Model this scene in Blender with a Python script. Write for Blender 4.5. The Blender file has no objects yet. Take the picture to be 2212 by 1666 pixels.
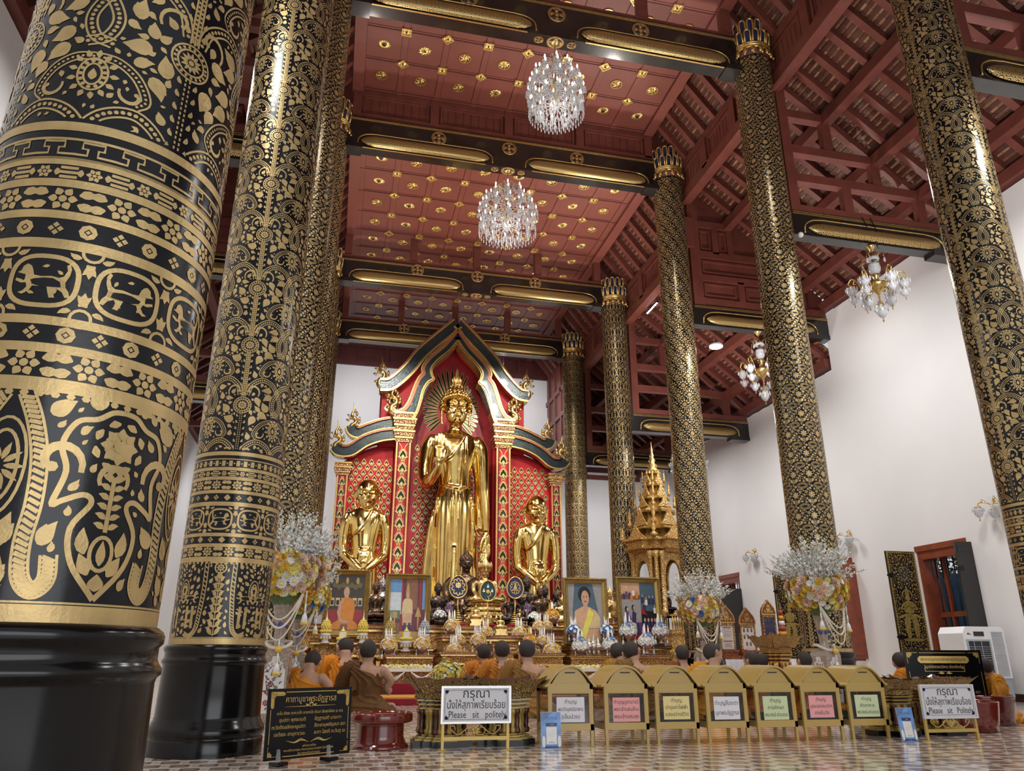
import bpy, math, random
import numpy as np
from mathutils import Vector, Matrix, noise as mnoise
from mathutils.geometry import tessellate_polygon
pi = math.pi; sin = math.sin; cos = math.cos
random.seed(7)
C = bpy.context.scene.collection
scn = bpy.context.scene

# ---------------------------------------------------------------- camera
FPX = 1626.99; IW, IH = 2212, 1666; CAMH = .777
YAW, PITCH, ROLL = .2225854, .3450970, .0034470
def cam_axes():
    f = np.array([sin(YAW)*cos(PITCH), cos(YAW)*cos(PITCH), sin(PITCH)])
    r = np.array([cos(YAW), -sin(YAW), 0.]); u = np.cross(r, f)
    c, s = cos(ROLL), sin(ROLL)
    return c*r+s*u, -s*r+c*u, f
AR, AU, AF = cam_axes()
cd = bpy.data.cameras.new('camera'); cam = bpy.data.objects.new('camera', cd); C.objects.link(cam)
cd.sensor_width = 36; cd.lens = FPX/IW*36; cd.clip_start = .02; cd.clip_end = 200
M4 = Matrix(((AR[0], AU[0], -AF[0], 0), (AR[1], AU[1], -AF[1], 0), (AR[2], AU[2], -AF[2], CAMH), (0, 0, 0, 1)))
cam.matrix_world = M4
scn.camera = cam
def at(px, py, x=None, y=None, z=None):
    """the world point seen at a photo pixel, on a plane of known x, y or z"""
    v = AF*FPX+AR*(px-IW/2)+AU*(IH/2-py)
    if x is not None: t = x/v[0]
    elif y is not None: t = y/v[1]
    else: t = (z-CAMH)/v[2]
    return Vector((v[0]*t, v[1]*t, CAMH+v[2]*t))

# ---------------------------------------------------------------- world, light, exposure
w = bpy.data.worlds.new('world'); scn.world = w; w.use_nodes = True
bg = w.node_tree.nodes['Background']; bg.inputs[0].default_value = (.93, .95, 1, 1); bg.inputs[1].default_value = .55
scn.view_settings.view_transform = 'Standard'; scn.view_settings.look = 'None'
scn.view_settings.gamma = 1; scn.view_settings.use_curve_mapping = False
scn.view_settings.exposure = 0.25
scn.cycles.use_denoising = True
scn.cycles.max_bounces = 7; scn.cycles.diffuse_bounces = 3; scn.cycles.glossy_bounces = 4
scn.cycles.transmission_bounces = 4; scn.cycles.transparent_max_bounces = 8
scn.cycles.caustics_reflective = False; scn.cycles.caustics_refractive = False
scn.cycles.sample_clamp_indirect = 4
def lamp(name, kind, loc, power, color=(1, 1, 1), size=.2, to=None, size_y=None, spot=60, blend=.6):
    l = bpy.data.lights.new(name, kind); l.energy = power; l.color = color
    if kind == 'AREA':
        l.size = size
        if size_y: l.shape = 'RECTANGLE'; l.size_y = size_y
    elif kind == 'SPOT':
        l.spot_size = math.radians(spot); l.spot_blend = blend; l.shadow_soft_size = size
    else: l.shadow_soft_size = size
    o = bpy.data.objects.new(name, l); C.objects.link(o); o.location = loc
    if to is not None:
        d = Vector(to)-Vector(loc); o.rotation_euler = d.to_track_quat('-Z', 'Y').to_euler()
    return o
NX = 3.636                     # nave centre line
ROW = [2.842+4.61*k for k in range(8)]
CL, CR = -.98, 8.252
WX = 12.65; WL = 2*NX-WX       # side walls
BY = 30.5                      # back wall
# daylight through the open entrance behind the camera
lamp('entrance_daylight', 'AREA', (3.6, -6.5, 3.2), 380, (.95, .97, 1), 9, (3.6, 10, 3), 5)
for k, e in ((1, 420), (2, 620), (3, 720), (4, 620)):   # added fill spots near the tie beams, no fixtures, turned down and forward
    for sx in (1.2, 6.1):
        lamp('added_beam_fill', 'SPOT', (sx, ROW[k]-.5, (12.9 if k < 4 else 11.4)), e, (1, .95, .88), .12, (sx*.5+1.9, ROW[k]+6.5, 1.5), spot=88, blend=.7)
for k in (0, 1, 2, 3, 4):  # fill added over the aisles to brighten the side walls, without fixtures
    for sd in (1, -1):
        x = NX+sd*(9.6-NX)
        lamp('added_aisle_fill', 'AREA', (x, ROW[k]+2.2, 8.7 if k < 3 else 7.1), (150, 150, 140, 105, 90)[k], (1, .985, .975), 1.1, (x+sd*1.3, ROW[k]+2.4, 0))
# spotlights on the altar
for sx in (1.0, 6.3):
    lamp('altar_spotlight', 'SPOT', (sx, ROW[3]+.8, 11.2), 820, (1, .93, .80), .1, (NX, 25, 6.2), spot=52, blend=.6)
    lamp('altar_spotlight', 'SPOT', (sx, ROW[2]+.8, 12.4), 900, (1, .92, .80), .1, (NX, 22, 1.8), spot=46, blend=.7)
for x, y, p in ((NX, ROW[2], 14), (NX, ROW[3], 18)):
    lamp('chandelier_glow', 'POINT', (x, y, 11.3), p, (1, .95, .88), .35)
for sd in (-1, 1):              # unseen fill added behind the arch to brighten the end wall
    lamp('added_end_wall_fill', 'AREA', (NX+sd*3.2, 27.0, 11.2), 95, (.95, .97, 1), 1.2, (NX+sd*2.6, BY, 8.5))
    lamp('added_end_wall_fill', 'AREA', (NX+sd*6.9, 27.3, 6.9), 48, (.95, .97, 1), .9, (NX+sd*7.2, BY, 4.0))
for x, y in ((9.9, ROW[1]+1), (9.6, ROW[2]+2.6), (9.6, ROW[3]+2.0)):   # upward fill added behind the columns to lift the aisle roof
    lamp('added_roof_fill', 'SPOT', (x-1.0, y, 6.2), 520, (1, .93, .9), .3, (x+.6, y+.8, 12), spot=120, blend=.8)
for y, z, p in ((ROW[1]+1.5, 7.5, 250), (ROW[2]+1.6, 8., 470), (ROW[3]+1.8, 7., 560), (ROW[4]+.6, 7., 300)):   # added upward fill in mid-air, brightening the nave ceiling
    for sd in (-1, 1): lamp('added_ceiling_fill', 'SPOT', (NX+sd*3.9, y, z), p, (1, .93, .84), .25, (NX+sd*.8, y+.4, 14), spot=120, blend=.9)

# ---------------------------------------------------------------- materials
MATS = {}
class X:
    """tiny shader-expression builder: arithmetic on X makes Math nodes"""
    def __init__(s, nt, sock): s.nt = nt; s.k = sock
    def _m(s, op, *a):
        n = s.nt.nodes.new('ShaderNodeMath'); n.operation = op
        for i, q in enumerate((s,)+a):
            if isinstance(q, X): s.nt.links.new(q.k, n.inputs[i])
            else: n.inputs[i].default_value = q
        return X(s.nt, n.outputs[0])
    def __add__(s, o): return s._m('ADD', o)
    def __sub__(s, o): return s._m('SUBTRACT', o)
    def __mul__(s, o): return s._m('MULTIPLY', o)
    def __truediv__(s, o): return s._m('DIVIDE', o)
    def lt(s, o): return s._m('LESS_THAN', o)
    def gt(s, o): return s._m('GREATER_THAN', o)
    def abs(s): return s._m('ABSOLUTE')
    def floor(s): return s._m('FLOOR')
    def frac(s): return s._m('FRACT')
    def mod(s, o): return s._m('FLOORED_MODULO', o)
    def sqrt(s): return s._m('SQRT')
    def sin(s): return s._m('SINE')
    def min(s, o): return s._m('MINIMUM', o)
    def max(s, o): return s._m('MAXIMUM', o)
def new_mat(name):
    m = bpy.data.materials.new(name); m.use_nodes = True
    return m, m.node_tree, m.node_tree.nodes['Principled BSDF']
def coords(nt, kind='Object'):
    t = nt.nodes.new('ShaderNodeTexCoord'); s = nt.nodes.new('ShaderNodeSeparateXYZ')
    nt.links.new(t.outputs[kind], s.inputs[0]); return t.outputs[kind], [X(nt, o) for o in s.outputs]
def ramp(nt, fac, stops, const=False):
    r = nt.nodes.new('ShaderNodeValToRGB'); e = r.color_ramp.elements
    if const: r.color_ramp.interpolation = 'CONSTANT'
    while len(e) < len(stops): e.new(.5)
    for q, (p, c) in zip(e, stops): q.position = p; q.color = (*c, 1)
    nt.links.new(fac.k if isinstance(fac, X) else fac, r.inputs[0]); return r.outputs[0]
def mix(nt, fac, a, b):
    n = nt.nodes.new('ShaderNodeMix'); n.data_type = 'RGBA'
    for q, i in ((fac, 0), (a, 6), (b, 7)):
        if isinstance(q, X): q = q.k
        if isinstance(q, tuple): n.inputs[i].default_value = (*q, 1)
        elif isinstance(q, (int, float)): n.inputs[i].default_value = q
        else: nt.links.new(q, n.inputs[i])
    return n.outputs[2]
def noise_tex(nt, vec, scale, detail=3, rough=.5):
    n = nt.nodes.new('ShaderNodeTexNoise'); n.inputs['Scale'].default_value = scale; n.inputs['Detail'].default_value = detail
    n.inputs['Roughness'].default_value = rough
    if vec is not None: nt.links.new(vec, n.inputs['Vector'])
    return X(nt, n.outputs[0])
def voro(nt, vec, scale, feat='F1'):
    n = nt.nodes.new('ShaderNodeTexVoronoi'); n.inputs['Scale'].default_value = scale; n.feature = feat
    nt.links.new(vec, n.inputs['Vector']); return X(nt, n.outputs['Distance'])
def bump(nt, b, h, strength, dist=.01):
    n = nt.nodes.new('ShaderNodeBump'); n.inputs['Strength'].default_value = strength; n.inputs['Distance'].default_value = dist
    nt.links.new(h.k, n.inputs['Height']); nt.links.new(n.outputs[0], b.inputs['Normal'])
def mat(name, col, rough=.5, metal=0., coat=0., vary=.12, vs=6., emit=0., bmp=0., bs=40., spec=.5, alpha=1., trans=0., sheen=0.):
    if name in MATS: return MATS[name]
    m, nt, b = new_mat(name)
    b.inputs['Roughness'].default_value = rough; b.inputs['Metallic'].default_value = metal
    b.inputs['Coat Weight'].default_value = coat; b.inputs['Coat Roughness'].default_value = .08
    b.inputs['Specular IOR Level'].default_value = spec; b.inputs['Alpha'].default_value = alpha
    b.inputs['Transmission Weight'].default_value = trans; b.inputs['Sheen Weight'].default_value = sheen
    vec, _ = coords(nt)
    n = noise_tex(nt, vec, vs)
    lo = tuple(max(0, c*(1-vary)) for c in col); hi = tuple(min(1, c*(1+vary)) for c in col)
    nt.links.new(ramp(nt, n, [(.3, lo), (.7, hi)]), b.inputs['Base Color'])
    if emit: b.inputs['Emission Color'].default_value = (*col, 1); b.inputs['Emission Strength'].default_value = emit
    if bmp: bump(nt, b, noise_tex(nt, vec, bs, 4), bmp)
    MATS[name] = m; return m
def carved(name, gold=(.62, .40, .12), ground=(.16, .03, .015), scale=26, rough=.34, cut=(.22, .42), depth=.9, metal=.75):
    """gilded wood carving: raised gold leafage over a lacquered ground"""
    m, nt, b = new_mat(name); vec, _ = coords(nt)
    n = noise_tex(nt, vec, scale*.5, 2)
    mp = nt.nodes.new('ShaderNodeVectorMath'); mp.operation = 'ADD'
    sc = nt.nodes.new('ShaderNodeVectorMath'); sc.operation = 'SCALE'; sc.inputs['Scale'].default_value = .05
    nn = nt.nodes.new('ShaderNodeTexNoise'); nn.inputs['Scale'].default_value = scale*.4; nt.links.new(vec, nn.inputs['Vector'])
    nt.links.new(nn.outputs['Color'], sc.inputs[0]); nt.links.new(vec, mp.inputs[0]); nt.links.new(sc.outputs[0], mp.inputs[1])
    v = voro(nt, mp.outputs[0], scale, 'DISTANCE_TO_EDGE'); v2 = voro(nt, mp.outputs[0], scale*2.3)
    h = (v*2.2).min(.5) - v2*.35
    f = nt.nodes.new('ShaderNodeMapRange'); nt.links.new(h.k, f.inputs[0]); f.inputs[1].default_value = cut[0]-.2; f.inputs[2].default_value = cut[1]-.2
    fx = X(nt, f.outputs[0])
    g2 = tuple(min(1, c*1.35) for c in gold)
    gc = ramp(nt, n, [(.3, gold), (.75, g2)])
    nt.links.new(mix(nt, fx, ground, gc), b.inputs['Base Color'])
    nt.links.new((fx*metal).k, b.inputs['Metallic']); b.inputs['Roughness'].default_value = rough
    bump(nt, b, h, depth, .02); MATS[name] = m; return m

GOLDINLAY = mat('gold_leaf_inlay', (.52, .37, .16), .38, .55, vary=.16, vs=9, bmp=.10, bs=90)
LACQ = mat('black_lacquer', (.006, .006, .008), .20, 0, .0, vary=.3, vs=4, bmp=.05, bs=25, spec=.32)
LACQS = mat('black_lacquer_base', (.005, .0045, .0045), .17, 0, 0, vary=.3, vs=3, bmp=.025, bs=9, spec=.35)
GOLD = mat('polished_gold', (.86, .60, .20), .13, 1., vary=.12, vs=3, bmp=.06, bs=6)
GOLDT = mat('gilt_trim', (.72, .49, .17), .28, .85, vary=.15, vs=12)
GOLDP = mat('gold_paint', (.52, .36, .10), .38, .35, vary=.05)
RED = mat('oxblood_painted_wood', (.152, .042, .030), .42, 0, vary=.16, vs=3, bmp=.05, bs=12)
REDD = mat('dark_oxblood_wood', (.085, .020, .016), .45, 0, vary=.2, vs=3, bmp=.05, bs=12)
REDC = mat('ceiling_red_paint', (.185, .052, .037), .42, 0, vary=.08, vs=1.2)
WHITE = mat('white_plaster', (.80, .785, .775), .75, 0, vary=.025, vs=.7, bmp=.03, bs=5)
GLASSBLUE = mat('blue_mirror_glass', (.03, .05, .13), .08, .5, vary=.4, vs=60)
GLASSGRN = mat('green_mirror_mosaic', (.035, .05, .04), .12, .6, vary=.6, vs=80)

# ---------------------------------------------------------------- geometry helpers
class MB:
    def __init__(s): s.v = []; s.f = []; s.m = []; s.s = []; s.n = 0
    def add(s, v, f, mi=0, sm=False):
        v = np.asarray(v, float).reshape(-1, 3); o = s.n
        s.v.append(v); s.n += len(v)
        s.f += [tuple(i+o for i in q) for q in f]; s.m += [mi]*len(f); s.s += [sm]*len(f); return s
    def box(s, a, b, mi=0):
        e = .00035*(len(s.v) % 6)          # joined timbers must not share a face plane
        x0, y0, z0 = (q-e for q in a); x1, y1, z1 = (q+e for q in b)
        v = [(x0,y0,z0),(x1,y0,z0),(x1,y1,z0),(x0,y1,z0),(x0,y0,z1),(x1,y0,z1),(x1,y1,z1),(x0,y1,z1)]
        return s.add(v, [(0,3,2,1),(4,5,6,7),(0,1,5,4),(1,2,6,5),(2,3,7,6),(3,0,4,7)], mi)
    def cbox(s, c, d, mi=0): return s.box([c[i]-d[i]/2 for i in range(3)], [c[i]+d[i]/2 for i in range(3)], mi)
    def bar(s, p, q, w, h, mi=0, up=(0, 0, 1)):
        p = np.array(p, float); q = np.array(q, float); d = q-p; d /= np.linalg.norm(d)
        u = np.array(up, float); r = np.cross(d, u); r /= np.linalg.norm(r); u = np.cross(r, d)
        v = [e+r*a*w/2+u*b*h/2 for e in (p, q) for a, b in ((-1,-1),(1,-1),(1,1),(-1,1))]
        return s.add(v, [(0,1,2,3),(7,6,5,4),(0,4,5,1),(1,5,6,2),(2,6,7,3),(3,7,4,0)], mi)
    def grid(s, P, mi=0, sm=True, cu=False, cv=False, flip=False):
        P = np.asarray(P, float); a, b = P.shape[:2]; f = []
        for i in range(a if cu else a-1):
            for j in range(b if cv else b-1):
                q = (i*b+j, ((i+1)%a)*b+j, ((i+1)%a)*b+(j+1)%b, i*b+(j+1)%b)
                f.append(q[::-1] if flip else q)
        return s.add(P.reshape(-1, 3), f, mi, sm)
    def lathe(s, prof, n=24, c=(0, 0, 0), mi=0, sm=True, sx=1, sy=1, a0=0, cap=True):
        t = a0+np.arange(n)*2*pi/n; pr = np.array(prof, float)
        P = np.stack([np.outer(pr[:, 0], np.cos(t))*sx+c[0], np.outer(pr[:, 0], np.sin(t))*sy+c[1], np.repeat(pr[:, 1:2], n, 1)+c[2]], -1)
        s.grid(P, mi, sm, cv=True, flip=True)
        if cap:
            o = s.n-len(pr)*n
            if pr[0, 0] > 1e-4: s.f.append(tuple(o+i for i in range(n))[::-1]); s.m.append(mi); s.s.append(False)
            if pr[-1, 0] > 1e-4: s.f.append(tuple(o+(len(pr)-1)*n+i for i in range(n))); s.m.append(mi); s.s.append(False)
        return s
    def cyl(s, p, q, r, r2=None, n=12, mi=0, sm=True):
        return s.tube([p, q], [r, r if r2 is None else r2], n, mi, sm)
    def tube(s, path, r, n=8, mi=0, sm=True, flat=1., cap=True):
        P = np.asarray(path, float); k = len(P); r = np.broadcast_to(np.asarray(r, float), (k,))
        T = np.gradient(P, axis=0); T /= np.linalg.norm(T, axis=1)[:, None]+1e-12
        u = np.cross(T[0], (0, 0, 1));
        if np.linalg.norm(u) < 1e-3: u = np.cross(T[0], (0, 1, 0))
        rings = []
        t = np.arange(n)*2*pi/n
        for i in range(k):
            u = u-T[i]*(u@T[i]); u /= np.linalg.norm(u)+1e-12; w_ = np.cross(T[i], u)
            rings.append(P[i]+r[i]*(np.outer(np.cos(t), u)+np.outer(np.sin(t), w_)*flat))
        s.grid(np.array(rings), mi, sm, cv=True)
        if cap:
            o = s.n-k*n
            s.f += [tuple(o+i for i in range(n)), tuple(o+(k-1)*n+i for i in range(n))[::-1]]; s.m += [mi]*2; s.s += [False]*2
        return s
    def sph(s, c, r, n=12, m=8, mi=0, rz=None, ry=None, sm=True):
        a = np.linspace(-pi/2, pi/2, m+1)
        rz = r if rz is None else rz; ry = r if ry is None else ry
        t = np.arange(n)*2*pi/n
        P = np.stack([np.outer(np.cos(a), np.cos(t))*r+c[0], np.outer(np.cos(a), np.sin(t))*ry+c[1], np.repeat(np.sin(a)[:, None], n, 1)*rz+c[2]], -1)
        return s.grid(P, mi, sm, cv=True, flip=True)
    def prism(s, out, d, T=None, mi=0, mi_side=None, bev=0):
        """2-D outline (x,z) pushed along y by d; T maps local points to the mesh frame"""
        out = [(float(p[0]), float(p[1])) for p in out]; n = len(out)
        tri = tessellate_polygon([[Vector((x, z, 0)) for x, z in out]])
        ar = sum(out[i][0]*out[(i+1)%n][1]-out[(i+1)%n][0]*out[i][1] for i in range(n))
        v = [(x, 0, z) for x, z in out]+[(x, d, z) for x, z in out]
        if T is not None: v = [tuple(T @ Vector(q)) for q in v]
        f = []
        for t in tri:
            a, b, c = t
            A = (out[b][0]-out[a][0])*(out[c][1]-out[a][1])-(out[c][0]-out[a][0])*(out[b][1]-out[a][1])
            if A < 0: a, c = c, a
            f.append((a, b, c)); f.append((n+c, n+b, n+a))
        s.add(v, f, mi)
        o = s.n-2*n; sd = []
        for i in range(n):
            j = (i+1)%n; q = (o+j, o+i, o+n+i, o+n+j); sd.append(q if ar > 0 else q[::-1])
        s.f += sd; s.m += [mi if mi_side is None else mi_side]*n; s.s += [False]*n
        return s
    def merge(s, o, T=None, mi=None):
        for_v = np.concatenate(o.v) if o.v else np.zeros((0, 3))
        if T is not None:
            A = np.array(T); for_v = for_v@A[:3, :3].T+A[:3, 3]
        k = s.n; s.v.append(for_v); s.n += len(for_v)
        s.f += [tuple(i+k for i in q) for q in o.f]; s.m += o.m if mi is None else [mi]*len(o.f); s.s += o.s; return s
    def mesh(s, name, mats):
        me = bpy.data.meshes.new(name)
        V = np.concatenate(s.v) if s.v else np.zeros((0, 3))
        me.vertices.add(len(V)); me.vertices.foreach_set('co', V.ravel())
        ln = np.array([len(q) for q in s.f], int); me.loops.add(int(ln.sum())); me.polygons.add(len(ln))
        me.loops.foreach_set('vertex_index', np.fromiter((i for q in s.f for i in q), int, int(ln.sum())))
        me.polygons.foreach_set('loop_start', np.concatenate([[0], np.cumsum(ln)[:-1]]).astype(int))
        me.polygons.foreach_set('loop_total', ln)
        for m in (mats if isinstance(mats, (list, tuple)) else [mats]): me.materials.append(m)
        me.polygons.foreach_set('material_index', np.array(s.m, int)); me.polygons.foreach_set('use_smooth', np.array(s.s, bool))
        me.update(); me.validate(); return me
    def build(s, name, mats, parent=None, loc=None, rz=None):
        return obj(name, s.mesh(name, mats), parent, loc, rz)
def obj(name, me, parent=None, loc=None, rz=None):
    o = bpy.data.objects.new(name, me); C.objects.link(o)
    if parent is not None: o.parent = parent
    if loc is not None: o.location = loc
    if rz is not None: o.rotation_euler = (0, 0, rz)
    return o
def tag(o, label, cat, group=None, kind=None):
    o['label'] = label; o['category'] = cat
    if group: o['group'] = group
    if kind: o['kind'] = kind
    return o
def thing(name, label, cat, loc=(0, 0, 0), rz=0, group=None):
    o = bpy.data.objects.new(name, None); C.objects.link(o); o.empty_display_size = .1
    o.location = loc; o.rotation_euler = (0, 0, rz); return tag(o, label, cat, group, 'thing')
def struct(name, mb, mats):
    o = mb.build(name, mats); o['kind'] = 'structure'; return o
def dup(r0, loc, rz=None, label=None, scale=None):
    def cp(o, par):
        c = o.copy(); C.objects.link(c)
        if par is not None: c.parent = par
        for ch in list(o.children): cp(ch, c)
        return c
    c = cp(r0, None); c.location = loc
    if rz is not None: c.rotation_euler = (0, 0, rz)
    if label: c['label'] = label
    if scale: c.scale = (scale,)*3
    return c
def remesh(mb, vox, smooth=2):
    """one continuous surface out of overlapping pieces"""
    me = mb.mesh('tmp', []); o = bpy.data.objects.new('tmp', me); C.objects.link(o)
    r = o.modifiers.new('r', 'REMESH'); r.mode = 'VOXEL'; r.voxel_size = vox; r.use_smooth_shade = True
    if smooth:
        q = o.modifiers.new('s', 'SMOOTH'); q.factor = .5; q.iterations = smooth
    dg = bpy.context.evaluated_depsgraph_get(); e = o.evaluated_get(dg)
    out = bpy.data.meshes.new_from_object(e); bpy.data.objects.remove(o); bpy.data.meshes.remove(me)
    out.polygons.foreach_set('use_smooth', np.ones(len(out.polygons), bool)); return out
def bez(p, n=8):
    """smooth path through control points (Catmull-Rom)"""
    P = np.array(p, float); Q = np.vstack([2*P[0]-P[1], P, 2*P[-1]-P[-2]]); out = []
    for i in range(len(P)-1):
        a, b, c, d = Q[i:i+4]
        for t in np.linspace(0, 1, n, endpoint=False):
            out.append(.5*((2*b)+(c-a)*t+(2*a-5*b+4*c-d)*t*t+(3*b-a-3*c+d)*t**3))
    out.append(P[-1]); return np.array(out)

def tr(x, y, z): return Matrix.Translation((x, y, z))
# flat ornament drawn in a 2-D (s, v) sheet, later wrapped round a column or laid on a panel
class Orn:
    def __init__(s): s.v = []; s.f = []; s.m = []; s.n = 0
    def add(s, v, f, mi=0):
        s.v.append(np.asarray(v, float).reshape(-1, 2)); s.f += [tuple(i+s.n for i in q) for q in f]; s.m += [mi]*len(f); s.n += len(s.v[-1])
    def rib(s, pts, w, mi=0, closed=False):
        P = np.asarray(pts, float); n = len(P)
        if closed: T = np.roll(P, -1, 0)-np.roll(P, 1, 0)
        else: T = np.gradient(P, axis=0)
        T /= np.linalg.norm(T, axis=1)[:, None]+1e-12; N = np.stack([-T[:, 1], T[:, 0]], 1); w_ = np.broadcast_to(np.asarray(w, float), (n,))[:, None]/2
        v = np.stack([P-N*w_, P+N*w_], 1).reshape(-1, 2)
        s.add(v, [(2*i, 2*((i+1)%n), 2*((i+1)%n)+1, 2*i+1) for i in range(n if closed else n-1)], mi)
    def ring(s, c, rx, w, ry=None, n=20, mi=0):
        t = np.arange(n)*2*pi/n; ry = rx if ry is None else ry
        s.rib(np.stack([c[0]+rx*np.cos(t), c[1]+ry*np.sin(t)], 1), w, mi, True)
    def disc(s, c, rx, ry=None, n=10, mi=0):
        t = np.arange(n)*2*pi/n; ry = rx if ry is None else ry
        s.add(np.stack([c[0]+rx*np.cos(t), c[1]+ry*np.sin(t)], 1), [tuple(range(n))], mi)
    def leaf(s, p, a, L, W, bend=0., n=5, mi=0, sharp=.75):
        t = np.linspace(0, 1, n+1); th = a+bend*t
        d = np.stack([np.cos(th), np.sin(th)], 1)*L/n
        P = np.array(p)+np.vstack([[0, 0], np.cumsum(d[:-1], 0)])
        s.rib(P, W*np.sin(pi*np.clip(t, .02, .985)**sharp)+1e-4, mi); return P[-1]
    def kleaf(s, p, a, L, W, bend=0., n=9, lobes=2):
        """flame-edged leaf with side lobes"""
        s.leaf(p, a, L, W, bend, n, sharp=.62)
        for i in range(lobes):
            t = .18+.24*i; th = a+bend*t*.5; q = (p[0]+cos(th)*L*t, p[1]+sin(th)*L*t); g = -1 if bend > 0 else 1
            s.leaf(q, th+g*.85, L*(.52-.12*i), W*.55, -g*.9, n-3)
    def scroll(s, p, a, r, turn=4.5, w=.01, sg=1, mi=0, n=14):
        t = np.linspace(0, 1, n); rr = r*(1-.82*t); th = a+sg*turn*t
        d = np.stack([np.cos(th), np.sin(th)], 1)*(rr*turn/n)[:, None]
        P = np.array(p)+np.vstack([[0, 0], np.cumsum(d[:-1], 0)])
        s.rib(P, w*(.5+.5*np.sin(pi*np.clip(t, 0, 1)))+w*.25, mi); s.disc(P[-1], w*.75, n=7, mi=mi); return P
    def flower(s, c, r, n=8, core=.32, mi=0, rot=0, pw=None):
        s.disc(c, r*core*.8, n=9, mi=mi)
        for i in range(n):
            a = rot+i*2*pi/n; s.leaf((c[0]+cos(a)*r*core, c[1]+sin(a)*r*core), a, r*(1-core), pw or 2*pi*r*.62/n*.95, mi=mi, n=4)
    def rect(s, c, w, h, rot=0, mi=0):
        co, si = cos(rot), sin(rot)
        s.add([(c[0]+co*x-si*y, c[1]+si*x+co*y) for x, y in ((-w/2,-h/2),(w/2,-h/2),(w/2,h/2),(-w/2,h/2))], [(0, 1, 2, 3)], mi)
    def band(s, s0, s1, z, h, n, mi=0):
        s.rib(np.stack([np.linspace(s0, s1, n+1), np.full(n+1, z)], 1), h, mi)
    def beads(s, path, sp, r, mi=0, n=7):
        P = np.asarray(path, float); d = np.concatenate([[0], np.cumsum(np.linalg.norm(np.diff(P, axis=0), axis=1))])
        for q in np.arange(sp/2, d[-1], sp): s.disc((np.interp(q, d, P[:, 0]), np.interp(q, d, P[:, 1])), r, n=n, mi=mi)
    def poly(s, out, mi=0):
        tri = tessellate_polygon([[Vector((x, y, 0)) for x, y in out]]); f = []
        for a, b, c in tri:
            A = (out[b][0]-out[a][0])*(out[c][1]-out[a][1])-(out[c][0]-out[a][0])*(out[b][1]-out[a][1])
            f.append((a, b, c) if A > 0 else (a, c, b))
        s.add(out, f, mi)
    def stamp(s, o, dx=0, dy=0, sc=1., fx=1, rot=0):
        co, si = cos(rot), sin(rot)
        V = np.concatenate(o.v)*sc; V = V*np.array([fx, 1.]); V = np.stack([co*V[:, 0]-si*V[:, 1]+dx, si*V[:, 0]+co*V[:, 1]+dy], 1)
        k = s.n; s.v.append(V); s.n += len(V)
        s.f += [tuple(i+k for i in (q if fx > 0 else q[::-1])) for q in o.f]; s.m += o.m
    def V(s): return np.concatenate(s.v) if s.v else np.zeros((0, 2))
    def wrap(s, R, up=0.0018):
        """onto a cylinder of radius R; s = 0 faces -y"""
        V = s.V(); th = V[:, 0]/R-pi/2; m = MB()
        m.add(np.stack([(R+up)*np.cos(th), (R+up)*np.sin(th), V[:, 1]], 1), s.f); m.m = list(s.m); return m
    def lay(s, y=0., T=None, flip=False):
        """flat in the x-z plane, facing -y"""
        V = s.V(); m = MB(); P = np.stack([V[:, 0], np.full(len(V), y), V[:, 1]], 1)
        if T is not None: A = np.array(T); P = P@A[:3, :3].T+A[:3, 3]
        m.add(P, s.f); m.m = list(s.m); return m
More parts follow.
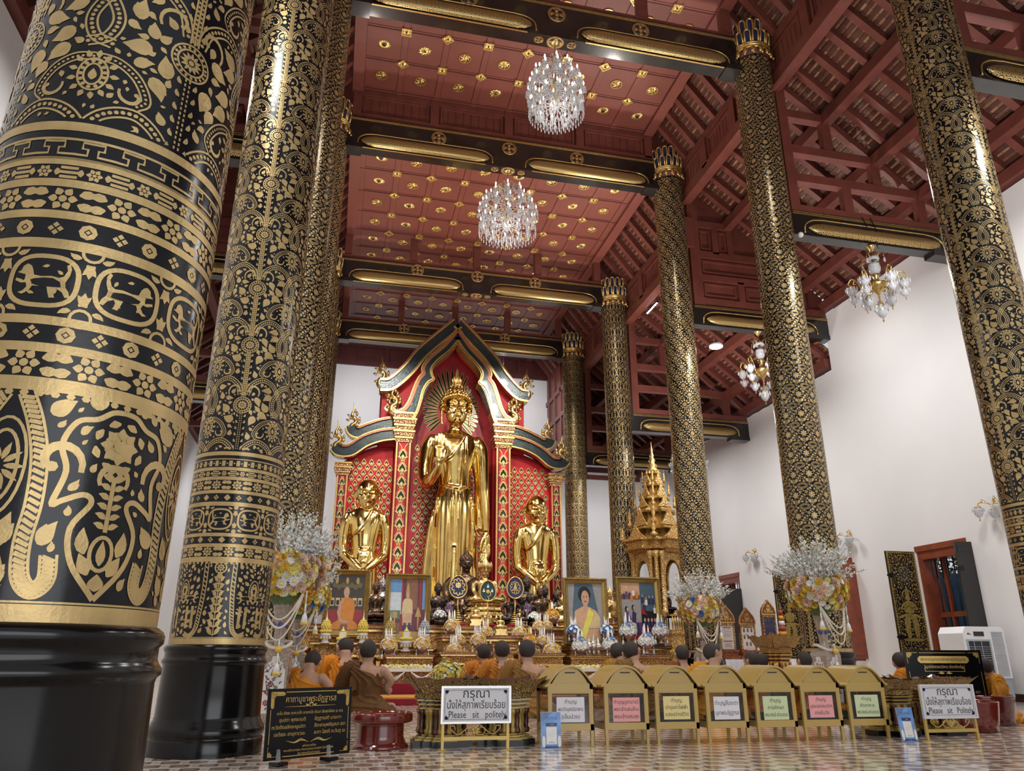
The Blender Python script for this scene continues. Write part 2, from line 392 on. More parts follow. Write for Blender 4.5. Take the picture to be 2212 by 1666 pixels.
class Fill:
    """scatters leaves over what is still empty in a sheet"""
    def __init__(s, orn, x0, x1, y0, y1, res=.006, per=True):
        s.o = orn; s.b = (x0, x1, y0, y1); s.res = res; s.per = per
        s.nx = int((x1-x0)/res)+1; s.ny = int((y1-y0)/res)+1; s.g = np.zeros((s.nx, s.ny), bool)
        for f in orn.f:
            P = orn.V0[list(f)] if hasattr(orn, 'V0') else None
    def mark(s, P, pad):
        i = ((P[:, 0]-s.b[0])/s.res); j = ((P[:, 1]-s.b[2])/s.res); k = int(max(1, pad/s.res))
        for a, b in zip(i.astype(int), j.astype(int)):
            xs = np.arange(a-k, a+k+1); ys = np.arange(b-k, b+k+1)
            if s.per: xs %= s.nx; ys %= s.ny
            else: xs = xs[(xs >= 0) & (xs < s.nx)]; ys = ys[(ys >= 0) & (ys < s.ny)]
            s.g[np.ix_(xs, ys)] = True
    def mark_orn(s, pad=.004):
        V = s.o.V(); P = []
        for f in s.o.f:
            q = V[list(f)]; P += [q, q.mean(0)[None]]
            if len(q) == 4: P += [(q[[0, 3]]+q[[1, 2]])/2, (q[[0, 1]]+q[[3, 2]])/2]
        if P: s.mark(np.concatenate(P), pad)
    def free(s, P):
        i = ((P[:, 0]-s.b[0])/s.res).astype(int); j = ((P[:, 1]-s.b[2])/s.res).astype(int)
        if s.per: i %= s.nx; j %= s.ny
        elif (i < 0).any() or (j < 0).any() or (i >= s.nx).any() or (j >= s.ny).any(): return False
        return not s.g[i, j].any()
    def run(s, sizes, tries, ang, rnd, gap=.004, asp=.42, bend=.9, n=4, fancy=0):
        for L in sizes:
            for _ in range(tries):
                p = np.array([rnd.uniform(s.b[0], s.b[1]), rnd.uniform(s.b[2], s.b[3])])
                a = ang(p)+rnd.uniform(-.5, .5); b = rnd.uniform(-bend, bend); W = L*asp*rnd.uniform(.8, 1.2)
                t = np.linspace(0, 1, 6); th = a+b*t; d = np.stack([np.cos(th), np.sin(th)], 1)*L/5
                P = p+np.vstack([[0, 0], np.cumsum(d[:-1], 0)])
                N = np.stack([-np.sin(th), np.cos(th)], 1)*W*.42*np.sin(pi*t)[:, None]
                Q = np.vstack([P, P+N, P-N])
                if s.free(Q):
                    (s.o.kleaf(p, a, L, W, b, n+fancy*2, 2 if fancy > 1 else 1) if fancy and L > .03 else s.o.leaf(p, a, L, W, b, n)); s.mark(Q, gap+W*.07)
# ================================================================ the hall
def floor_mat():
    m, nt, b = new_mat('patterned_cement_tile'); vec, (x, y, z) = coords(nt)
    v = y/.21; u = x/.205+v.floor()*.5; fu = u.frac()-.5; fv = v.frac()-.5; au = fu.abs(); av = fv.abs()
    tick = (au.lt(.34)*av.lt(.30)).max(au.lt(.24)*av.lt(.36))
    e = (fu/.22)*(fu/.22)+(fv/.17)*(fv/.17)
    line = e.lt(1)*e.gt(.72)+e.lt(.42)*e.gt(.2)+fv.abs().lt(.02)*e.lt(.72)
    f2 = au-.5; e2 = (f2/.11)*(f2/.11)+(fv/.13)*(fv/.13)
    small = e2.lt(1); grout = (x/.205).frac().lt(.018).max((y/.21).frac().lt(.018))
    n = noise_tex(nt, vec, 2.2); big = noise_tex(nt, vec, .35)
    base = ramp(nt, n, [(.3, (.68, .62, .54)), (.7, (.78, .73, .65))])
    c = mix(nt, small*.8, base, (.40, .29, .19))
    c = mix(nt, tick, c, ramp(nt, n, [(.3, (.20, .115, .075)), (.75, (.30, .18, .12))]))
    c = mix(nt, (line*tick*.85), c, (.58, .48, .38))
    c = mix(nt, grout*.35, c, (.35, .30, .25))
    nt.links.new(c, b.inputs['Base Color'])
    nt.links.new((n*.10+.10).k, b.inputs['Roughness']); b.inputs['Coat Weight'].default_value = .25; b.inputs['Coat Roughness'].default_value = .06
    bump(nt, b, noise_tex(nt, vec, 5), .03, .02); return m
struct('floor', MB().box((WL-.6, -5, -.12), (WX+.6, BY+.4, 0)), floor_mat())
# side walls with openings, in boxes round each opening
def wall_with_holes(x0, x1, holes, ztop, y0, y1):
    m = MB(); ys = sorted([y0, y1]+[h[i] for h in holes for i in (0, 1)])
    for a, b in zip(ys[:-1], ys[1:]):
        h = [q for q in holes if q[0] <= a+1e-6 and q[1] >= b-1e-6]
        if not h: m.box((x0, a, 0), (x1, b, ztop))
        else:
            q = h[0]
            if q[2] > 0: m.box((x0, a, 0), (x1, b, q[2]))
            m.box((x0, a, q[3]), (x1, b, ztop))
    return m
WIN = [(13.3, 14.75, .70, 3.02)]; WIN2 = [(17.0, 19.4, .70, 3.05), (22.65, 24.0, .5, 3.25)]     # window openings (y0, y1, sill, head)
struct('wall_right', wall_with_holes(WX, WX+.45, WIN, 9.72, -5, ROW[3]), WHITE)
struct('wall_right.001', wall_with_holes(WX, WX+.45, WIN2, 8.1, ROW[3], BY), WHITE)
struct('wall_left', MB().box((WL-.45, -5, 0), (WL, ROW[3], 9.72)), WHITE)
struct('wall_left.001', MB().box((WL-.45, ROW[3], 0), (WL, BY, 8.1)), WHITE)
struct('wall_back', MB().box((WL-.45, BY, 0), (WX+.45, BY+.4, 8.3)).box((-1.5, BY, 8.3), (8.75, BY+.4, 12.42)), WHITE)
for sd in (1, -1):
    m = MB().prism([(8.6, 8.2), (12.7, 8.2), (12.7, 8.75), (8.6, 12.2)], .3, Matrix.Translation((0, BY+.02, 0)))
    if sd < 0: m.v = [v*np.array([-1, 1, 1])+np.array([2*NX, 0, 0]) for v in m.v]; m.f = [q[::-1] for q in m.f]
    struct('wall_back_gable', m, REDD)
m = MB().box((-1.4, BY+.02, 12.42), (8.7, BY+.4, 14.2))
for i in range(9): m.box((-1.0+i*1.16, BY-.06, 12.5), (-.84+i*1.16, BY+.03, 13.6))
m.box((-1.4, BY-.1, 12.36), (8.7, BY+.03, 12.55)); m.box((-1.4, BY-.08, 13.2), (8.7, BY+.03, 13.36))
struct('wall_back_gable', m, REDD)
# skirting
struct('baseboard_right', MB().box((WX-.03, -5, 0), (WX, BY, .14)), mat('dark_skirting', (.05, .02, .015), .35))

# ---- ceilings of the nave
def ceiling_mb(z, y0, y1, x0, xp, n, yy, yp):
    m = MB().box((x0-.02, y0, z), (2*NX-x0+.02, y1, z+.1))
    for sx in (0, 1):
        a = x0-.16 if not sx else 2*NX-x0-.12
        m.box((a, y0, z-.1), (a+.28, y1, z+.02), 0)
    for i in range(n+1):
        x = xp[0]-xp[1]/2+i*xp[1]; m.box((x-.07, y0, z-.022), (x+.07, y1, z+.001)); m.box((x-.082, y0, z-.008), (x+.082, y1, z+.001), 1)
    y = yy
    while y < y1:
        if y > y0: m.box((x0+.1, y-.012, z-.03), (2*NX-x0-.1, y+.012, z+.001), 1); m.box((x0+.1, y-.06, z-.014), (2*NX-x0-.1, y+.06, z+.001))
        y += yp
    return m
ZA, ZB = 14.9, 13.3
struct('ceiling', ceiling_mb(ZA, -3, ROW[3]+.1, -.42, (.13, 1.003), 8, 14.36-1.06*14, 1.06), [REDC, REDD])
struct('ceiling.001', ceiling_mb(ZB, ROW[3]+.12, BY, -.36, (.3, .945), 8, 17.77-1.06, 1.06), [REDC, REDD])

# ---- roofs: rafters, battens and tiles
def tile_mat():
    m, nt, b = new_mat('terracotta_roof_tile'); vec, (x, y, z) = coords(nt)
    u = y/.16; c = (z/.074); idx = u.floor()*12.99+c.floor()*78.2
    h = (idx.sin()*437.58).frac()
    col = ramp(nt, h, [(0, (.12, .055, .028)), (.45, (.22, .11, .05)), (.8, (.31, .165, .07)), (1, (.37, .21, .10))])
    gap = u.frac().lt(.06).max(c.frac().lt(.10))
    nt.links.new(mix(nt, gap*.8, col, (.02, .008, .006)), b.inputs['Base Color']); b.inputs['Roughness'].default_value = .8
    return m
TILE = tile_mat()
def slope(p, q, y0, y1, sd, first=.2, step=.576):
    """underside of a roof between eave points p, q = (x, z); sd mirrors it"""
    f = lambda x: x if sd > 0 else 2*NX-x
    m = MB(); d = np.array([q[0]-p[0], q[1]-p[1]]); L = np.linalg.norm(d); d /= L; n = np.array([-d[1], d[0]])
    if n[1] < 0: n = -n
    P = lambda s, h: (f(p[0]+d[0]*s+n[0]*h), p[1]+d[1]*s+n[1]*h)
    a, b = P(0, .17), P(L, .17); a2, b2 = P(0, .24), P(L, .24)
    v = [(a[0], y0, a[1]), (b[0], y0, b[1]), (b[0], y1, b[1]), (a[0], y1, a[1]), (a2[0], y0, a2[1]), (b2[0], y0, b2[1]), (b2[0], y1, b2[1]), (a2[0], y1, a2[1])]
    m.add(v, [(0,1,2,3), (7,6,5,4), (0,4,5,1), (1,5,6,2), (2,6,7,3), (3,7,4,0)], 1)
    y = y0+first
    while y < y1-.1:
        a, b = P(0, .07), P(L, .07); m.bar((a[0], y, a[1]), (b[0], y, b[1]), .15, .15, 0, up=(n[0]*sd, 0, n[1])); y += step
    s = .1
    while s < L:
        c = P(s, .152); m.bar((c[0], y0, c[1]), (c[0], y1, c[1]), .085, .035, 2, up=(n[0]*sd, 0, n[1])); s += .155
    return m
EAVE = ((8.95, 12.98), (12.95, 9.85)); UPP = ((7.55, 15.25), (8.66, 13.85))
TR = ((-3, ROW[3], 0.), (ROW[3]+.06, BY, -1.6))
k = 0
for y0, y1, dz in TR:
    for sd in (1, -1):
        for nm, (p, q) in (('ceiling_aisle_roof', EAVE), ('ceiling_upper_roof', UPP)):
            struct(nm, slope((p[0], p[1]+dz), (q[0], q[1]+dz), y0, y1, sd), [RED, TILE, REDD])
# ---- purlins, clerestory and trusses
def mx(m, sd):
    if sd < 0:
        m.v = [v*np.array([-1, 1, 1])+np.array([2*NX, 0, 0]) for v in m.v]; m.f = [q[::-1] for q in m.f]
    return m
TRIM = [0]
def trim(m, mats):
    TRIM[0] += 1; return struct('trim_%d' % TRIM[0], m, mats)
PUR = ((9.90, 12.13), (11.0, 11.19), (12.04, 10.46), (12.62, 9.93))
for y0, y1, dz in TR:
    for sd in (1, -1):
        for i, (x, z) in enumerate(PUR): trim(mx(MB().box((x-.11, y0, z-.14+dz), (x+.11, y1, z+.12+dz)), sd), RED)
        m = MB().box((8.58, y0, 12.68+dz), (8.84, y1, 12.97+dz)).box((8.66, y0, 12.97+dz), (8.74, y1, 13.9+dz), 0).box((8.60, y0, 13.72+dz), (8.8, y1, 13.9+dz)).box((8.70, y0, 13.06+dz), (9.25, y1, 13.16+dz))
        y = y0
        for r in ROW:
            if y0-.2 < r < y1+.2:
                m.box((8.58, r-.2, 12.9+dz), (8.82, r+.2, 13.8+dz))
                for j in (1, 2):
                    yy = r+4.61*j/3
                    if yy < y1-.2: m.box((8.58, yy-.13, 12.9+dz), (8.8, yy+.13, 13.8+dz))
                for j in range(3):
                    ya, yb = r+4.61*j/3+.2, r+4.61*(j+1)/3-.2
                    if yb < y1+.3:
                        for a, b_ in (((ya, 13.03), (yb, 13.09)), ((ya, 13.6), (yb, 13.66))): m.box((8.62, a[0], a[1]+dz), (8.7, b_[0], b_[1]+dz))
                        for yy in (ya, yb-.06): m.box((8.62, yy, 13.03+dz), (8.7, yy+.06, 13.66+dz))
                        for g in np.arange(ya+.2, yb-.1, .16): m.box((8.655, g, 13.09+dz), (8.67, g+.012, 13.6+dz), 1)
        trim(mx(m, sd), [RED, REDD])
def truss(y, dz, sd):
    m = MB(); Y0, Y1 = y-.09, y+.09
    m.box((8.70, Y0-.02, 9.5+dz), (8.92, Y1+.02, 12.8+dz))
    m.box((8.75, Y0, 9.58+dz), (12.65, Y1, 9.76+dz))
    for x, z in PUR[:3]: m.box((8.85, Y0, z-.10+dz), (x+.06, Y1, z+.10+dz))
    for x, zb, zt in ((9.88, 11.28, 12.05), (10.98, 10.55, 11.1), (12.0, 9.75, 10.36), (10.15, 9.75, 10.36)):
        m.box((x-.12, Y0+.02, zb+dz), (x+.10, Y1-.02, zt+dz))
    for x, z in PUR[:3]: m.bar((x+.05, y, z+.05+dz), (x+.62, y, z-.46+dz), .12, .16)
    return mx(m, sd)
for k in range(0, 7):
    if k == 3: continue
    for sd in (1, -1):
        trim(truss(ROW[k], 0 if k < 3 else -1.6, sd), RED)
for sd in (1, -1):       # the panelled gable where the taller roof steps down
    y = ROW[3]; m = MB()
    m.prism([(8.66, 9.6), (12.65, 9.6), (12.65, 10.22), (8.66, 13.5)], .06, Matrix.Translation((0, y-.03, 0)))
    m.box((8.70, y-.14, 9.6), (9.0, y+.1, 12.85))
    for z0, z1, xe in ((9.6, 9.82, 12.65), (10.35, 10.53, 12.02), (11.05, 11.25, 11.05), (12.0, 12.2, 9.98)): m.box((8.75, y-.10, z0), (xe, y+.06, z1))
    for x, z0, z1 in ((9.95, 11.2, 12.05), (11.0, 10.5, 11.05), (12.0, 9.8, 10.4), (10.15, 9.8, 10.4), (9.5, 11.2, 12.05), (11.1, 9.8, 10.4)): m.box((x-.09, y-.10, z0), (x+.09, y+.06, z1))
    for x0, x1, z0, z1 in ((9.06, 10.0, 9.9, 10.28), (10.3, 10.98, 9.9, 10.28), (11.22, 11.88, 9.9, 10.28), (9.06, 10.88, 10.6, 10.98), (9.06, 9.36, 11.32, 11.92), (9.62, 9.84, 11.32, 11.92)):
        for a, b in (((x0, z0), (x1, z0+.05)), ((x0, z1-.05), (x1, z1)), ((x0, z0), (x0+.05, z1)), ((x1-.05, z0), (x1, z1))): m.box((a[0], y-.075, a[1]), (b[0], y, b[1]))
    trim(mx(m, sd), [RED])
# panelled wall over the third tie beam, where the taller ceiling ends
y = ROW[3]; m = MB().box((-1.3, y-.03, 13.9), (8.6, y+.06, ZA+.6))
m.box((-.5, y-.12, 13.9), (7.78, y+.06, 14.10)); m.box((-.5, y-.10, 14.72), (7.78, y+.04, ZA))
for i in range(-2, 3): m.box((NX+i*2.03-.11, y-.12, 14.05), (NX+i*2.03+.11, y+.04, ZA))
for i in range(-2, 2):
    x0, x1 = NX+i*2.03+.16, NX+(i+1)*2.03-.16
    for a, b in (((x0, 14.12), (x1, 14.17)), ((x0, 14.66), (x1, 14.71)), ((x0, 14.12), (x0+.05, 14.71)), ((x1-.05, 14.12), (x1, 14.71))): m.box((a[0], y-.07, a[1]), (b[0], y, b[1]))
    for g in np.arange(x0+.2, x1, .21): m.box((g, y-.036, 14.17), (g+.014, y, 14.66), 1)
trim(m, [RED, REDD])
for k in (1, 2, 4, 5):   # short posts standing on the open tie beams
    zt, zc = (13.93, ZA) if k < 3 else (12.33, ZB); m = MB()
    m.box((-.6, ROW[k]-.13, zt), (7.87, ROW[k]+.13, zt+.13))
    for i in range(-2, 3): m.box((NX+i*2.03-.11, ROW[k]-.1, zt+.1), (NX+i*2.03+.11, ROW[k]+.1, zc+.02))
    trim(m, RED)
# timber screen beside the far right column, behind the altar
for sd in (1, -1):
    m = MB().box((8.50, ROW[5]+.5, 7.9), (8.62, BY, 12.4))
    for y in np.arange(ROW[5]+.5, BY, .9): m.box((8.44, y, 7.9), (8.7, y+.16, 12.4))
    for z in (7.9, 8.9, 10.0, 11.1): m.box((8.44, ROW[5]+.5, z), (8.68, BY, z+.2))
    trim(mx(m, sd), RED)

# ---- gilt rosettes on the ceilings (seen from below, facing -z)
def rosette(kind, r=.155):
    m = MB()
    def petal(a, r0, r1, wd, h, tw=0):
        n = 5; P = []
        for i in range(n):
            t = i/(n-1); rr = r0+(r1-r0)*t; aa = a+tw*t; ww = wd*max(.08, sin(pi*(.18+.78*t)))
            c = np.array([cos(aa), sin(aa)])*rr; N = np.array([-sin(aa), cos(aa)])
            P.append([(*(c-N*ww), -.006), (*(c), -h-.006), (*(c+N*ww), -.006)])
        m.grid(np.array(P), 0, True)
    if kind == 0:
        m.lathe([(0, -.03), (.05, -.028), (.058, -.004)], 14, cap=False, mi=1)
        for i in range(16): petal(i*pi/8, .055, r, .024, .022)
    elif kind == 1:
        m.lathe([(r, -.004), (r, -.03), (r-.03, -.03), (r-.03, -.004)], 28, sm=False, cap=False); m.lathe([(0, -.03), (.035, -.03), (.04, -.004)], 12, cap=False)
        for i in range(8): petal(i*pi/4, .04, r-.02, .032, .022, .35)
    elif kind == 2:
        m.lathe([(r, -.004), (r, -.03), (r-.022, -.03), (r-.022, -.004)], 28, sm=False, cap=False)
        for i in range(6): petal(i*pi/3, .015, r-.012, .026, .026, 1.25)
    elif kind == 3:
        m.lathe([(0, -.034), (.03, -.03), (.036, -.004)], 12, cap=False, mi=1)
        for i in range(10): petal(i*pi/5, .03, r, .044, .026, .75)
    else:
        q = .115
        for s0 in range(4):
            a = s0*pi/2; c, s_ = cos(a), sin(a); R = lambda x, y, z: (c*x-s_*y, s_*x+c*y, z)
            m.add([R(-q, -q, -.004), R(q, -q, -.004), R(q, -q, -.035), R(-q, -q, -.035), R(-q+.022, -q+.022, -.035), R(q-.022, -q+.022, -.035), R(-q+.022, -q+.022, -.008), R(q-.022, -q+.022, -.008)],
                  [(0, 1, 2, 3), (3, 2, 5, 4), (4, 5, 7, 6)])
        m.add([(-q, -q, -.009), (q, -q, -.009), (q, q, -.009), (-q, q, -.009)], [(3, 2, 1, 0)])
        for i in range(4): petal(pi/4+i*pi/2, .02, .135, .03, .024); petal(i*pi/2, .02, .085, .022, .02)
        m.lathe([(0, -.042), (.022, -.036), (.026, -.004)], 10, cap=False, mi=1)
    return m
GEM = mat('ruby_green_glass', (.06, .03, .03), .1, .3, vary=.5)
RGOLD = mat('gilt_rosette', (.80, .55, .19), .27, .8, vary=.1, vs=20)
RME = [rosette(k).mesh('ceiling_rosette', [RGOLD, GEM]) for k in range(5)]
KL = ['gilt sunflower rosette', 'gilt wheel rosette', 'gilt comma-swirl rosette', 'gilt pinwheel rosette', 'gilt square flower boss']
rk = random.Random(3)
def put(kind, x, y, z, rot, where):
    o = obj('ceiling_rosette' if kind < 4 else 'ceiling_boss', RME[kind], None, (x, y, z), rot)
    tag(o, KL[kind]+' on the red ceiling '+where, 'ornament', KL[kind]+'s '+where)
for j in range(-4, 2):
    for i in range(8):
        y = 14.9+1.06*j; wh = 'near the front chandelier' if y > ROW[2]-.5 else 'above the nearest tie beam'
        if y < 10.4 and not (4.5 < .13+1.003*i): continue
        put((i*3+j*2+(i*j) % 3) % 4, .13+1.003*i, y, ZA, rk.random(), wh)
        if i < 7: put(4, .63+1.003*i, y-.54, ZA-.02, (pi/4 if (i+j) % 2 else 0), wh)
for j in range(0, 12):
    for i in range(8):
        y = 17.24+1.06*j; wh = 'near the second chandelier' if j < 5 else 'beyond the second chandelier' if j < 8 else 'just before the altar arch'
        put((i*2+j*3+(i//2+j) % 2) % 4, .3+.945*i, y, ZB, rk.random(), wh)
        if i < 7: put(4, .77+.945*i, y+.57, ZB-.02, (pi/4 if (i+j) % 2 else 0), wh)
# ================================================================ columns
RC = .4
def lion(o, x, z, sc=1., fx=1):
    P = [(-.46,.16),(-.40,.20),(-.38,.29),(-.31,.34),(-.24,.30),(-.20,.22),(-.17,.12),(-.05,.10),(.12,.12),(.25,.10),(.32,.14),(.36,.26),(.33,.36),(.38,.40),(.42,.30),(.41,.16),(.36,.02),(.38,-.08),(.44,-.16),(.47,-.26),(.40,-.28),(.34,-.18),(.24,-.12),(.20,-.20),(.24,-.30),(.15,-.31),(.11,-.20),(.08,-.10),(-.06,-.10),(-.16,-.10),(-.20,-.20),(-.30,-.27),(-.38,-.24),(-.30,-.20),(-.25,-.12),(-.28,-.04),(-.36,.02),(-.46,.05),(-.47,0),(-.36,-.05),(-.31,.02),(-.31,.12),(-.36,.13)]
    q = [(a*sc*fx+x, b*sc+z) for a, b in P]
    o.poly(q if fx > 0 else q[::-1])
def circ_bands(k):
    """gold bands, meander, flowers, squares and animal ovals between z = 1.53 and 2.57; shared by every column"""
    o = Orn(); L = 2*pi*RC; s0, s1 = -L/2, L/2; N = 96
    for z, h in ((2.505, .036), (2.362, .03), (2.275, .03), (2.153, .03), (2.044, .036), (1.772, .03), (1.680, .03), (1.560, .044), (2.452, .010), (2.372, .008)):
        o.band(s0, s1, z, h, N)
    if k == 0:                         # meander
        n = 20; p = L/n
        for i in range(n):
            x = s0+i*p; o.rib([(x, 2.392), (x+.03*p, 2.392), (x+.34*p, 2.392), (x+.34*p, 2.417), (x+.2*p, 2.417), (x+.2*p, 2.442), (x+.74*p, 2.442), (x+.74*p, 2.417), (x+.6*p, 2.417), (x+.6*p, 2.392), (x+p, 2.392)], .009)
    else:
        n = 40; p = L/n
        for i in range(n): o.rect((s0+(i+.5)*p, 2.412), p*.5, .05); o.disc((s0+i*p, 2.412), .008, n=6)
    n = 16; p = L/n                    # little flowers and hexagons
    for i in range(n):
        x = s0+(i+.5)*p; o.flower((x, 2.318), .026, 6); 
        for dz in (-.018, 0, .018): o.rect((x+p/2, 2.318+dz), .055, .011)
        for d in (-1, 1): o.leaf((x+d*.032, 2.318), 0 if d > 0 else pi, .022, .03, n=3)
    n = 14; p = L/n                    # flower friezes
    for z in (2.214, 1.626):
        for i in range(n):
            x = s0+(i+.5)*p; o.flower((x, z), .046, 8 if k else 6, core=.36)
            for d in (-1, 1):
                for e in (-1, 1): o.leaf((x+d*.048, z+e*.018), (0 if d > 0 else pi)+e*d*.35, .06, .034, -e*d*.9, 4)
    n = 26; p = L/n                    # squares and four-dot lozenges
    for z in (2.100, 1.728):
        for i in range(n):
            x = s0+(i+.5)*p
            if i % 2: o.ring((x, z), .021, .016, n=4); o.disc((x, z), .008, n=4); o.rect((x, z), .034, .034, 0) if k else o.ring((x, z), .023, .010, n=8)
            else:
                for a in range(4): o.rect((x+cos(a*pi/2)*.014, z+sin(a*pi/2)*.014), .015, .015, pi/4)
    n = 10; p = L/n                    # ovals with lions
    for i in range(n):
        x = s0+(i+.5)*p; z = 1.908
        t = np.arange(36)*2*pi/36; r = 1+.05*np.cos(4*t+pi)
        o.rib(np.stack([x+.104*r*np.cos(t), z+.092*r*np.sin(t)], 1), .016, 0, True)
        lion(o, x, z-.004, .178, 1 if i % 3 else -1)
        for a in (.5, 1.4, 2.3, 4.0, 5.3): o.leaf((x+cos(a)*.06, z+sin(a)*.055), a+2, .022, .012, n=3)
        xb = x+p/2
        for e in (-1, 1):
            o.ring((xb, z+e*.118), .03, .010, n=14) if k == 0 else o.disc((xb, z+e*.105), .02, n=8)
            for d in (-1, 0, 1): o.leaf((xb+d*.012, z+e*.075), -e*pi/2-d*.7*e, .05, .026, n=4)
            for d in (-1, 1): o.leaf((xb+d*.03, z+e*.095), (0 if d > 0 else pi), .04, .02, e*d*1., 4)
    n = 60
    for i in range(n): o.disc((s0+(i+.5)*L/n, 1.530), .013, .011, n=6)
    return o
def low_zone(k, rnd):
    o = Orn(); L = 2*pi*RC; P = L/4
    c = Orn()
    if k == 0:                          # heart cartouche with flower and lotus bud
        out = bez([(-.0, .93), (-.10, 1.03), (-.125, 1.13), (-.07, 1.21), (-.10, 1.235), (-.17, 1.21), (-.20, 1.20), (-.175, 1.30), (-.205, 1.38), (-.17, 1.455), (-.10, 1.475), (-.05, 1.505), (0, 1.512)], 5)
        for f in (1, -1): c.rib(out*np.array([f*.80, 1]), .017)
        c.flower((0, 1.40), .062, 8, core=.42); c.flower((0, 1.40), .088, 8, core=.72, rot=.39)
        for d in (-1, 1):
            c.scroll((d*.10, 1.30), pi/2, .075, 5, .022, -d); c.scroll((d*.04, 1.27), pi/2*(1-.2*d), .05, 4.6, .016, d)
            for z in np.arange(1.14, 1.30, .03): c.leaf((d*.008, z), pi/2-d*.8, .036, .02, -d*.9, 4)
            c.leaf((d*.03, 1.0), pi/2-d*.5, .07, .04, n=5); c.leaf((d*.05, 1.06), pi/2-d*.4, .08, .04, d*.6, 5)
        c.rib([(0, 1.13), (0, 1.30)], .014); c.ring((0, 1.065), .034, .012, .05, 18); c.leaf((0, 1.03), pi/2, .075, .03); c.leaf((0, .955), pi/2, .05, .05)
    else:                               # plant between rope scrolls, guardian lions beside
        for z in np.arange(.94, 1.42, .062):
            for d in (-1, 1):
                w_ = .085*(1-(z-.94)*.9); c.scroll((d*.006, z), pi/2-d*1.2, w_*.62, 4., .012, d, n=9); c.leaf((d*.012, z+.01), pi/2-d*.55, w_*.9, .026, -d*.8, 4)
        c.rib([(0, .93), (0, 1.42)], .008); c.ring((0, 1.49), .046, .012, n=20); c.flower((0, 1.49), .036, 8); c.leaf((0, 1.40), pi/2, .06, .045)
        for d in (-1, 1): lion(c, d*.235, 1.24, .17, d); c.rib([(d*.20, 1.17), (d*.195, .99)], .026); c.rib([(d*.255, 1.17), (d*.25, .99)], .026)
    rope = bez([(.285, 1.53), (.245, 1.44), (.215, 1.33), (.205, 1.2), (.212, 1.08), (.20, .985), (.165, .948), (.135, .98), (.14, 1.05)], 6) if k == 0 else bez([(.118, 1.53), (.118, 1.3), (.132, 1.12), (.15, .985), (.20, .93), (.262, .95)], 6)
    for f in (1, -1):
        Rp = rope*np.array([f, 1.]); T = np.gradient(Rp, axis=0); T /= np.linalg.norm(T, axis=1)[:, None]; N = np.stack([-T[:, 1], T[:, 0]], 1)
        hw = .021 if k == 0 else .015
        for g in (-1, 1): c.rib(Rp+N*hw*g, .008)
        for i in range(1, len(Rp)-1): c.rib([Rp[i]-N[i]*hw*.75-T[i]*.008, Rp[i]+N[i]*hw*.75+T[i]*.008], .013 if k == 0 else .009)
    wz = 1.30; c.ring((P/2, wz), .066 if k == 0 else .05, .009, .15 if k == 0 else .09, 26); c.ring((P/2, wz), .046 if k == 0 else .03, .010, .11 if k == 0 else .06, 24)
    for i in range(10): a = i*pi/5; c.leaf((P/2+cos(a)*.012, wz+sin(a)*.02), a, .055 if k == 0 else .03, .018)
    F = Fill(c, -P/2, P/2, .925, 1.535); F.mark_orn(.005)
    F.run((.11, .08, .06, .044, .032, .022) if k == 0 else (.05, .034, .024), 1100 if k == 0 else 700, lambda p: pi/2+p[0]*3, rnd, asp=.62, fancy=2 if k == 0 else 0)
    for i in range(4): o.stamp(c, -L/2+(i+.5)*P, 0)
    o.band(-L/2, L/2, .886, .05, 96); o.band(-L/2, L/2, .917, .006, 96)
    return o
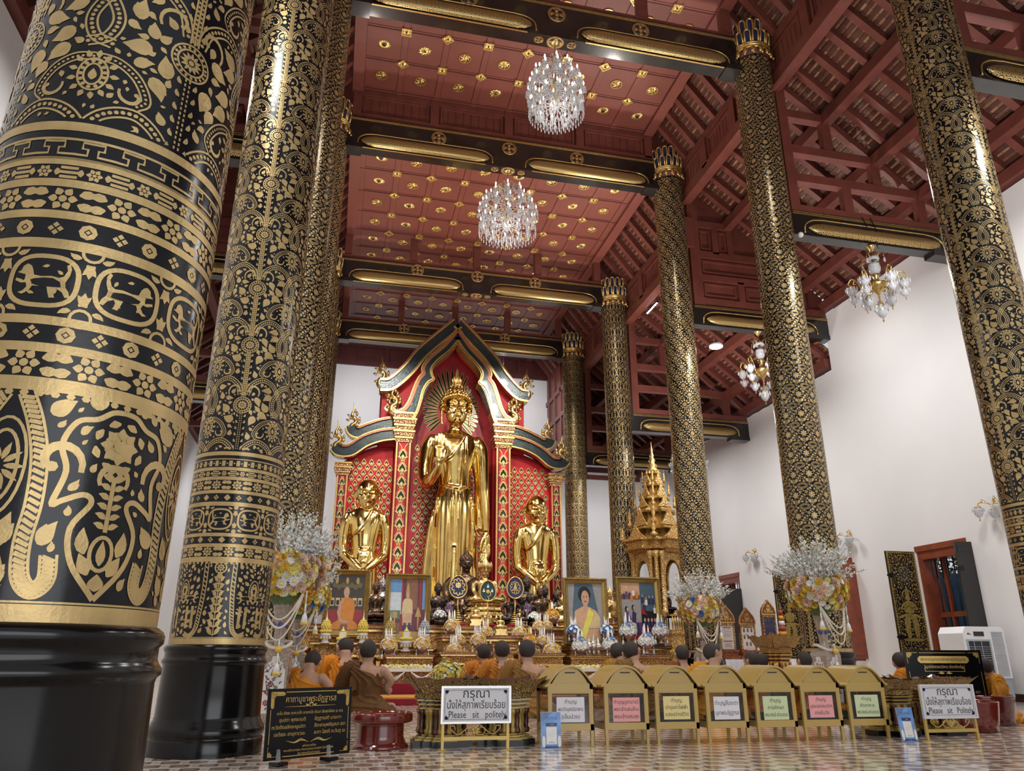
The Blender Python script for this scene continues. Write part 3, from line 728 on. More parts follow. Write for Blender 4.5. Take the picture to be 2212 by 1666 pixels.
def cell_design(k, rnd):
    c = Orn(); L = 2*pi*RC
    if k <= 1:
        w_, h = L/4, .605
        st = .022
        for e in (-1, 0, 1): c.rib([(e*.017, .085), (e*.017, .52)], .008)
        for z in np.arange(.10, .52, .022): c.rect((-.0085, z), .007, .013); c.rect((.0085, z), .007, .013)
        for z in np.arange(.13, .50, .06):
            for d in (-1, 1): c.leaf((d*.024, z), pi/2-d*.9, .034, .018, d*1.4, 4)
        for cy in (0, h):
            half = None
            if cy == 0:
                for r in (.078, .055): c.ring((0, 0), r, .008, n=26)
                c.flower((0, 0), .046, 12); c.beads([(cos(t)*.066, sin(t)*.066) for t in np.linspace(0, 2*pi, 25)], .022, .0065)
        for d in (-1, 1):                # beaded bands springing from each medallion
            A = bez([(d*.028, .10), (d*.06, .20), (d*.15, .265), (d*.25, .24), (d*.314, .165), (d*.36, .06), (d*.335, -.03), (d*.27, -.06)], 6)
            T = np.gradient(A, axis=0); T /= np.linalg.norm(T, axis=1)[:, None]; N = np.stack([-T[:, 1], T[:, 0]], 1)
            for g in (-1, 1): c.rib(A+N*g*.02, .008)
            c.beads(A, .021, .0085, n=6)
            B = bez([(d*.314, .48), (d*.24, .47), (d*.17, .42), (d*.13, .34), (d*.16, .30)], 5)
            T = np.gradient(B, axis=0); T /= np.linalg.norm(T, axis=1)[:, None]; N = np.stack([-T[:, 1], T[:, 0]], 1)
            for g in (-1, 1): c.rib(B+N*g*.016, .007)
            c.beads(B, .018, .006, n=5)
            c.scroll((d*.13, .10), pi/2-d*.3, .075, 4.8, .014, d); c.scroll((d*.22, .36), -pi/2, .05, 4.6, .012, -d)
        c.ring((w_/2, .40), .05, .008, .07, 22); c.ring((w_/2, .40), .03, .008, .046, 18); c.beads([(w_/2+.04*cos(t), .40+.058*sin(t)) for t in np.linspace(0, 2*pi, 24)], .024, .008, n=6); c.leaf((w_/2, .375), pi/2, .05, .03)
        for i in range(13):
            a = i*2*pi/13; c.leaf((w_/2+cos(a)*.056, .40+sin(a)*.078), a, .032, .022, n=3)
        sizes, tr = (.10, .075, .055, .04, .03, .02), 620
    elif k == 2:
        w_, h = L/9, .375
        c.flower((0, .21), .062, 7, core=.36, rot=pi/2); c.leaf((0, .18), pi/2, .07, .05)
        for i in (-1, 0, 1): c.rib([(i*.014, .04), (i*.014, .12)], .006)
        for d in (-1, 1):
            c.disc((d*.05, .10), .024, .028); c.disc((d*.085, .14), .018, .022); c.leaf((d*.03, .06), pi/2-d*.4, .05, .03)
            c.flower((d*.088, .26), .03, 5); c.leaf((d*.05, .285), pi/2-d*.3, .05, .03, d)
        for rx, ry, ww in ((.086, .052, .007), (.055, .026, .007)): c.ring((w_/2, 0), rx, ww, ry, 26)
        c.beads([(w_/2+.07*cos(t), .039*sin(t)) for t in np.linspace(0, 2*pi, 30)], .02, .0065, n=6)
        sizes, tr = (.05, .036, .026, .019), 260
    elif k == 3:
        w_, h = L/9, .5
        for cx, cy in ((0, .125), (w_/2, .375)):
            c.flower((cx, cy), .058, 8, core=.34)
            for i in range(5):
                a = pi/2+(i-2)*.62; c.leaf((cx+cos(a)*.064, cy+.01+sin(a)*.064), a, .07, .042, 0, 4)
                a = -pi/2+(i-2)*.55; c.leaf((cx+cos(a)*.066, cy+sin(a)*.066), a, .06, .036, 0, 4)
        sizes, tr = (.05, .036, .026, .02), 240
    elif k == 4:
        w_, h = L/12, .46
        for d in (-1, 1):
            for g in (0, .016):
                A = np.array([(d*(w_/2-.01-g)*(.5+.5*cos(2*pi*t)) if 0 else d*((w_/2-.012)*sin(pi*t)**1.3+.006-g*.9*sin(pi*t)), .46*t) for t in np.linspace(0.03, .97, 20)]); c.rib(A, .0085)
            c.scroll((0, .10), pi/2-d*.9, .05, 4.5, .010, d); c.scroll((0, .26), pi/2-d*.6, .036, 4.3, .009, d)
            c.leaf((0, .33), pi/2-d*.5, .06, .026, -d*.6)
            c.leaf((w_/2*d*.98, .0), pi/2, .09, .022, d*.8); c.leaf((w_/2*d*.98, 0), -pi/2, .09, .022, -d*.8)
        c.leaf((0, .17), pi/2, .09, .034); c.rib([(0, .05), (0, .4)], .006); c.leaf((0, .36), pi/2, .06, .03)
        sizes, tr = (.034, .024), 90
    else:
        w_, h = L/9, .42
        for d in (-1, 1):
            c.scroll((0, .05), pi/2-d*.4, .09, 5.2, .011, d, n=14); c.scroll((w_/2*d*.9, .26), pi/2+d*.5, .07, 4.9, .010, -d, n=12)
        c.flower((0, .21), .04, 6)
        sizes, tr = (.055, .04, .03, .022, .016), 420
    F = Fill(c, -w_/2, w_/2, 0, h); F.mark_orn(.0035)
    F.run(sizes, tr, lambda p: pi/2+np.sign(p[0])*-.7+3*sin(p[1]*17+p[0]*23), rnd, gap=.003, asp=.66 if k <= 1 else .72, fancy=2 if k == 0 else 1 if k == 1 else 0)
    return c, w_, h
def column_shaft_orn(k):
    rnd = random.Random(10+k); L = 2*pi*RC; zt = 13.32 if k <= 3 else 11.72
    if k == 0: zt = 5.2
    o = circ_bands(k); o.stamp(low_zone(k, rnd))
    c, w_, h = cell_design(k, rnd); n = int(round(L/w_)); z = 2.535+(.0 if k > 1 else .085)
    z0 = z
    if k <= 1: z0 = 2.94 if k == 0 else 2.97-.605*0
    if k <= 1: z0 -= .605
    i = 0
    while z0+i*h < zt-.1:
        zz = z0+i*h
        for j in range(n):
            x = -L/2+(j+.5)*w_
            if zz < 2.53 or zz+h > zt:              # trim the cell at the zone's ends
                V = c.V(); keep = [q for q in c.f if 2.53 < zz+V[list(q), 1].min() and zz+V[list(q), 1].max() < zt]
                t = Orn(); t.v = [V]; t.n = len(V); t.f = keep; t.m = [0]*len(keep); o.stamp(t, x, zz)
            else: o.stamp(c, x, zz)
        i += 1
    return o
def column_meshes(k):
    zt = 13.35 if k <= 3 else 11.75
    sh = MB().lathe([(RC, .8), (RC, zt)], 96, sm=True, cap=False).mesh('shaft', LACQ)
    orn = column_shaft_orn(k); inl = orn.wrap(RC); print('col', k, len(inl.f)); inl = inl.mesh('gilding', GOLDINLAY)
    b = MB().lathe([(.468, 0), (.468, .115), (.462, .125), (.455, .13), (.470, .15), (.474, .18), (.466, .215), (.448, .235), (.446, .25), (.436, .262), (.428, .30), (.420, .69), (.424, .705), (.436, .715), (.436, .735), (.424, .75), (.418, .765), (.418, .80), (.430, .812), (.432, .835), (.424, .85), (.408, .862), (.40, .863)], 96, cap=False).mesh('plinth', LACQS)
    return sh, inl, b
def capital(zt):
    """crown of lotus petals with blue glass, tied by a rope ring"""
    rg = MB()
    for z, r, w_ in ((-.70, .425, .035), (-.655, .432, .03), (-.76, .425, .03)):
        rg.lathe([(r+w_*cos(a), zt+z+w_*sin(a)) for a in np.linspace(-pi, pi, 9)], 40, cap=False)
    for i in range(16):
        a = i*2*pi/16; T = Matrix.Translation((0, 0, zt)) @ Matrix.Rotation(a, 4, 'Z')
        q = MB().sph((.45, 0, -.86), .045, 8, 6, rz=.085, ry=.062); rg.merge(q, T)
        rg.merge(MB().sph((.49, 0, -.97), .032, 6, 5), T)
    pe = MB()
    def petal(a, r, z, h, w_):
        T = Matrix.Translation((0, 0, zt)) @ Matrix.Rotation(a, 4, 'Z'); m = MB(); out = [(cos(t)*w_, max(0, sin(t))*w_*1.3+h) for t in np.linspace(0, pi, 7)]
        path = [(r-.01, -w_, z)]+[(r+.035*(q[1]/h), -q[0], z+q[1]) for q in out]+[(r-.01, w_, z)]
        m.tube(path, .022, 6)
        m.add([(p[0]-.004, p[1], p[2]) for p in path], [tuple(range(len(path)))], 1); pe.merge(m, T)
    for i in range(16): petal((i+.5)*2*pi/16, .43, -.66, .26, .062)
    for i in range(16): petal(i*2*pi/16, .40, -.46, .38, .062)
    for i in range(16): pe.merge(MB().sph((.475, 0, -.30), .022, 6, 5), Matrix.Translation((0, 0, zt)) @ Matrix.Rotation((i+.5)*2*pi/16, 4, 'Z'))
    co = MB().lathe([(.40, zt-1.0), (.405, zt-.3), (.36, zt-.05)], 32)
    return rg, pe, co
CLAB = {(0, 0): 'huge black and gold lacquer column in the left foreground', (0, 1): 'gilded black column with round medallions, second on the left', (0, 2): 'gilded black column third on the left, behind the medallion column',
        (0, 3): 'slender sliver of gilded column fourth on the left', (0, 4): 'gilded column with wavy tracery, fifth on the left', (0, 5): 'farthest gilded column on the left beside the altar',
        (1, 1): 'gilded black column with ringed vine pattern at the right edge', (1, 2): 'gilded column with flower clusters behind the right flower vase', (1, 3): 'gilded column with dense floral lattice in front of the gold pavilion',
        (1, 4): 'gilded column with ogee tracery left of the gold pavilion', (1, 5): 'gilded column touching the right edge of the altar arch'}
CAPM = {}
for k in range(6):
    sh, inl, pl = column_meshes(k); zt = 14.3 if k <= 3 else 12.55
    if zt not in CAPM:
        a, b, c = capital(zt); CAPM[zt] = (a.mesh('rope_ring', GOLDT), b.mesh('petal_crown', [GOLDT, GLASSBLUE]), c.mesh('capital', REDD))
    for sd in (0, 1):
        if (sd, k) not in CLAB: continue
        x = CR if sd else CL; face = math.atan2(-ROW[k], -x)+pi/2
        off = {(0, 0): .17, (0, 1): -.05+.314*0, (1, 1): -.235, (1, 2): .08}.get((sd, k), 0)
        if k <= 1: off += 0 if (2*pi*RC/4) else 0
        rz = face+off/RC+(pi/4 if k <= 1 else 0)
        t = thing('column', CLAB[(sd, k)], 'column', (x, ROW[k], 0), rz)
        obj('shaft', sh, t); obj('gilding', inl, t); obj('plinth', pl, t)
        if k >= 1:
            cp = obj('capital', CAPM[zt][2], t); obj('petal_crown', CAPM[zt][1], cp); obj('rope_ring', CAPM[zt][0], cp)
# ================================================================ tie beams
def scale_mat():
    m, nt, b = new_mat('gilt_lotus_scales'); vec, (x, y, z) = coords(nt)
    t = nt.nodes.new('ShaderNodeTexCoord'); vec2 = vec
    v = z/.075; u = x/.15+v.floor()*.5; fu = (u.frac()-.5)*2; fv = v.frac()
    d = (fu*fu+fv*fv*1.1).sqrt(); r = (d*3.2).frac(); f = r.gt(.42)*d.lt(1.25)
    nt.links.new(mix(nt, f, (.012, .01, .008), (.74, .51, .18)), b.inputs['Base Color'])
    nt.links.new((f*.75).k, b.inputs['Metallic']); b.inputs['Roughness'].default_value = .3
    bump(nt, b, f, .6, .01); return m
SCALES = scale_mat()
BEAMB = mat('black_beam_lacquer', (.012, .010, .009), .25, 0, .4, vary=.5, vs=2.5, bmp=.06, bs=8)
def gilt_panel(x0, x1, z, r=.155, y=-.16):
    """long round-ended quarter moulding on the lower edge, with its gold outline"""
    m = MB(); n = 14; P = []
    for x, s in [(x0, .02), (x0+.05, .45), (x0+.16, .8), (x0+.34, 1)]+[(x1-.34, 1), (x1-.16, .8), (x1-.05, .45), (x1, .02)]:
        P.append([(x, y-.02-r*.62*s*sin(a), z+r*s*-cos(a)) for a in np.linspace(0, pi, n)])
    m.grid(np.array(P), 0, True)
    o = bez([(x0-.09, y-.012, z-.12), (x0-.05, y-.012, z+.08), (x0+.12, y-.012, z+.2), (x0+.38, y-.012, z+.235)], 5)
    q = o.copy(); q[:, 0] = x0+x1-q[:, 0]; m.tube(np.vstack([o, q[::-1]]), .016, 6, 1); return m
def medallion(r=.2):
    m = MB().lathe([(r, 0), (r, .02), (r-.03, .028), (r-.05, .012), (.02, .012)], 26, cap=False)
    for i in range(8):
        a = i*pi/4; m.sph((cos(a)*r*.52, sin(a)*r*.52, .014), .05, 8, 5, mi=i % 2, rz=.016)
    m.sph((0, 0, .015), .045, 10, 6, rz=.025); return m
MEDM = medallion().mesh('medallion', [mat('aged_gilt', (.40, .235, .09), .4, .6, vary=.3, vs=20), BEAMB])
def nave_beam(k, label):
    dz = 0 if k <= 3 else -1.6; y = ROW[k]; t = thing('tie_beam', label, 'beam', (0, y, 0))
    h = .93 if k <= 3 else .80; zb = 13.02+dz+(.13 if k > 3 else 0); b = MB().box((CL+.36, -.16, zb), (CR-.36, .16, zb+h))
    b.box((CL+.3, -.2, zb-.03), (CL+.75, .2, zb+.1)); b.box((CR-.75, -.2, zb-.03), (CR-.3, .2, zb+.1))
    b.build('beam_body', BEAMB, t)
    g = MB()
    for zz, hh in ((h-.06, .014), (h-.10, .022)): g.box((CL+.4, -.172, zb+zz), (CR-.4, -.158, zb+zz+hh))
    for x0, x1 in ((-.3, 3.1), (4.17, 7.57)): g.box((x0+.1, -.17, zb-.006), (x1-.1, -.14, zb+.006))
    g.build('gilt_line', GOLDT, t)
    for x0, x1 in ((-.25, 3.1), (4.17, 7.52)): gilt_panel(x0, x1, zb+.19).build('gilded_panel', [SCALES, GOLDT], t)
    for i in (-1, 0, 1):
        o = obj('medallion', MEDM, t, (NX+i*1.9, -.165, zb+.60)); o.rotation_euler = (pi/2, 0, 0)
    for i, s in ((-1, .55), (0, 1.), (1, .55)):
        o = obj('underside_rosette', MEDM, t, (NX+i*.36, -.02, zb-.002)); o.rotation_euler = (pi, 0, 0); o.scale = (s*.95, s*.8, 1)
for k, l in ((2, 'black tie beam with gilt scale panels at the top, carrying the nearest chandelier'), (3, 'black tie beam with gilt scale panels below the dark panelled wall, carrying the second chandelier'),
             (4, 'third black tie beam from the top, under open red posts'), (5, 'farthest black tie beam, half hidden by the altar arch')): nave_beam(k, l)
def aisle_beam(k, sd, label):
    dz = 0 if k <= 3 else -1.6; y = ROW[k]; t = thing('aisle_beam', label, 'beam', (0, y, 0))
    mx(MB().box((8.6, -.13, 9.0+dz), (12.66, .13, 9.58+dz)).box((12.0, -.15, 8.93+dz), (12.66, .15, 9.05+dz)), sd).build('beam_body', BEAMB, t)
    g = MB()
    for zz, hh in ((.50, .02), (.545, .014)): g.box((8.7, -.142, 9.0+dz+zz), (12.64, -.128, 9.0+dz+zz+hh))
    mx(g, sd).build('gilt_line', GOLDT, t)
    mx(gilt_panel(9.0, 12.2, 9.17+dz, .13, -.13), sd).build('gilded_panel', [SCALES, GOLDT], t)
RL = {1: 'black aisle beam with gilt panel in the top right corner', 2: 'black aisle beam holding the nearest gold chandelier on the right', 3: 'black aisle beam below red raised panels on the right',
      4: 'black aisle beam fourth down the right aisle, above the white wall', 5: 'farthest black aisle beam, crossed by the pavilion spire'}
for k in range(1, 6): aisle_beam(k, 1, RL[k])
for k in range(1, 5): aisle_beam(k, -1, ['', 'black aisle beam in the upper gap between the two nearest left columns', 'black aisle beam in the middle gap between the two nearest left columns', 'black aisle beam low in the gap between the two nearest left columns', 'lowest black aisle beam above the white slit of left wall'][k])
# ================================================================ altar arch
FX = 3.58
REDL = mat('vermilion_lacquer', (.47, .012, .018), .5, 0, 0, vary=.10, vs=2, spec=.25)
REDN = mat('crimson_niche', (.36, .010, .018), .5, 0, 0, vary=.12, vs=2)
SLATE = mat('dark_glass_mosaic', (.030, .042, .045), .16, .35, .2, vary=.7, vs=55, bmp=.35, bs=60)
BRICK = mat('red_gold_braid', (.36, .13, .06), .35, .4, vary=.5, vs=30)
MOSB = carved('gilded_mosaic_capital', (.62, .44, .17), (.22, .035, .03), 16, .32)
def zp(zx, zy, y=25.0):     # photo point of the arch on its own upright plane
    p = at(700+zx/2.975, 690+zy/2.975, y=y); return np.array([p.x-FX, p.z])
def sym(pts):                # right half from left-half points
    return [(-a, b) for a, b in pts]
arch = thing('altar_arch', 'red and gold arched altar backdrop with dark mosaic gables behind the tall golden statue', 'altar', (FX, 0, 0))
def L(*pts): return [tuple(zp(*p)) for p in pts]
apex = zp(845, 40); ax = apex[0]
def half(pts): return np.array([(x-ax*(1 if x > -1.2 else .6), z) for x, z in L(*pts)])
out1 = bez([(0, 12.10), (-.55, 11.55), (-1.22, 10.85), (-1.62, 10.25), (-2.0, 9.80), (-2.3, 9.56), (-2.62, 9.52)], 6)     # outer gable, its lower edge
def strip(m, path, w, y0, y1, mi=0, f=1):
    """upright moulding of width w along a path, with depth"""
    P = np.array(path)*np.array([f, 1]); T = np.gradient(P, axis=0); T /= np.linalg.norm(T, axis=1)[:, None]; N = np.stack([-T[:, 1], T[:, 0]], 1)*f
    w = np.broadcast_to(np.asarray(w, float), (len(P),))
    a, b = P-N*(w/2)[:, None], P+N*(w/2)[:, None]
    R = np.stack([np.c_[a[:, 0], np.full(len(P), y1), a[:, 1]], np.c_[a[:, 0], np.full(len(P), y0), a[:, 1]], np.c_[b[:, 0], np.full(len(P), y0), b[:, 1]], np.c_[b[:, 0], np.full(len(P), y1), b[:, 1]]], 1)
    m.grid(R, mi, False, cv=True, flip=f < 0)
def off(path, d):
    P = np.array(path); T = np.gradient(P, axis=0); T /= np.linalg.norm(T, axis=1)[:, None]; N = np.stack([-T[:, 1], T[:, 0]], 1); return P+N*d
inn = bez([(0, 11.40), (-.30, 10.98), (-.70, 10.58), (-.92, 10.24), (-.88, 9.95), (-.84, 9.86), (-1.02, 9.72), (-1.18, 9.40), (-1.26, 9.0), (-1.36, 8.62), (-1.50, 8.32)], 6)
out2 = bez([(0, 11.75), (-.42, 11.15), (-.92, 10.62), (-1.14, 10.25), (-1.12, 10.02), (-1.28, 9.78), (-1.42, 9.38), (-1.54, 8.98), (-1.72, 8.66), (-2.0, 8.50), (-2.2, 8.62)], 6)
# --- back panels and front plate
WZ = .9
m = MB().prism([(-2.55, WZ), (2.55, WZ), (2.55, 9.6), (1.2, 11.0), (0, 12.0), (-1.2, 11.0), (-2.55, 9.6)], .25, Matrix.Translation((0, 25.55, 0)))
m.build('back_panel', REDN, arch)
for f in (1, -1):
    ol = [(-1.98, WZ), (-1.98, 7.45), (-2.52, 7.45), (-2.52, 9.62)]+[tuple(p) for p in out1[::-1][4:]]+[tuple(p) for p in inn]+[(-1.42, 8.0), (-1.42, WZ)]
    pl = MB().prism([(x*f, z) for x, z in (ol if f > 0 else ol[::-1])], .5, Matrix.Translation((0, 25.02, 0))); pl.build('front_panel', REDL, arch)
    m = MB(); 
    for a, b, w in ((0, .26, 0),): pass
    strip(m, out1, .34, 24.72, 25.3, 0, f); strip(m, off(out1, -.19), .05, 24.66, 25.0, 1, f); strip(m, off(out1, -.25), .045, 24.70, 25.0, 2, f)
    strip(m, off(out1, .20), .05, 24.66, 25.0, 1, f); strip(m, off(out1, .145), .02, 24.70, 24.9, 1, f)
    m.build('outer_gable_band', [SLATE, GOLDT, BRICK], arch)
    m = MB(); mid = (inn[:len(out2)]+out2[:len(inn)])/2 if len(inn) == len(out2) else inn
    d = np.linalg.norm(inn-out2, axis=1)
    strip(m, mid, np.clip(d*.86, .15, .5), 24.62, 25.2, 0, f); strip(m, inn, .05, 24.56, 25.2, 1, f); strip(m, off(inn, .055), .03, 24.60, 25.2, 1, f)
    strip(m, off(out2, -.03), .10, 24.60, 25.0, 2, f); strip(m, off(out2, -.10), .03, 24.58, 25.0, 1, f)
    m.build('inner_arch_band', [SLATE, GOLDT, BRICK], arch)
# --- side wings with their curved roofs
for f in (1, -1):
    top = bez([(-2.02, 7.62), (-2.5, 7.50), (-3.0, 7.30), (-3.45, 7.02), (-3.80, 6.96)], 5)
    ol = [(-3.62, WZ), (-3.62, 6.9)]+[tuple(p) for p in top[::-1][5:]]+[(-2.02, WZ)]
    MB().prism([(x*f, z) for x, z in (ol if f > 0 else ol[::-1])], .3, Matrix.Translation((0, 25.2, 0))).build('wing_panel', REDL, arch)
    for (q, nm, yy) in (([(-2.0, 7.82), (-2.5, 7.72), (-3.0, 7.50), (-3.45, 7.16), (-3.82, 7.14), (-3.96, 7.28)], 'wing_roof_band', 24.75), ([(-2.0, 8.28), (-2.45, 8.17), (-2.9, 7.98), (-3.2, 7.84), (-3.42, 7.90), (-3.5, 8.06)], 'wing_roof_band', 24.95)):
        b = bez(q, 5); m = MB(); strip(m, b, .32, yy, yy+.5, 0, f); strip(m, off(b, .18), .045, yy-.06, yy+.2, 1, f); strip(m, off(b, -.18), .06, yy-.06, yy+.2, 2, f); strip(m, off(b, -.22), .025, yy-.08, yy+.2, 1, f)
        m.build(nm, [SLATE, GOLDT, BRICK], arch)
# --- pilasters
LOT = {}
def lotus(o, x, z, h, w, mi_g=0, mi_d=1, mi_l=2):
    """pointed lotus bud: gold outline, dark glass petals"""
    t = np.linspace(0, 1, 9); L_ = np.c_[-w/2*np.sin(pi*t**.8), t*h]; Rr = L_[::-1]*np.array([-1, 1])
    def bud(s, mi, dz=0): o.poly([(x+a*s, z+dz+b*s) for a, b in np.vstack([L_[:-1]*np.array([1, 1]), Rr[:-1]])][::-1], mi)
    bud(1., mi_g)
def lotus_orn(W, H, px, pz, h, w, stag=True):
    """three sheets: gold ground buds, dark buds, inner petal lines"""
    G, D, Q = Orn(), Orn(), Orn(); nz = int(H/pz); nx = int(W/px)
    for j in range(nz):
        for i in range(-1, nx+1):
            x = (i+.5+(.5 if stag and j % 2 else 0)-nx/2)*px; z = (j+.5)*pz-h/2
            if abs(x)+w/2 > W/2: continue
            def bud(o, s, dz, ww=1.):
                t = np.linspace(0, 1, 7); a = w*s*ww/2*np.sin(pi*t**.75); zz = z+dz+t*h*s
                o.rib(np.c_[np.full(7, x), zz][:], 2*a+1e-4)
            bud(G, 1., 0); bud(D, .78, h*.08); bud(Q, .42, h*.12, 1.1); 
            for d in (-1, 1): Q.leaf((x+d*w*.08, z+h*.16), pi/2-d*.75, h*.42, w*.2, -d*.8, 4)
    return G, D, Q
LGRN = mat('dark_green_glass', (.035, .05, .03), .15, .45, vary=.6, vs=70)
LGLD = mat('gilt_lotus_outline', (.66, .48, .19), .3, .6, vary=.2, vs=20)
def inlay(parent, orns, T, name='lotus_pattern', ys=(-.006, -.010, -.014)):
    m = MB()
    for o, y, i in zip(orns, ys, range(3)):
        if o.f: q = o.lay(y, T); q.m = [i]*len(q.f); m.merge(q)
    return m.build(name, [LGLD, LGRN, LGLD], parent)
for f in (1, -1):
    for xc, w, zt, yy, cap in ((-1.72, .50, 7.55, 24.72, 1.05), (-3.64, .36, 6.35, 24.9, .45)):
        x = xc*f; m = MB().box((x-w/2, yy, WZ), (x+w/2, 25.3, zt))
        pl = m.build('pilaster', REDL, arch)
        g = MB()
        for d in (-1, 1):
            g.box((x+d*(w/2-.03)-.022, yy-.02, WZ), (x+d*(w/2-.03)+.022, yy+.02, zt)); g.box((x+d*(w/2-.09)-.012, yy-.012, WZ), (x+d*(w/2-.09)+.012, yy+.02, zt), 1)
        g.build('gilt_edge', [GOLDT, SLATE], pl)
        px = w-.16
        G, D, Q = lotus_orn(w-.1, zt-WZ, px*.98, .46 if w > .4 else .36, .44 if w > .4 else .34, px*.80, False)
        Z = Orn()                        # the wavy gold diamond chain round the buds
        for d in (-1, 1):
            zz = np.arange(WZ, zt, .03)-WZ; pz = .46 if w > .4 else .36
            Z.rib(np.c_[d*(px*.30+px*.17*np.cos((zz/pz-.5)*2*pi)), zz], .016)
        G.stamp(Z); inlay(pl, (G, D, Q), tr(x, yy, WZ))
        c = MB(); z = zt; n = 5 if w > .4 else 3
        for i in range(n):
            h = cap/n; e = .03+.035*(i % 2)+.02*i
            c.box((x-w/2-e, yy-e, z+i*h), (x+w/2+e, 25.25, z+(i+.62)*h)); c.box((x-w/2-e-.03, yy-e-.03, z+(i+.62)*h), (x+w/2+e+.03, 25.25, z+(i+.92)*h), 1)
        c.build('capital', [MOSB, GOLDT], pl)
# --- lotus diaper on the red panels
for f in (1, -1):
    x = -2.72*f; o = lotus_orn(1.46, 6.2, .25, .185, .24, .15)
    inlay(arch, o, tr(x, 25.2, WZ))
    o = lotus_orn(.62, 1.9, .29, .24, .27, .17); inlay(arch, o, tr(-2.18*f, 25.02, 7.75))
o = lotus_orn(2.5, 6.9, .26, .20, .25, .155); inlay(arch, o, tr(0, 25.55, WZ))
# --- rays of mirror glass round the head
HZ = 9.02; m = MB(); Q = Orn(); Dk = Orn()
for i in range(31):
    a = math.radians(-42+i*264/30); r0 = .50; up = max(0, sin(a)); r1 = (1.02 if abs(cos(a)) > .5 else 1.30+.55*(up-.86)/.14) if up < .99 else 1.75
    r1 = min(r1, 1.08+.62*max(0, up-.55))
    p0, p1 = np.array([cos(a)*r0, HZ+sin(a)*r0*1.2]), np.array([cos(a)*r1, HZ+sin(a)*r1*1.2])
    tt = np.linspace(0, 1, 6)[:, None]; P = p0+(p1-p0)*tt; ww = np.array([.05, .065, .075, .08, .085, .03])
    Q.rib(P+0, ww+.024); Dk.rib(P[:], ww-.006)
inlay(arch, (Q, Dk, Orn()), tr(-.03, 25.54, 0), 'halo_rays')
# --- naga finials
def naga(sc=1.):
    m = MB(); b = bez([(.30, 0, -.12), (.12, 0, -.10), (-.03, 0, .02), (-.02, 0, .18), (.10, 0, .28), (.10, 0, .42), (.0, 0, .50), (-.03, 0, .62), (.03, 0, .80), (.0, 0, 1.02)], 5)
    m.tube(b, np.interp(np.linspace(0, 1, len(b)), [0, .2, .5, .62, .75, 1], [.075, .09, .07, .085, .05, .006]), 8)
    for (x, z, a, l, w_) in ((.16, .25, .7, .22, .05), (.19, .36, .9, .2, .045), (.10, .52, 1.0, .22, .045), (.06, .62, 1.2, .2, .04), (-.10, .34, 2.4, .16, .045), (-.08, .50, 2.2, .16, .04), (.12, -.02, .9, .20, .05), (.22, -.04, .5, .16, .045), (-.06, .10, 2.6, .15, .05), (.02, .12, .5, .18, .05)):
        t = np.linspace(0, 1, 6); P = np.c_[x+np.cumsum(np.cos(a+.9*t))*l/6, np.zeros(6), z+np.cumsum(np.sin(a+.9*t))*l/6]; m.tube(P, w_*np.sin(pi*np.clip(.25+.74*t, 0, 1))+.002, 6)
    m.sph((-.07, -.03, .44), .05, 8, 6); m.sph((.02, 0, .16), .09, 8, 6, ry=.06); return m
NAGA = naga().mesh('naga_finial', mat('naga_gilt', (.70, .48, .17), .26, .85, vary=.2, vs=12))
for f in (1, -1):
    for x, z, y, s in ((-2.62, 9.55, 24.85, 1.08), (-2.16, 8.60, 24.75, 1.08), (-3.45, 7.95, 25.1, .95), (-3.93, 7.22, 24.95, 1.0)):
        o = obj('naga_finial', NAGA, arch, (x*f, y, z)); o.scale = (s*f, s, s)
# ================================================================ statues
def head_mb(h=1., lobes=.0, nose=1.):
    """head of height h facing -y, centred on the skull"""
    m = MB()
    m.sph((0, .03*h, .10*h), .36*h, 20, 14, rz=.39*h, ry=.42*h); m.sph((0, -.07*h, -.17*h), .275*h, 18, 12, rz=.32*h, ry=.29*h); m.sph((0, -.26*h, -.405*h), .09*h, 10, 8, rz=.08*h)
    for d in (-1, 1):
        m.sph((d*.17*h, -.22*h, -.13*h), .12*h, 10, 8, rz=.13*h)
        m.tube([(d*.04*h, -.395*h, .07*h), (d*.13*h, -.40*h, .115*h), (d*.24*h, -.34*h, .075*h)], [.022*h, .026*h, .012*h], 6)
        m.sph((d*.15*h, -.335*h, .015*h), .075*h, 10, 6, rz=.036*h, ry=.05*h); m.tube([(d*.07*h, -.375*h, .0), (d*.15*h, -.392*h, -.018*h), (d*.23*h, -.345*h, .004*h)], .013*h, 5)
        e = [(d*.365*h, .02*h, .09*h), (d*.405*h, .07*h, .10*h), (d*.41*h, .09*h, .02*h), (d*.385*h, .04*h, -.10*h), (d*.37*h, .02*h, -.14*h)]
        m.tube(e, [.03*h, .04*h, .045*h, .035*h, .03*h], 6); m.sph((d*.375*h, .045*h, .0), .035*h, 8, 6, rz=.12*h, ry=.075*h)
        if lobes: m.tube([(d*.375*h, .02*h, -.10*h), (d*.36*h, 0, -.30*h), (d*.355*h, -.02*h, -(.30+lobes)*h)], [.035*h, .035*h, .045*h], 6)
    m.tube([(0, -.385*h, .06*h), (0, -.43*h, -.02*h), (0, -.485*h*nose, -.115*h), (0, -.40*h, -.15*h)], [.03*h, .036*h, .05*h, .03*h], 8)
    for d in (-1, 1): m.sph((d*.05*h, -.405*h, -.125*h), .034*h, 8, 6)
    m.tube([(-.12*h, -.325*h, -.225*h), (-.05*h, -.375*h, -.215*h), (0, -.378*h, -.222*h), (.05*h, -.375*h, -.215*h), (.12*h, -.325*h, -.225*h)], [.008*h, .024*h, .022*h, .024*h, .008*h], 6)
    m.tube([(-.10*h, -.325*h, -.25*h), (0, -.375*h, -.275*h), (.10*h, -.325*h, -.25*h)], [.008*h, .03*h, .008*h], 6)
    return m
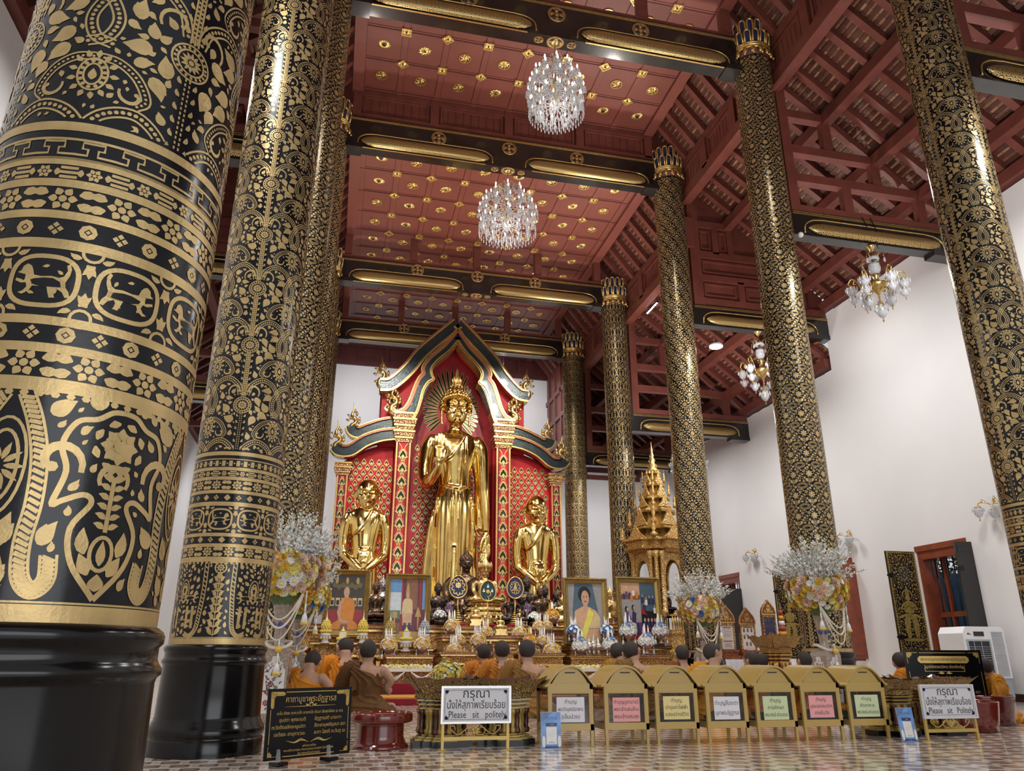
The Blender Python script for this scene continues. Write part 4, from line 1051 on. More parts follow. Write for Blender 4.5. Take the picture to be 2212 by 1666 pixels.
def rings(m, rows, n=28, mi=0, pw=2.2):
    """stack of (z, cx, cy, rx, ry) superellipse rings"""
    t = np.arange(n)*2*pi/n; c, s = np.cos(t), np.sin(t); c = np.sign(c)*np.abs(c)**(2/pw); s = np.sign(s)*np.abs(s)**(2/pw)
    P = np.array([[(cx+rx*a, cy+ry*b, z) for a, b in zip(c, s)] for z, cx, cy, rx, ry in rows])
    m.grid(P, mi, True, cv=True, flip=rows[-1][0] > rows[0][0]); k = s.size if False else n; o = m.n-len(rows)*n
    m.f += [tuple(o+i for i in range(n))[::-1], tuple(o+(len(rows)-1)*n+i for i in range(n))]; m.m += [mi]*2; m.s += [False]*2; return m
def finger(m, path, r0, r1): m.tube(path, np.linspace(r0, r1, len(path)), 7); m.sph(path[-1], r1, 7, 5)
def smooth_rows(rows, n=4): return [tuple(q) for q in bez(rows, n)]
# --- the tall standing figure; local frame: metres, x right, z up, origin under the feet at the arch axis
def standing():
    m = MB()
    body = smooth_rows([(.0, 0, 0, .62, .36), (1.2, 0, 0, .66, .40), (2.6, .02, 0, .68, .42), (3.6, .03, 0, .70, .43), (4.35, .03, 0, .66, .42), (4.95, .02, 0, .56, .38), (5.4, .0, 0, .60, .40), (5.9, 0, .0, .74, .44), (6.3, 0, .02, .84, .43), (6.55, 0, .04, .80, .36), (6.72, 0, .06, .52, .28), (6.82, 0, .05, .27, .24), (7.0, 0, .02, .235, .235), (7.25, 0, .0, .25, .25)])
    rings(m, body, 32)
    # robe spreading beside the legs
    rings(m, smooth_rows([(.0, 0, .18, 1.12, .16), (1.5, 0, .2, 1.06, .15), (2.8, .02, .2, .98, .14), (3.7, .06, .18, .90, .13), (4.4, .10, .15, .74, .12)]), 30, pw=2.8)
    # left arm hanging (viewer's right)
    m.tube(bez([(.86, .02, 6.42), (1.00, .02, 6.05), (1.05, .0, 5.45), (1.10, -.02, 4.75), (1.17, -.06, 4.0), (1.20, -.10, 3.45)], 4), np.interp(np.linspace(0, 1, 21), [0, .15, .45, .6, 1], [.26, .29, .235, .22, .13]), 14)
    for q in (-1, 1): m.sph((q*.83, .02, 6.36), .285, 16, 10)
    m.tube(bez([(.62, .05, 6.3), (.92, .06, 5.2), (.95, .05, 4.2), (1.0, .02, 3.5)], 4), .16, 10)
    m.sph((1.21, -.13, 3.22), .155, 12, 10, rz=.27, ry=.09)
    for i, (dx, l) in enumerate(((-.10, .62), (-.03, .74), (.05, .70), (.115, .56))):
        finger(m, bez([(1.21+dx, -.14, 3.05), (1.18+dx*1.25, -.17, 2.85-l*.2), (1.12+dx*1.3, -.16, 2.95-l*.62), (1.14+dx*1.25, -.12, 2.98-l)], 3), .055, .034)
    finger(m, bez([(1.10, -.17, 3.25), (1.0, -.25, 3.02), (.99, -.27, 2.80)], 3), .06, .04)
    # right arm raised, palm out (viewer's left)
    m.tube(bez([(-.86, .02, 6.42), (-1.0, .0, 6.1), (-1.06, -.02, 5.65), (-1.08, -.12, 5.15), (-1.02, -.28, 4.92)], 4), np.interp(np.linspace(0, 1, 17), [0, .2, .6, 1], [.26, .29, .25, .22]), 14)
    m.tube(bez([(-1.04, -.22, 4.92), (-.92, -.50, 4.98), (-.76, -.78, 5.22), (-.70, -.90, 5.42)], 4), np.linspace(.22, .15, 13), 12)
    hx, hy, hz = -.70, -.98, 5.62
    rings(m, smooth_rows([(hz-.24, hx, hy+.05, .12, .09), (hz-.08, hx, hy, .20, .09), (hz+.12, hx, hy, .215, .075), (hz+.30, hx, hy, .205, .065)], 3), 18, pw=2.6)
    for i, (dx, l) in enumerate(((-.155, .46), (-.052, .54), (.052, .55), (.155, .50))):
        finger(m, [(hx+dx, hy, hz+.24), (hx+dx, hy-.005, hz+.24+l*.5), (hx+dx, hy+.015, hz+.24+l)], .049, .04)
    finger(m, bez([(hx+.17, hy-.02, hz-.06), (hx+.27, hy-.05, hz+.14), (hx+.30, hy-.05, hz+.36)], 3), .065, .045)
    # robe lines
    m.tube(bez([(.34, -.33, 6.58), (.10, -.43, 6.20), (-.18, -.45, 5.82), (-.55, -.36, 5.62)], 4), .03, 6)
    for dx in (.24, .40): m.tube(bez([(dx, -.30, 6.62), (dx+.01, -.42, 6.2), (dx, -.43, 5.6), (dx-.02, -.40, 5.0), (dx-.02, -.42, 4.75)], 4), .022, 6)
    m.tube(bez([(-.54, -.12, 4.92), (-.3, -.36, 4.86), (0, -.41, 4.80), (.3, -.37, 4.82), (.55, -.12, 4.9)], 4), .035, 6)
    for dx in (-.09, .14): m.tube(bez([(dx*1.0, -.42, 4.76), (dx, -.45, 4.2), (dx-.01, -.46, 3.2), (dx-.02, -.43, 2.2), (dx, -.41, 1.2), (dx, -.38, .1)], 4), .022, 6)
    m.tube([(-.1, -.44, 2.95), (.13, -.44, 2.93)], .022, 6)
    m.tube(bez([(.55, -.2, 4.8), (.70, -.16, 4.3), (.80, -.1, 3.6), (.98, -.06, 3.3), (1.15, -.1, 3.42), (1.3, -.04, 3.46)], 4), .035, 6)
    m.tube(bez([(-.62, -.2, 4.5), (-.70, -.22, 3.6), (-.70, -.2, 2.4), (-.68, -.2, .3)], 4), .03, 6); m.tube(bez([(.70, -.2, 4.2), (.73, -.22, 3.2), (.70, -.2, 1.8), (.68, -.2, .3)], 4), .03, 6)
    for d in (-1, 1): m.sph((d*.28, -.36, .06), .2, 10, 8, rz=.12, ry=.4)
    m.v = [v*np.array([.90, 1, 1]) for v in m.v]
    H = head_mb(1.30, .16); m.merge(H, tr(0, -.06, 7.56)); return m
def curls(m, c, h, r, rows=7):
    """snail curls over the skull cap, above a hairline"""
    for j in range(rows):
        el = -.12+j*(1.45/rows); n = int(22*cos(el))+1
        for i in range(n):
            a = (i+.5*(j % 2))*2*pi/n; x, y = cos(a), sin(a)
            if y < -.35 and el < .62: continue
            m.sph((c[0]+x*cos(el)*.38*h, c[1]+.03*h+y*cos(el)*.45*h, c[2]+.10*h+sin(el)*.42*h), r, 8, 6)
    for i in range(15):
        a = -pi*.93+i*pi*.86/14; m.sph((c[0]+cos(a)*.37*h, c[1]+.03*h+sin(a)*.42*h, c[2]+.29*h-.06*h*abs(cos(a))), r, 8, 6)
BUD = thing('standing_buddha', 'tall gilded standing Buddha raising its right palm under the arch', 'statue', (3.53, 24.25, 1.12))
obj('body', remesh(standing(), .028, 3), BUD).data.materials.append(GOLD)
hm = MB(); curls(hm, (0, -.06, 7.56), 1.30, .064)
for j, (z, r) in enumerate(((8.16, .33), (8.26, .27), (8.36, .20), (8.44, .13))):
    for i in range(int(r*50)): a = i*2*pi/int(r*50); hm.sph((cos(a)*r, -.03+sin(a)*r, z), .052, 8, 6)
hm.sph((0, -.03, 8.10), .37, 14, 8, rz=.30); obj('hair', hm.mesh('hair', GOLD), BUD)
fl = MB().lathe([(.17, 8.50), (.15, 8.56), (.10, 8.60), (.13, 8.66), (.125, 8.74), (.07, 8.88), (.04, 9.05), (.0, 9.2)], 16, (0, -.03, -.13))
for i in range(8): a = i*pi/4; fl.tube([(cos(a)*.11, -.03+sin(a)*.11, 8.48), (cos(a)*.15, -.03+sin(a)*.15, 8.62), (cos(a)*.06, -.03+sin(a)*.06, 8.78)], [.03, .03, .006], 6)
fl.build('flame_finial', GOLDT, BUD)
MB().lathe([(1.5, -.22), (1.5, -.16), (1.3, -.14), (1.3, -.13), (1.42, -.12), (1.38, 0)], 40, sy=.62).build('lotus_base', GOLDT, BUD)
def disciple():
    m = MB()
    rings(m, smooth_rows([(0, 0, 0, .50, .30), (1.0, 0, 0, .52, .32), (2.0, 0, 0, .53, .34), (2.7, 0, 0, .50, .34), (3.1, 0, 0, .45, .31), (3.6, 0, 0, .54, .33), (4.0, 0, .02, .62, .32), (4.2, 0, .03, .58, .27), (4.34, 0, .04, .36, .22), (4.42, 0, .03, .19, .18), (4.6, 0, 0, .17, .17), (4.8, 0, 0, .18, .18)]), 30)
    for d in (-1, 1):
        m.tube(bez([(d*.60, .02, 4.10), (d*.72, .0, 3.75), (d*.76, -.02, 3.3), (d*.72, -.10, 2.86)], 4), np.interp(np.linspace(0, 1, 13), [0, .2, 1], [.18, .2, .15]), 12)
        m.sph((d*.58, .02, 4.04), .195, 14, 10)
        m.tube(bez([(d*.73, -.06, 2.92), (d*.52, -.28, 2.72), (d*.26, -.42, 2.52), (d*.08, -.48, 2.40)], 4), np.linspace(.155, .10, 13), 12)
        for i in range(4): finger(m, bez([(d*(.10+.02*i), -.52, 2.42-.045*i), (-d*.06, -.56-.01*i, 2.38-.05*i), (-d*.17, -.53, 2.36-.05*i)], 3), .036, .026)
        finger(m, [(d*.05, -.56, 2.45), (-d*.04, -.60, 2.47), (-d*.08, -.58, 2.42)], .035, .028)
    m.sph((0, -.5, 2.36), .17, 10, 8, rz=.13, ry=.1)
    m.tube(bez([(.22, -.22, 4.26), (.0, -.33, 3.9), (-.25, -.33, 3.6), (-.46, -.22, 3.45)], 4), .024, 6)
    for i in range(5): m.tube(bez([(-.2+.1*i, -.33, 3.02), (-.16+.08*i, -.44, 2.85), (-.1+.05*i, -.45, 2.62)], 3), .03, 6)
    m.tube(bez([(-.45, -.1, 3.1), (0, -.34, 3.04), (.45, -.1, 3.1)], 4), .035, 6)
    for dx in (-.08, .1): m.tube([(dx, -.35, 2.2), (dx, -.36, 1.2), (dx, -.33, .1)], .02, 6)
    m.v = [v*np.array([.84, 1, 1]) for v in m.v]
    m.merge(head_mb(1.0, .14), tr(0, -.05, 4.76)); return m
DME = remesh(disciple(), .026, 3); DME.materials.append(GOLD)
pz = MB().lathe([(.8, -.5), (.8, -.36), (.68, -.3), (.66, -.12), (.76, -.04), (.74, 0)], 32, sy=.8).mesh('lotus_base', GOLDT)
for x, z, lab in ((at(792, 1100, y=23.9).x, .78, 'gilded standing disciple statue left of the tall Buddha'), (at(1157, 1100, y=23.9).x, .52, 'gilded standing disciple statue right of the tall Buddha')):
    t = thing('disciple_statue', lab, 'statue', (x, 23.9, z)); obj('body', DME, t); obj('lotus_base', pz, t)
# --- seated Buddhas
def seated(stage=0):
    """1 m tall, facing -y, one hand at the knee"""
    m = MB()
    rings(m, smooth_rows([(.02, 0, 0, .30, .20), (.12, 0, .02, .24, .18), (.25, 0, .03, .165, .125), (.38, 0, .03, .185, .13), (.48, 0, .035, .22, .125), (.545, 0, .04, .19, .10), (.575, 0, .04, .10, .08), (.61, 0, .03, .062, .062), (.66, 0, .02, .06, .06)], 3), 22)
    for d in (-1, 1):
        m.tube(bez([(d*.10, .02, .08), (d*.28, -.05, .085), (d*.40, -.16, .075), (d*.30, -.27, .07), (d*.05, -.29, .075), (-d*.12, -.26, .10)], 4), np.linspace(.095, .05, 21), 10)
        m.tube(bez([(d*.20, .04, .52), (d*.275, .03, .44), (d*.285, .0, .32), (d*.26, -.06, .24)], 4), np.linspace(.062, .05, 13), 10)
    m.tube(bez([(.26, -.05, .25), (.20, -.18, .19), (.04, -.24, .16)], 4), np.linspace(.05, .034, 9), 8); m.sph((-.02, -.25, .155), .07, 8, 6, rz=.028, ry=.05)
    m.tube(bez([(-.26, -.05, .25), (-.28, -.18, .21), (-.28, -.27, .16)], 4), np.linspace(.05, .034, 9), 8)
    for i in range(4): m.tube([(-.255-.022*i, -.285, .15), (-.255-.023*i, -.315, .10), (-.255-.022*i, -.31, .04)], [.014, .013, .009], 6)
    m.tube(bez([(.10, -.085, .56), (-.02, -.12, .46), (-.16, -.09, .37)], 4), .012, 5)
    m.merge(head_mb(.24, .12), tr(0, .01, .745)); m.sph((0, .02, .80), .10, 14, 8, rz=.095); m.sph((0, .02, .875), .055, 10, 8)
    m.tube([(0, .02, .88), (0, .02, .94), (0, .02, 1.0)], [.035, .022, .003], 8)
    for j in range(5):
        el = .05+j*.28
        for i in range(12): a = i*pi/6+j*.26; m.sph((cos(a)*.098*cos(el), .02+sin(a)*.10*cos(el), .80+sin(el)*.095), .014, 6, 4)
    return m
SEAT = remesh(seated(), .0085, 1)
def pedestal(w=.9, d=.62, h=.16):
    m = MB(); t = np.arange(32)*2*pi/32
    for z0, z1, s in ((0, .28, 1.), (.28, .45, .86), (.45, .62, .82), (.62, .82, .95), (.82, 1., .92)): m.lathe([(w/2*s, h*z0), (w/2*s*.97, h*z1)], 28, sy=d/w)
    for i in range(20): a = i*pi/10; m.sph((cos(a)*w*.45, sin(a)*d*.45, h*.72), w*.055, 6, 5, rz=h*.16)
    return m
PED = pedestal().mesh('lotus_base', [])
BRONZE = mat('dark_bronze', (.060, .043, .034), .27, .75, vary=.35, vs=6)
BRONZE2 = mat('brown_bronze', (.10, .060, .035), .25, .8, vary=.3, vs=6)
SILVER = mat('silvered_bronze', (.34, .32, .31), .22, .9, vary=.3, vs=6)
GOLDS = mat('satin_gold', (.76, .54, .22), .24, .9, vary=.12, vs=5)
def sm(me, mt): c = me.copy(); c.materials.clear(); c.materials.append(mt); return c
SM = {n: (sm(SEAT, q), sm(PED, q2)) for n, q, q2 in (('b', BRONZE, BRONZE), ('n', BRONZE2, BRONZE), ('s', SILVER, BRONZE), ('g', GOLDS, GOLDS))}
def put_seated(px, pyb, pyt, y, k, lab, rz=0, grp=None, ped=True):
    b = at(px, pyb, y=y); tp = at(px, pyt, y=y); s = (tp.z-b.z)/(1.16 if ped else 1.0)
    t = thing('seated_buddha', lab, 'statue', b, rz, grp); t.scale = (s, s, s)
    if ped: obj('lotus_base', SM[k][1], t); obj('body', SM[k][0], t, (0, 0, .155))
    else: obj('body', SM[k][0], t)
    return t
# ---------------------------------------------------------------- tiers of the altar
CARV = carved('gilded_carved_wood', (.66, .42, .13), (.16, .03, .015), 30, .3, (.13, .28))
CARVF = carved('gilded_fine_carving', (.66, .43, .14), (.17, .03, .02), 52, .3, (.13, .28))
REDG = mat('red_gilt_edge', (.24, .075, .028), .36, .35, vary=.5, vs=18)
def gilt_table(name, label, x0, x1, y0, y1, z0, z1, legs=True, grp=None, lattice=False):
    """altar table: moulded top, carved apron, arcade or legs, plinth"""
    xc = (x0+x1)/2; t = thing(name, label, 'altar table', (xc, y0, z0), 0, grp); w = x1-x0; d = y1-y0; h = z1-z0
    a = MB().box((-w/2, 0, h*.90), (w/2, d, h)).box((-w/2+.02, .02, h*.86), (w/2-.02, d-.02, h*.90), 1); a.box((-w/2-.012, -.012, h*.93), (w/2+.012, d, h*.965), 2); a.build('tabletop', [REDG, GOLDT, CARVF], t)
    b = MB().box((-w/2+.04, .05, h*.60), (w/2-.04, d-.05, h*.86)).box((-w/2+.02, .03, h*.545), (w/2-.02, d-.03, h*.60), 1); n = max(4, int(w/.14))
    for i in range(n): b.sph((-w/2+.04+(i+.5)*(w-.08)/n, .03, h*.53), .035, 6, 5, 1, rz=.04)
    b.build('carved_apron', [CARV, GOLDT], t)
    c = MB().box((-w/2+.10, .12, h*.10), (w/2-.10, d-.1, h*.56), 1); n = max(3, int(w/.30))
    for i in range(n+1): x = -w/2+.08+i*(w-.16)/n; c.box((x-.035, .06, h*.10), (x+.035, .14, h*.56)); c.sph((x, .07, h*.5), .055, 6, 5)
    c.build('arcade', [GOLDT, REDN], t)
    p = MB().box((-w/2, .0, 0), (w/2, d, h*.07)).box((-w/2+.03, .02, h*.07), (w/2-.03, d, h*.13), 1); p.build('plinth', [REDG, CARVF], t); return t
TX = lambda px, y: at(px, 1400, y=y).x
# carpeted platform under everything
struct('floor_platform', MB().box((-.3, 14.7, 0), (7.5, 26, .30)).box((-.4, 13.6, 0), (7.6, 14.7, .10)), mat('crimson_carpet', (.22, .008, .022), .9, vary=.15, vs=30))
struct('floor_platform.001', MB().box((-.3, 21.6, .3), (7.5, 26, .88)), REDN)
gilt_table('altar_table', 'widest gilded altar table carrying the bronze Buddhas', TX(640, 19), TX(1350, 19), 18.8, 21.5, .30, 1.47)
gilt_table('altar_table', 'gilded stepped table under the first picture frame on the left', TX(668, 17.7), TX(825, 17.7), 17.4, 18.6, .30, 1.12)
gilt_table('altar_table', 'gilded table under the second picture frame from the left', TX(832, 17.7), TX(935, 17.7), 17.4, 18.6, .30, .98)
gilt_table('altar_table', 'gilded table in the middle behind the three kneeling monks', TX(950, 17.7), TX(1210, 17.7), 17.4, 18.6, .30, 1.22)
gilt_table('altar_table', 'gilded table under the two picture frames on the right', TX(1222, 17.7), TX(1440, 17.7), 17.4, 18.6, .30, 1.02)
for x0, x1, lab, z in ((660, 760, 'low gilded offering table behind the bowed monk on the left', .80), (832, 936, 'low gilded offering table with two flower bowls, left of centre', .80), (948, 1040, 'low gilded offering stand behind the first kneeling monk', .86), (1060, 1110, 'narrow gilded offering stand in the middle', 1.02), (1125, 1215, 'low gilded offering stand right of the candles', .84), (1225, 1330, 'low gilded offering table with white flower bowls', .80), (1335, 1440, 'gilded offering table under the gathered-scene picture', .82)):
    gilt_table('offering_table', lab, TX(x0, 16.4), TX(x1, 16.4), 16.2, 17.3, .30, z, grp=None)
MARB = mat('white_marble_top', (.78, .76, .72), .3, vary=.05)
for x0, x1, lab in ((820, 942, 'low red and gold ledge with white top strewn with flowers, left'), (1228, 1345, 'low red and gold ledge with white top, behind the second donation box'), (655, 760, 'low red and gold ledge at the far left of the altar')):
    a, b = TX(x0, 15.1), TX(x1, 15.1); t = thing('offering_ledge', lab, 'ledge', ((a+b)/2, 14.95, .30)); w = b-a
    MB().box((-w/2, 0, .20), (w/2, 1.1, .25)).build('white_top', MARB, t); MB().box((-w/2+.03, .03, .05), (w/2-.03, 1.05, .20)).build('carved_front', CARVF, t); MB().box((-w/2, .0, 0), (w/2, 1.1, .05)).build('plinth', REDG, t)
    if '820' in str(x0) or x0 == 1228:
        rr = random.Random(5); f = MB()
        for i in range(130): f.sph((rr.uniform(-w/2+.05, w/2-.05), rr.uniform(.05, .5), .26+rr.random()*.05), .022, 6, 4, rr.choice((0, 0, 1)))
        tag(f.build('flower_petals', [mat('pale_yellow_petal', (.78, .66, .22), .7), mat('white_petal', (.82, .81, .78), .7)], None, ((a+b)/2, 14.95, .30)), 'loose pale flowers strewn on the white ledge '+('left of the monks' if x0 == 820 else 'behind the donation boxes'), 'flowers', kind='stuff')
        g = MB()
        for q in range(2):
            for i in range(3): g.tube(bez([(-w/2+.08+q*w*.48, -.012, .19), (-w/4+.02+q*w*.48, -.02, .10-.025*i), (-.06+q*w*.48, -.012, .19)], 6), .009, 5)
        tag(g.build('jasmine_garland', mat('white_petal', (.82, .81, .78), .7), None, ((a+b)/2, 14.95, .30)), 'white bead garlands looped along the ledge front '+('left' if x0 == 820 else 'right'), 'garland')
MAT = mat('saffron_mat', (.62, .30, .05), .85, vary=.1)
for i, (y, x0, x1) in enumerate(((13.66, .2, 3.1), (14.16, .2, 3.1), (13.7, 3.5, 6.6))):
    tag(MB().box((x0, y, .10), (x1, y+.42, .125)).build('floor_mat', MAT), 'saffron kneeling mat on the tiles, '+('nearest strip left of the tray tables', 'farther strip by the red step', 'behind the three kneeling monks')[i], 'mat')
# ---------------------------------------------------------------- bronze and gold seated figures
B = 17.0
for px, pb, pt, y, k, lab in ((1005, 1330, 1180, 21.2, 'n', 'large dark bronze Buddha rising behind the left fan, centre'), (1046, 1372, 1200, 20.0, 'g', 'crowned golden Buddha on a tall gold throne at the centre of the altar'),
    (947, 1352, 1290, 19.2, 'b', 'small black bronze Buddha behind white lotus, right of the second frame'), (945, 1330, 1252, 19.9, 'b', 'bronze Buddha with spire beside the second frame, further back'), (975, 1350, 1268, 19.9, 'n', 'bronze Buddha below the left ceremonial fan'),
    (1006, 1355, 1285, 20.1, 'n', 'bronze Buddha tucked left of the crowned golden Buddha'), (1105, 1350, 1272, 19.2, 'b', 'bronze Buddha under the right ceremonial fan'), (1138, 1345, 1237, 21.2, 'b', 'tallest bronze Buddha right of centre, before the right disciple'),
    (1143, 1352, 1278, 19.1, 'b', 'small black bronze Buddha behind the right white lotus'), (1167, 1345, 1262, 19.5, 'n', 'bronze Buddha with a polished chest, right group'), (1178, 1340, 1258, 20.3, 'b', 'bronze Buddha at the back of the right group'),
    (1202, 1348, 1272, 20.2, 'b', 'bronze Buddha right of the group, near the third frame'), (1216, 1355, 1283, 19.5, 'g', 'small gilt Buddha half hidden by the third frame'), (808, 1345, 1250, 19.1, 'n', 'brown bronze Buddha between the two left frames'),
    (823, 1340, 1240, 20.2, 's', 'silvery Buddha between the two left frames'), (1320, 1345, 1265, 19.3, 'g', 'gold Buddha between the two right frames')):
    b = at(px, pb, y=y); t = put_seated(px, pb, pt, y, k, lab, 0)
    t.location.z = 1.47
    hgt = at(px, pt, y=y).z-t.location.z; s = hgt/1.16; t.scale = (s, s, s)
    if px == 1046:        # the centre image: throne and crown
        s = hgt/1.75; t.scale = (s, s, s)
        for ch in t.children: ch.location.z += .42
        m = MB(); z = 0
        for w_, dd, hh in ((1.36, 1.0, .17), (1.16, .86, .14), (.98, .72, .13)): m.merge(pedestal(w_, dd, hh), tr(0, 0, z)); z += hh
        for i in range(26): a = i*2*pi/26; m.lathe([(.03, .0), (.055, .03), (.03, .09), (.0, .13)], 7, (cos(a)*.60, sin(a)*.44, .15))
        for q in (-1, 1): m.sph((q*.52, -.42, .10), .09, 10, 8, rz=.10); m.sph((q*.52, -.50, .17), .055, 10, 8)
        m.build('throne', GOLDS, t)
        c = MB().lathe([(.13, 1.33), (.15, 1.37), (.11, 1.42), (.12, 1.46), (.075, 1.55), (.04, 1.66), (.0, 1.84)], 16)
        for i in range(10): a = i*pi/5; c.tube([(cos(a)*.13, sin(a)*.13, 1.36), (cos(a)*.17, sin(a)*.17, 1.50), (cos(a)*.15, sin(a)*.15, 1.60)], [.03, .026, .003], 6)
        c.build('crown', GOLDS, t)
for px, pb, pt, y, lab in ((1027, 1362, 1305, 19.0, 'small gold Buddha on a gold plinth left of the low spire'), (1123, 1362, 1315, 19.0, 'small gold Buddha on a gold plinth right of the low spire'), (1081, 1372, 1328, 17.7, 'tiny gold Buddha under a pointed halo at the centre')):
    t = put_seated(px, pb, pt, y, 'g', lab); t.location.z = 1.47 if y > 18.7 else 1.22; h = at(px, pt, y=y).z-t.location.z
    s = h/1.6; t.scale = (s, s, s)
    for ch in t.children: ch.location.z += .45
    MB().box((-.5, -.4, 0), (.5, .4, .16)).box((-.38, -.3, .16), (.38, .3, .34)).box((-.45, -.35, .34), (.45, .35, .46)).build('plinth', GOLDS, t)
# ---------------------------------------------------------------- ceremonial fans
FANB = mat('navy_brocade', (.02, .03, .10), .6, vary=.4, vs=30); FANG = mat('green_brocade', (.015, .05, .05), .6, vary=.4, vs=30)
def fan(px, py, y, hpx, mt, lab, kind):
    c = at(px, py, y=y); h = hpx/1627*y*1.12; t = thing('ceremonial_fan', lab, 'fan', (c.x, y, 1.47)); z = c.z-t.location.z
    o = np.array([(sin(a)*h*(.40-.05*cos(a)), z+h*.5*cos(a)) for a in np.linspace(0, 2*pi, 29)[:-1]])
    MB().prism(o[::-1], .02).build('fan_leaf', mt, t)
    r = MB(); r.tube([(a, 0, b) for a, b in np.vstack([o, o[:1]])], .022, 6); r.build('gilt_rim', GOLDT, t)
    q = Orn(); k = h*.5
    if kind == 0:
        q.flower((0, z+k*.15), k*.3, 8); 
        for i in range(10): a = i*pi/5; q.scroll((cos(a)*k*.38, z+sin(a)*k*.5), a, k*.22, 4.5, k*.05)
    elif kind == 1:
        for x, zz in ((0, .42), (-.42, 0), (.42, 0)): q.poly([(x*k-.14*k, z+zz*k-.1*k), (x*k+.14*k, z+zz*k-.1*k), (x*k, z+zz*k+.26*k)], 1)
        q.ring((0, z-.05*k), k*.14, k*.07); q.disc((0, z-.05*k), k*.08)
        for d in (-1, 1): q.scroll((d*.1*k, z-.5*k), d*.4, k*.28, 5, k*.05, d)
    else:
        q.poly([(-.18*k, z-.1*k), (.18*k, z-.1*k), (0, z+.5*k)]); q.rect((0, z-.2*k), .5*k, .1*k)
        for i in range(10): a = i*pi/5; q.scroll((cos(a)*k*.42, z+sin(a)*k*.52), a+1, k*.2, 4.5, k*.05)
    m = q.lay(-.006); m.build('embroidery', [GOLDT, mat('white_petal', (.82, .81, .78), .7)], t)
    MB().cyl((0, .02, 0), (0, .01, z-h*.48), .016, n=8).build('handle', mat('gilt_rod', (.45, .28, .09), .35, .6), t)
fan(990, 1268, 18.95, 41, FANB, 'oval navy ceremonial fan left of centre, with floral roundel', 0)
fan(1054, 1277, 18.9, 38, FANG, 'oval green ceremonial fan with white pagoda shapes, before the crowned Buddha', 1)
fan(1113, 1270, 18.95, 40, FANB, 'oval navy ceremonial fan right of centre, with a gold spire', 2)
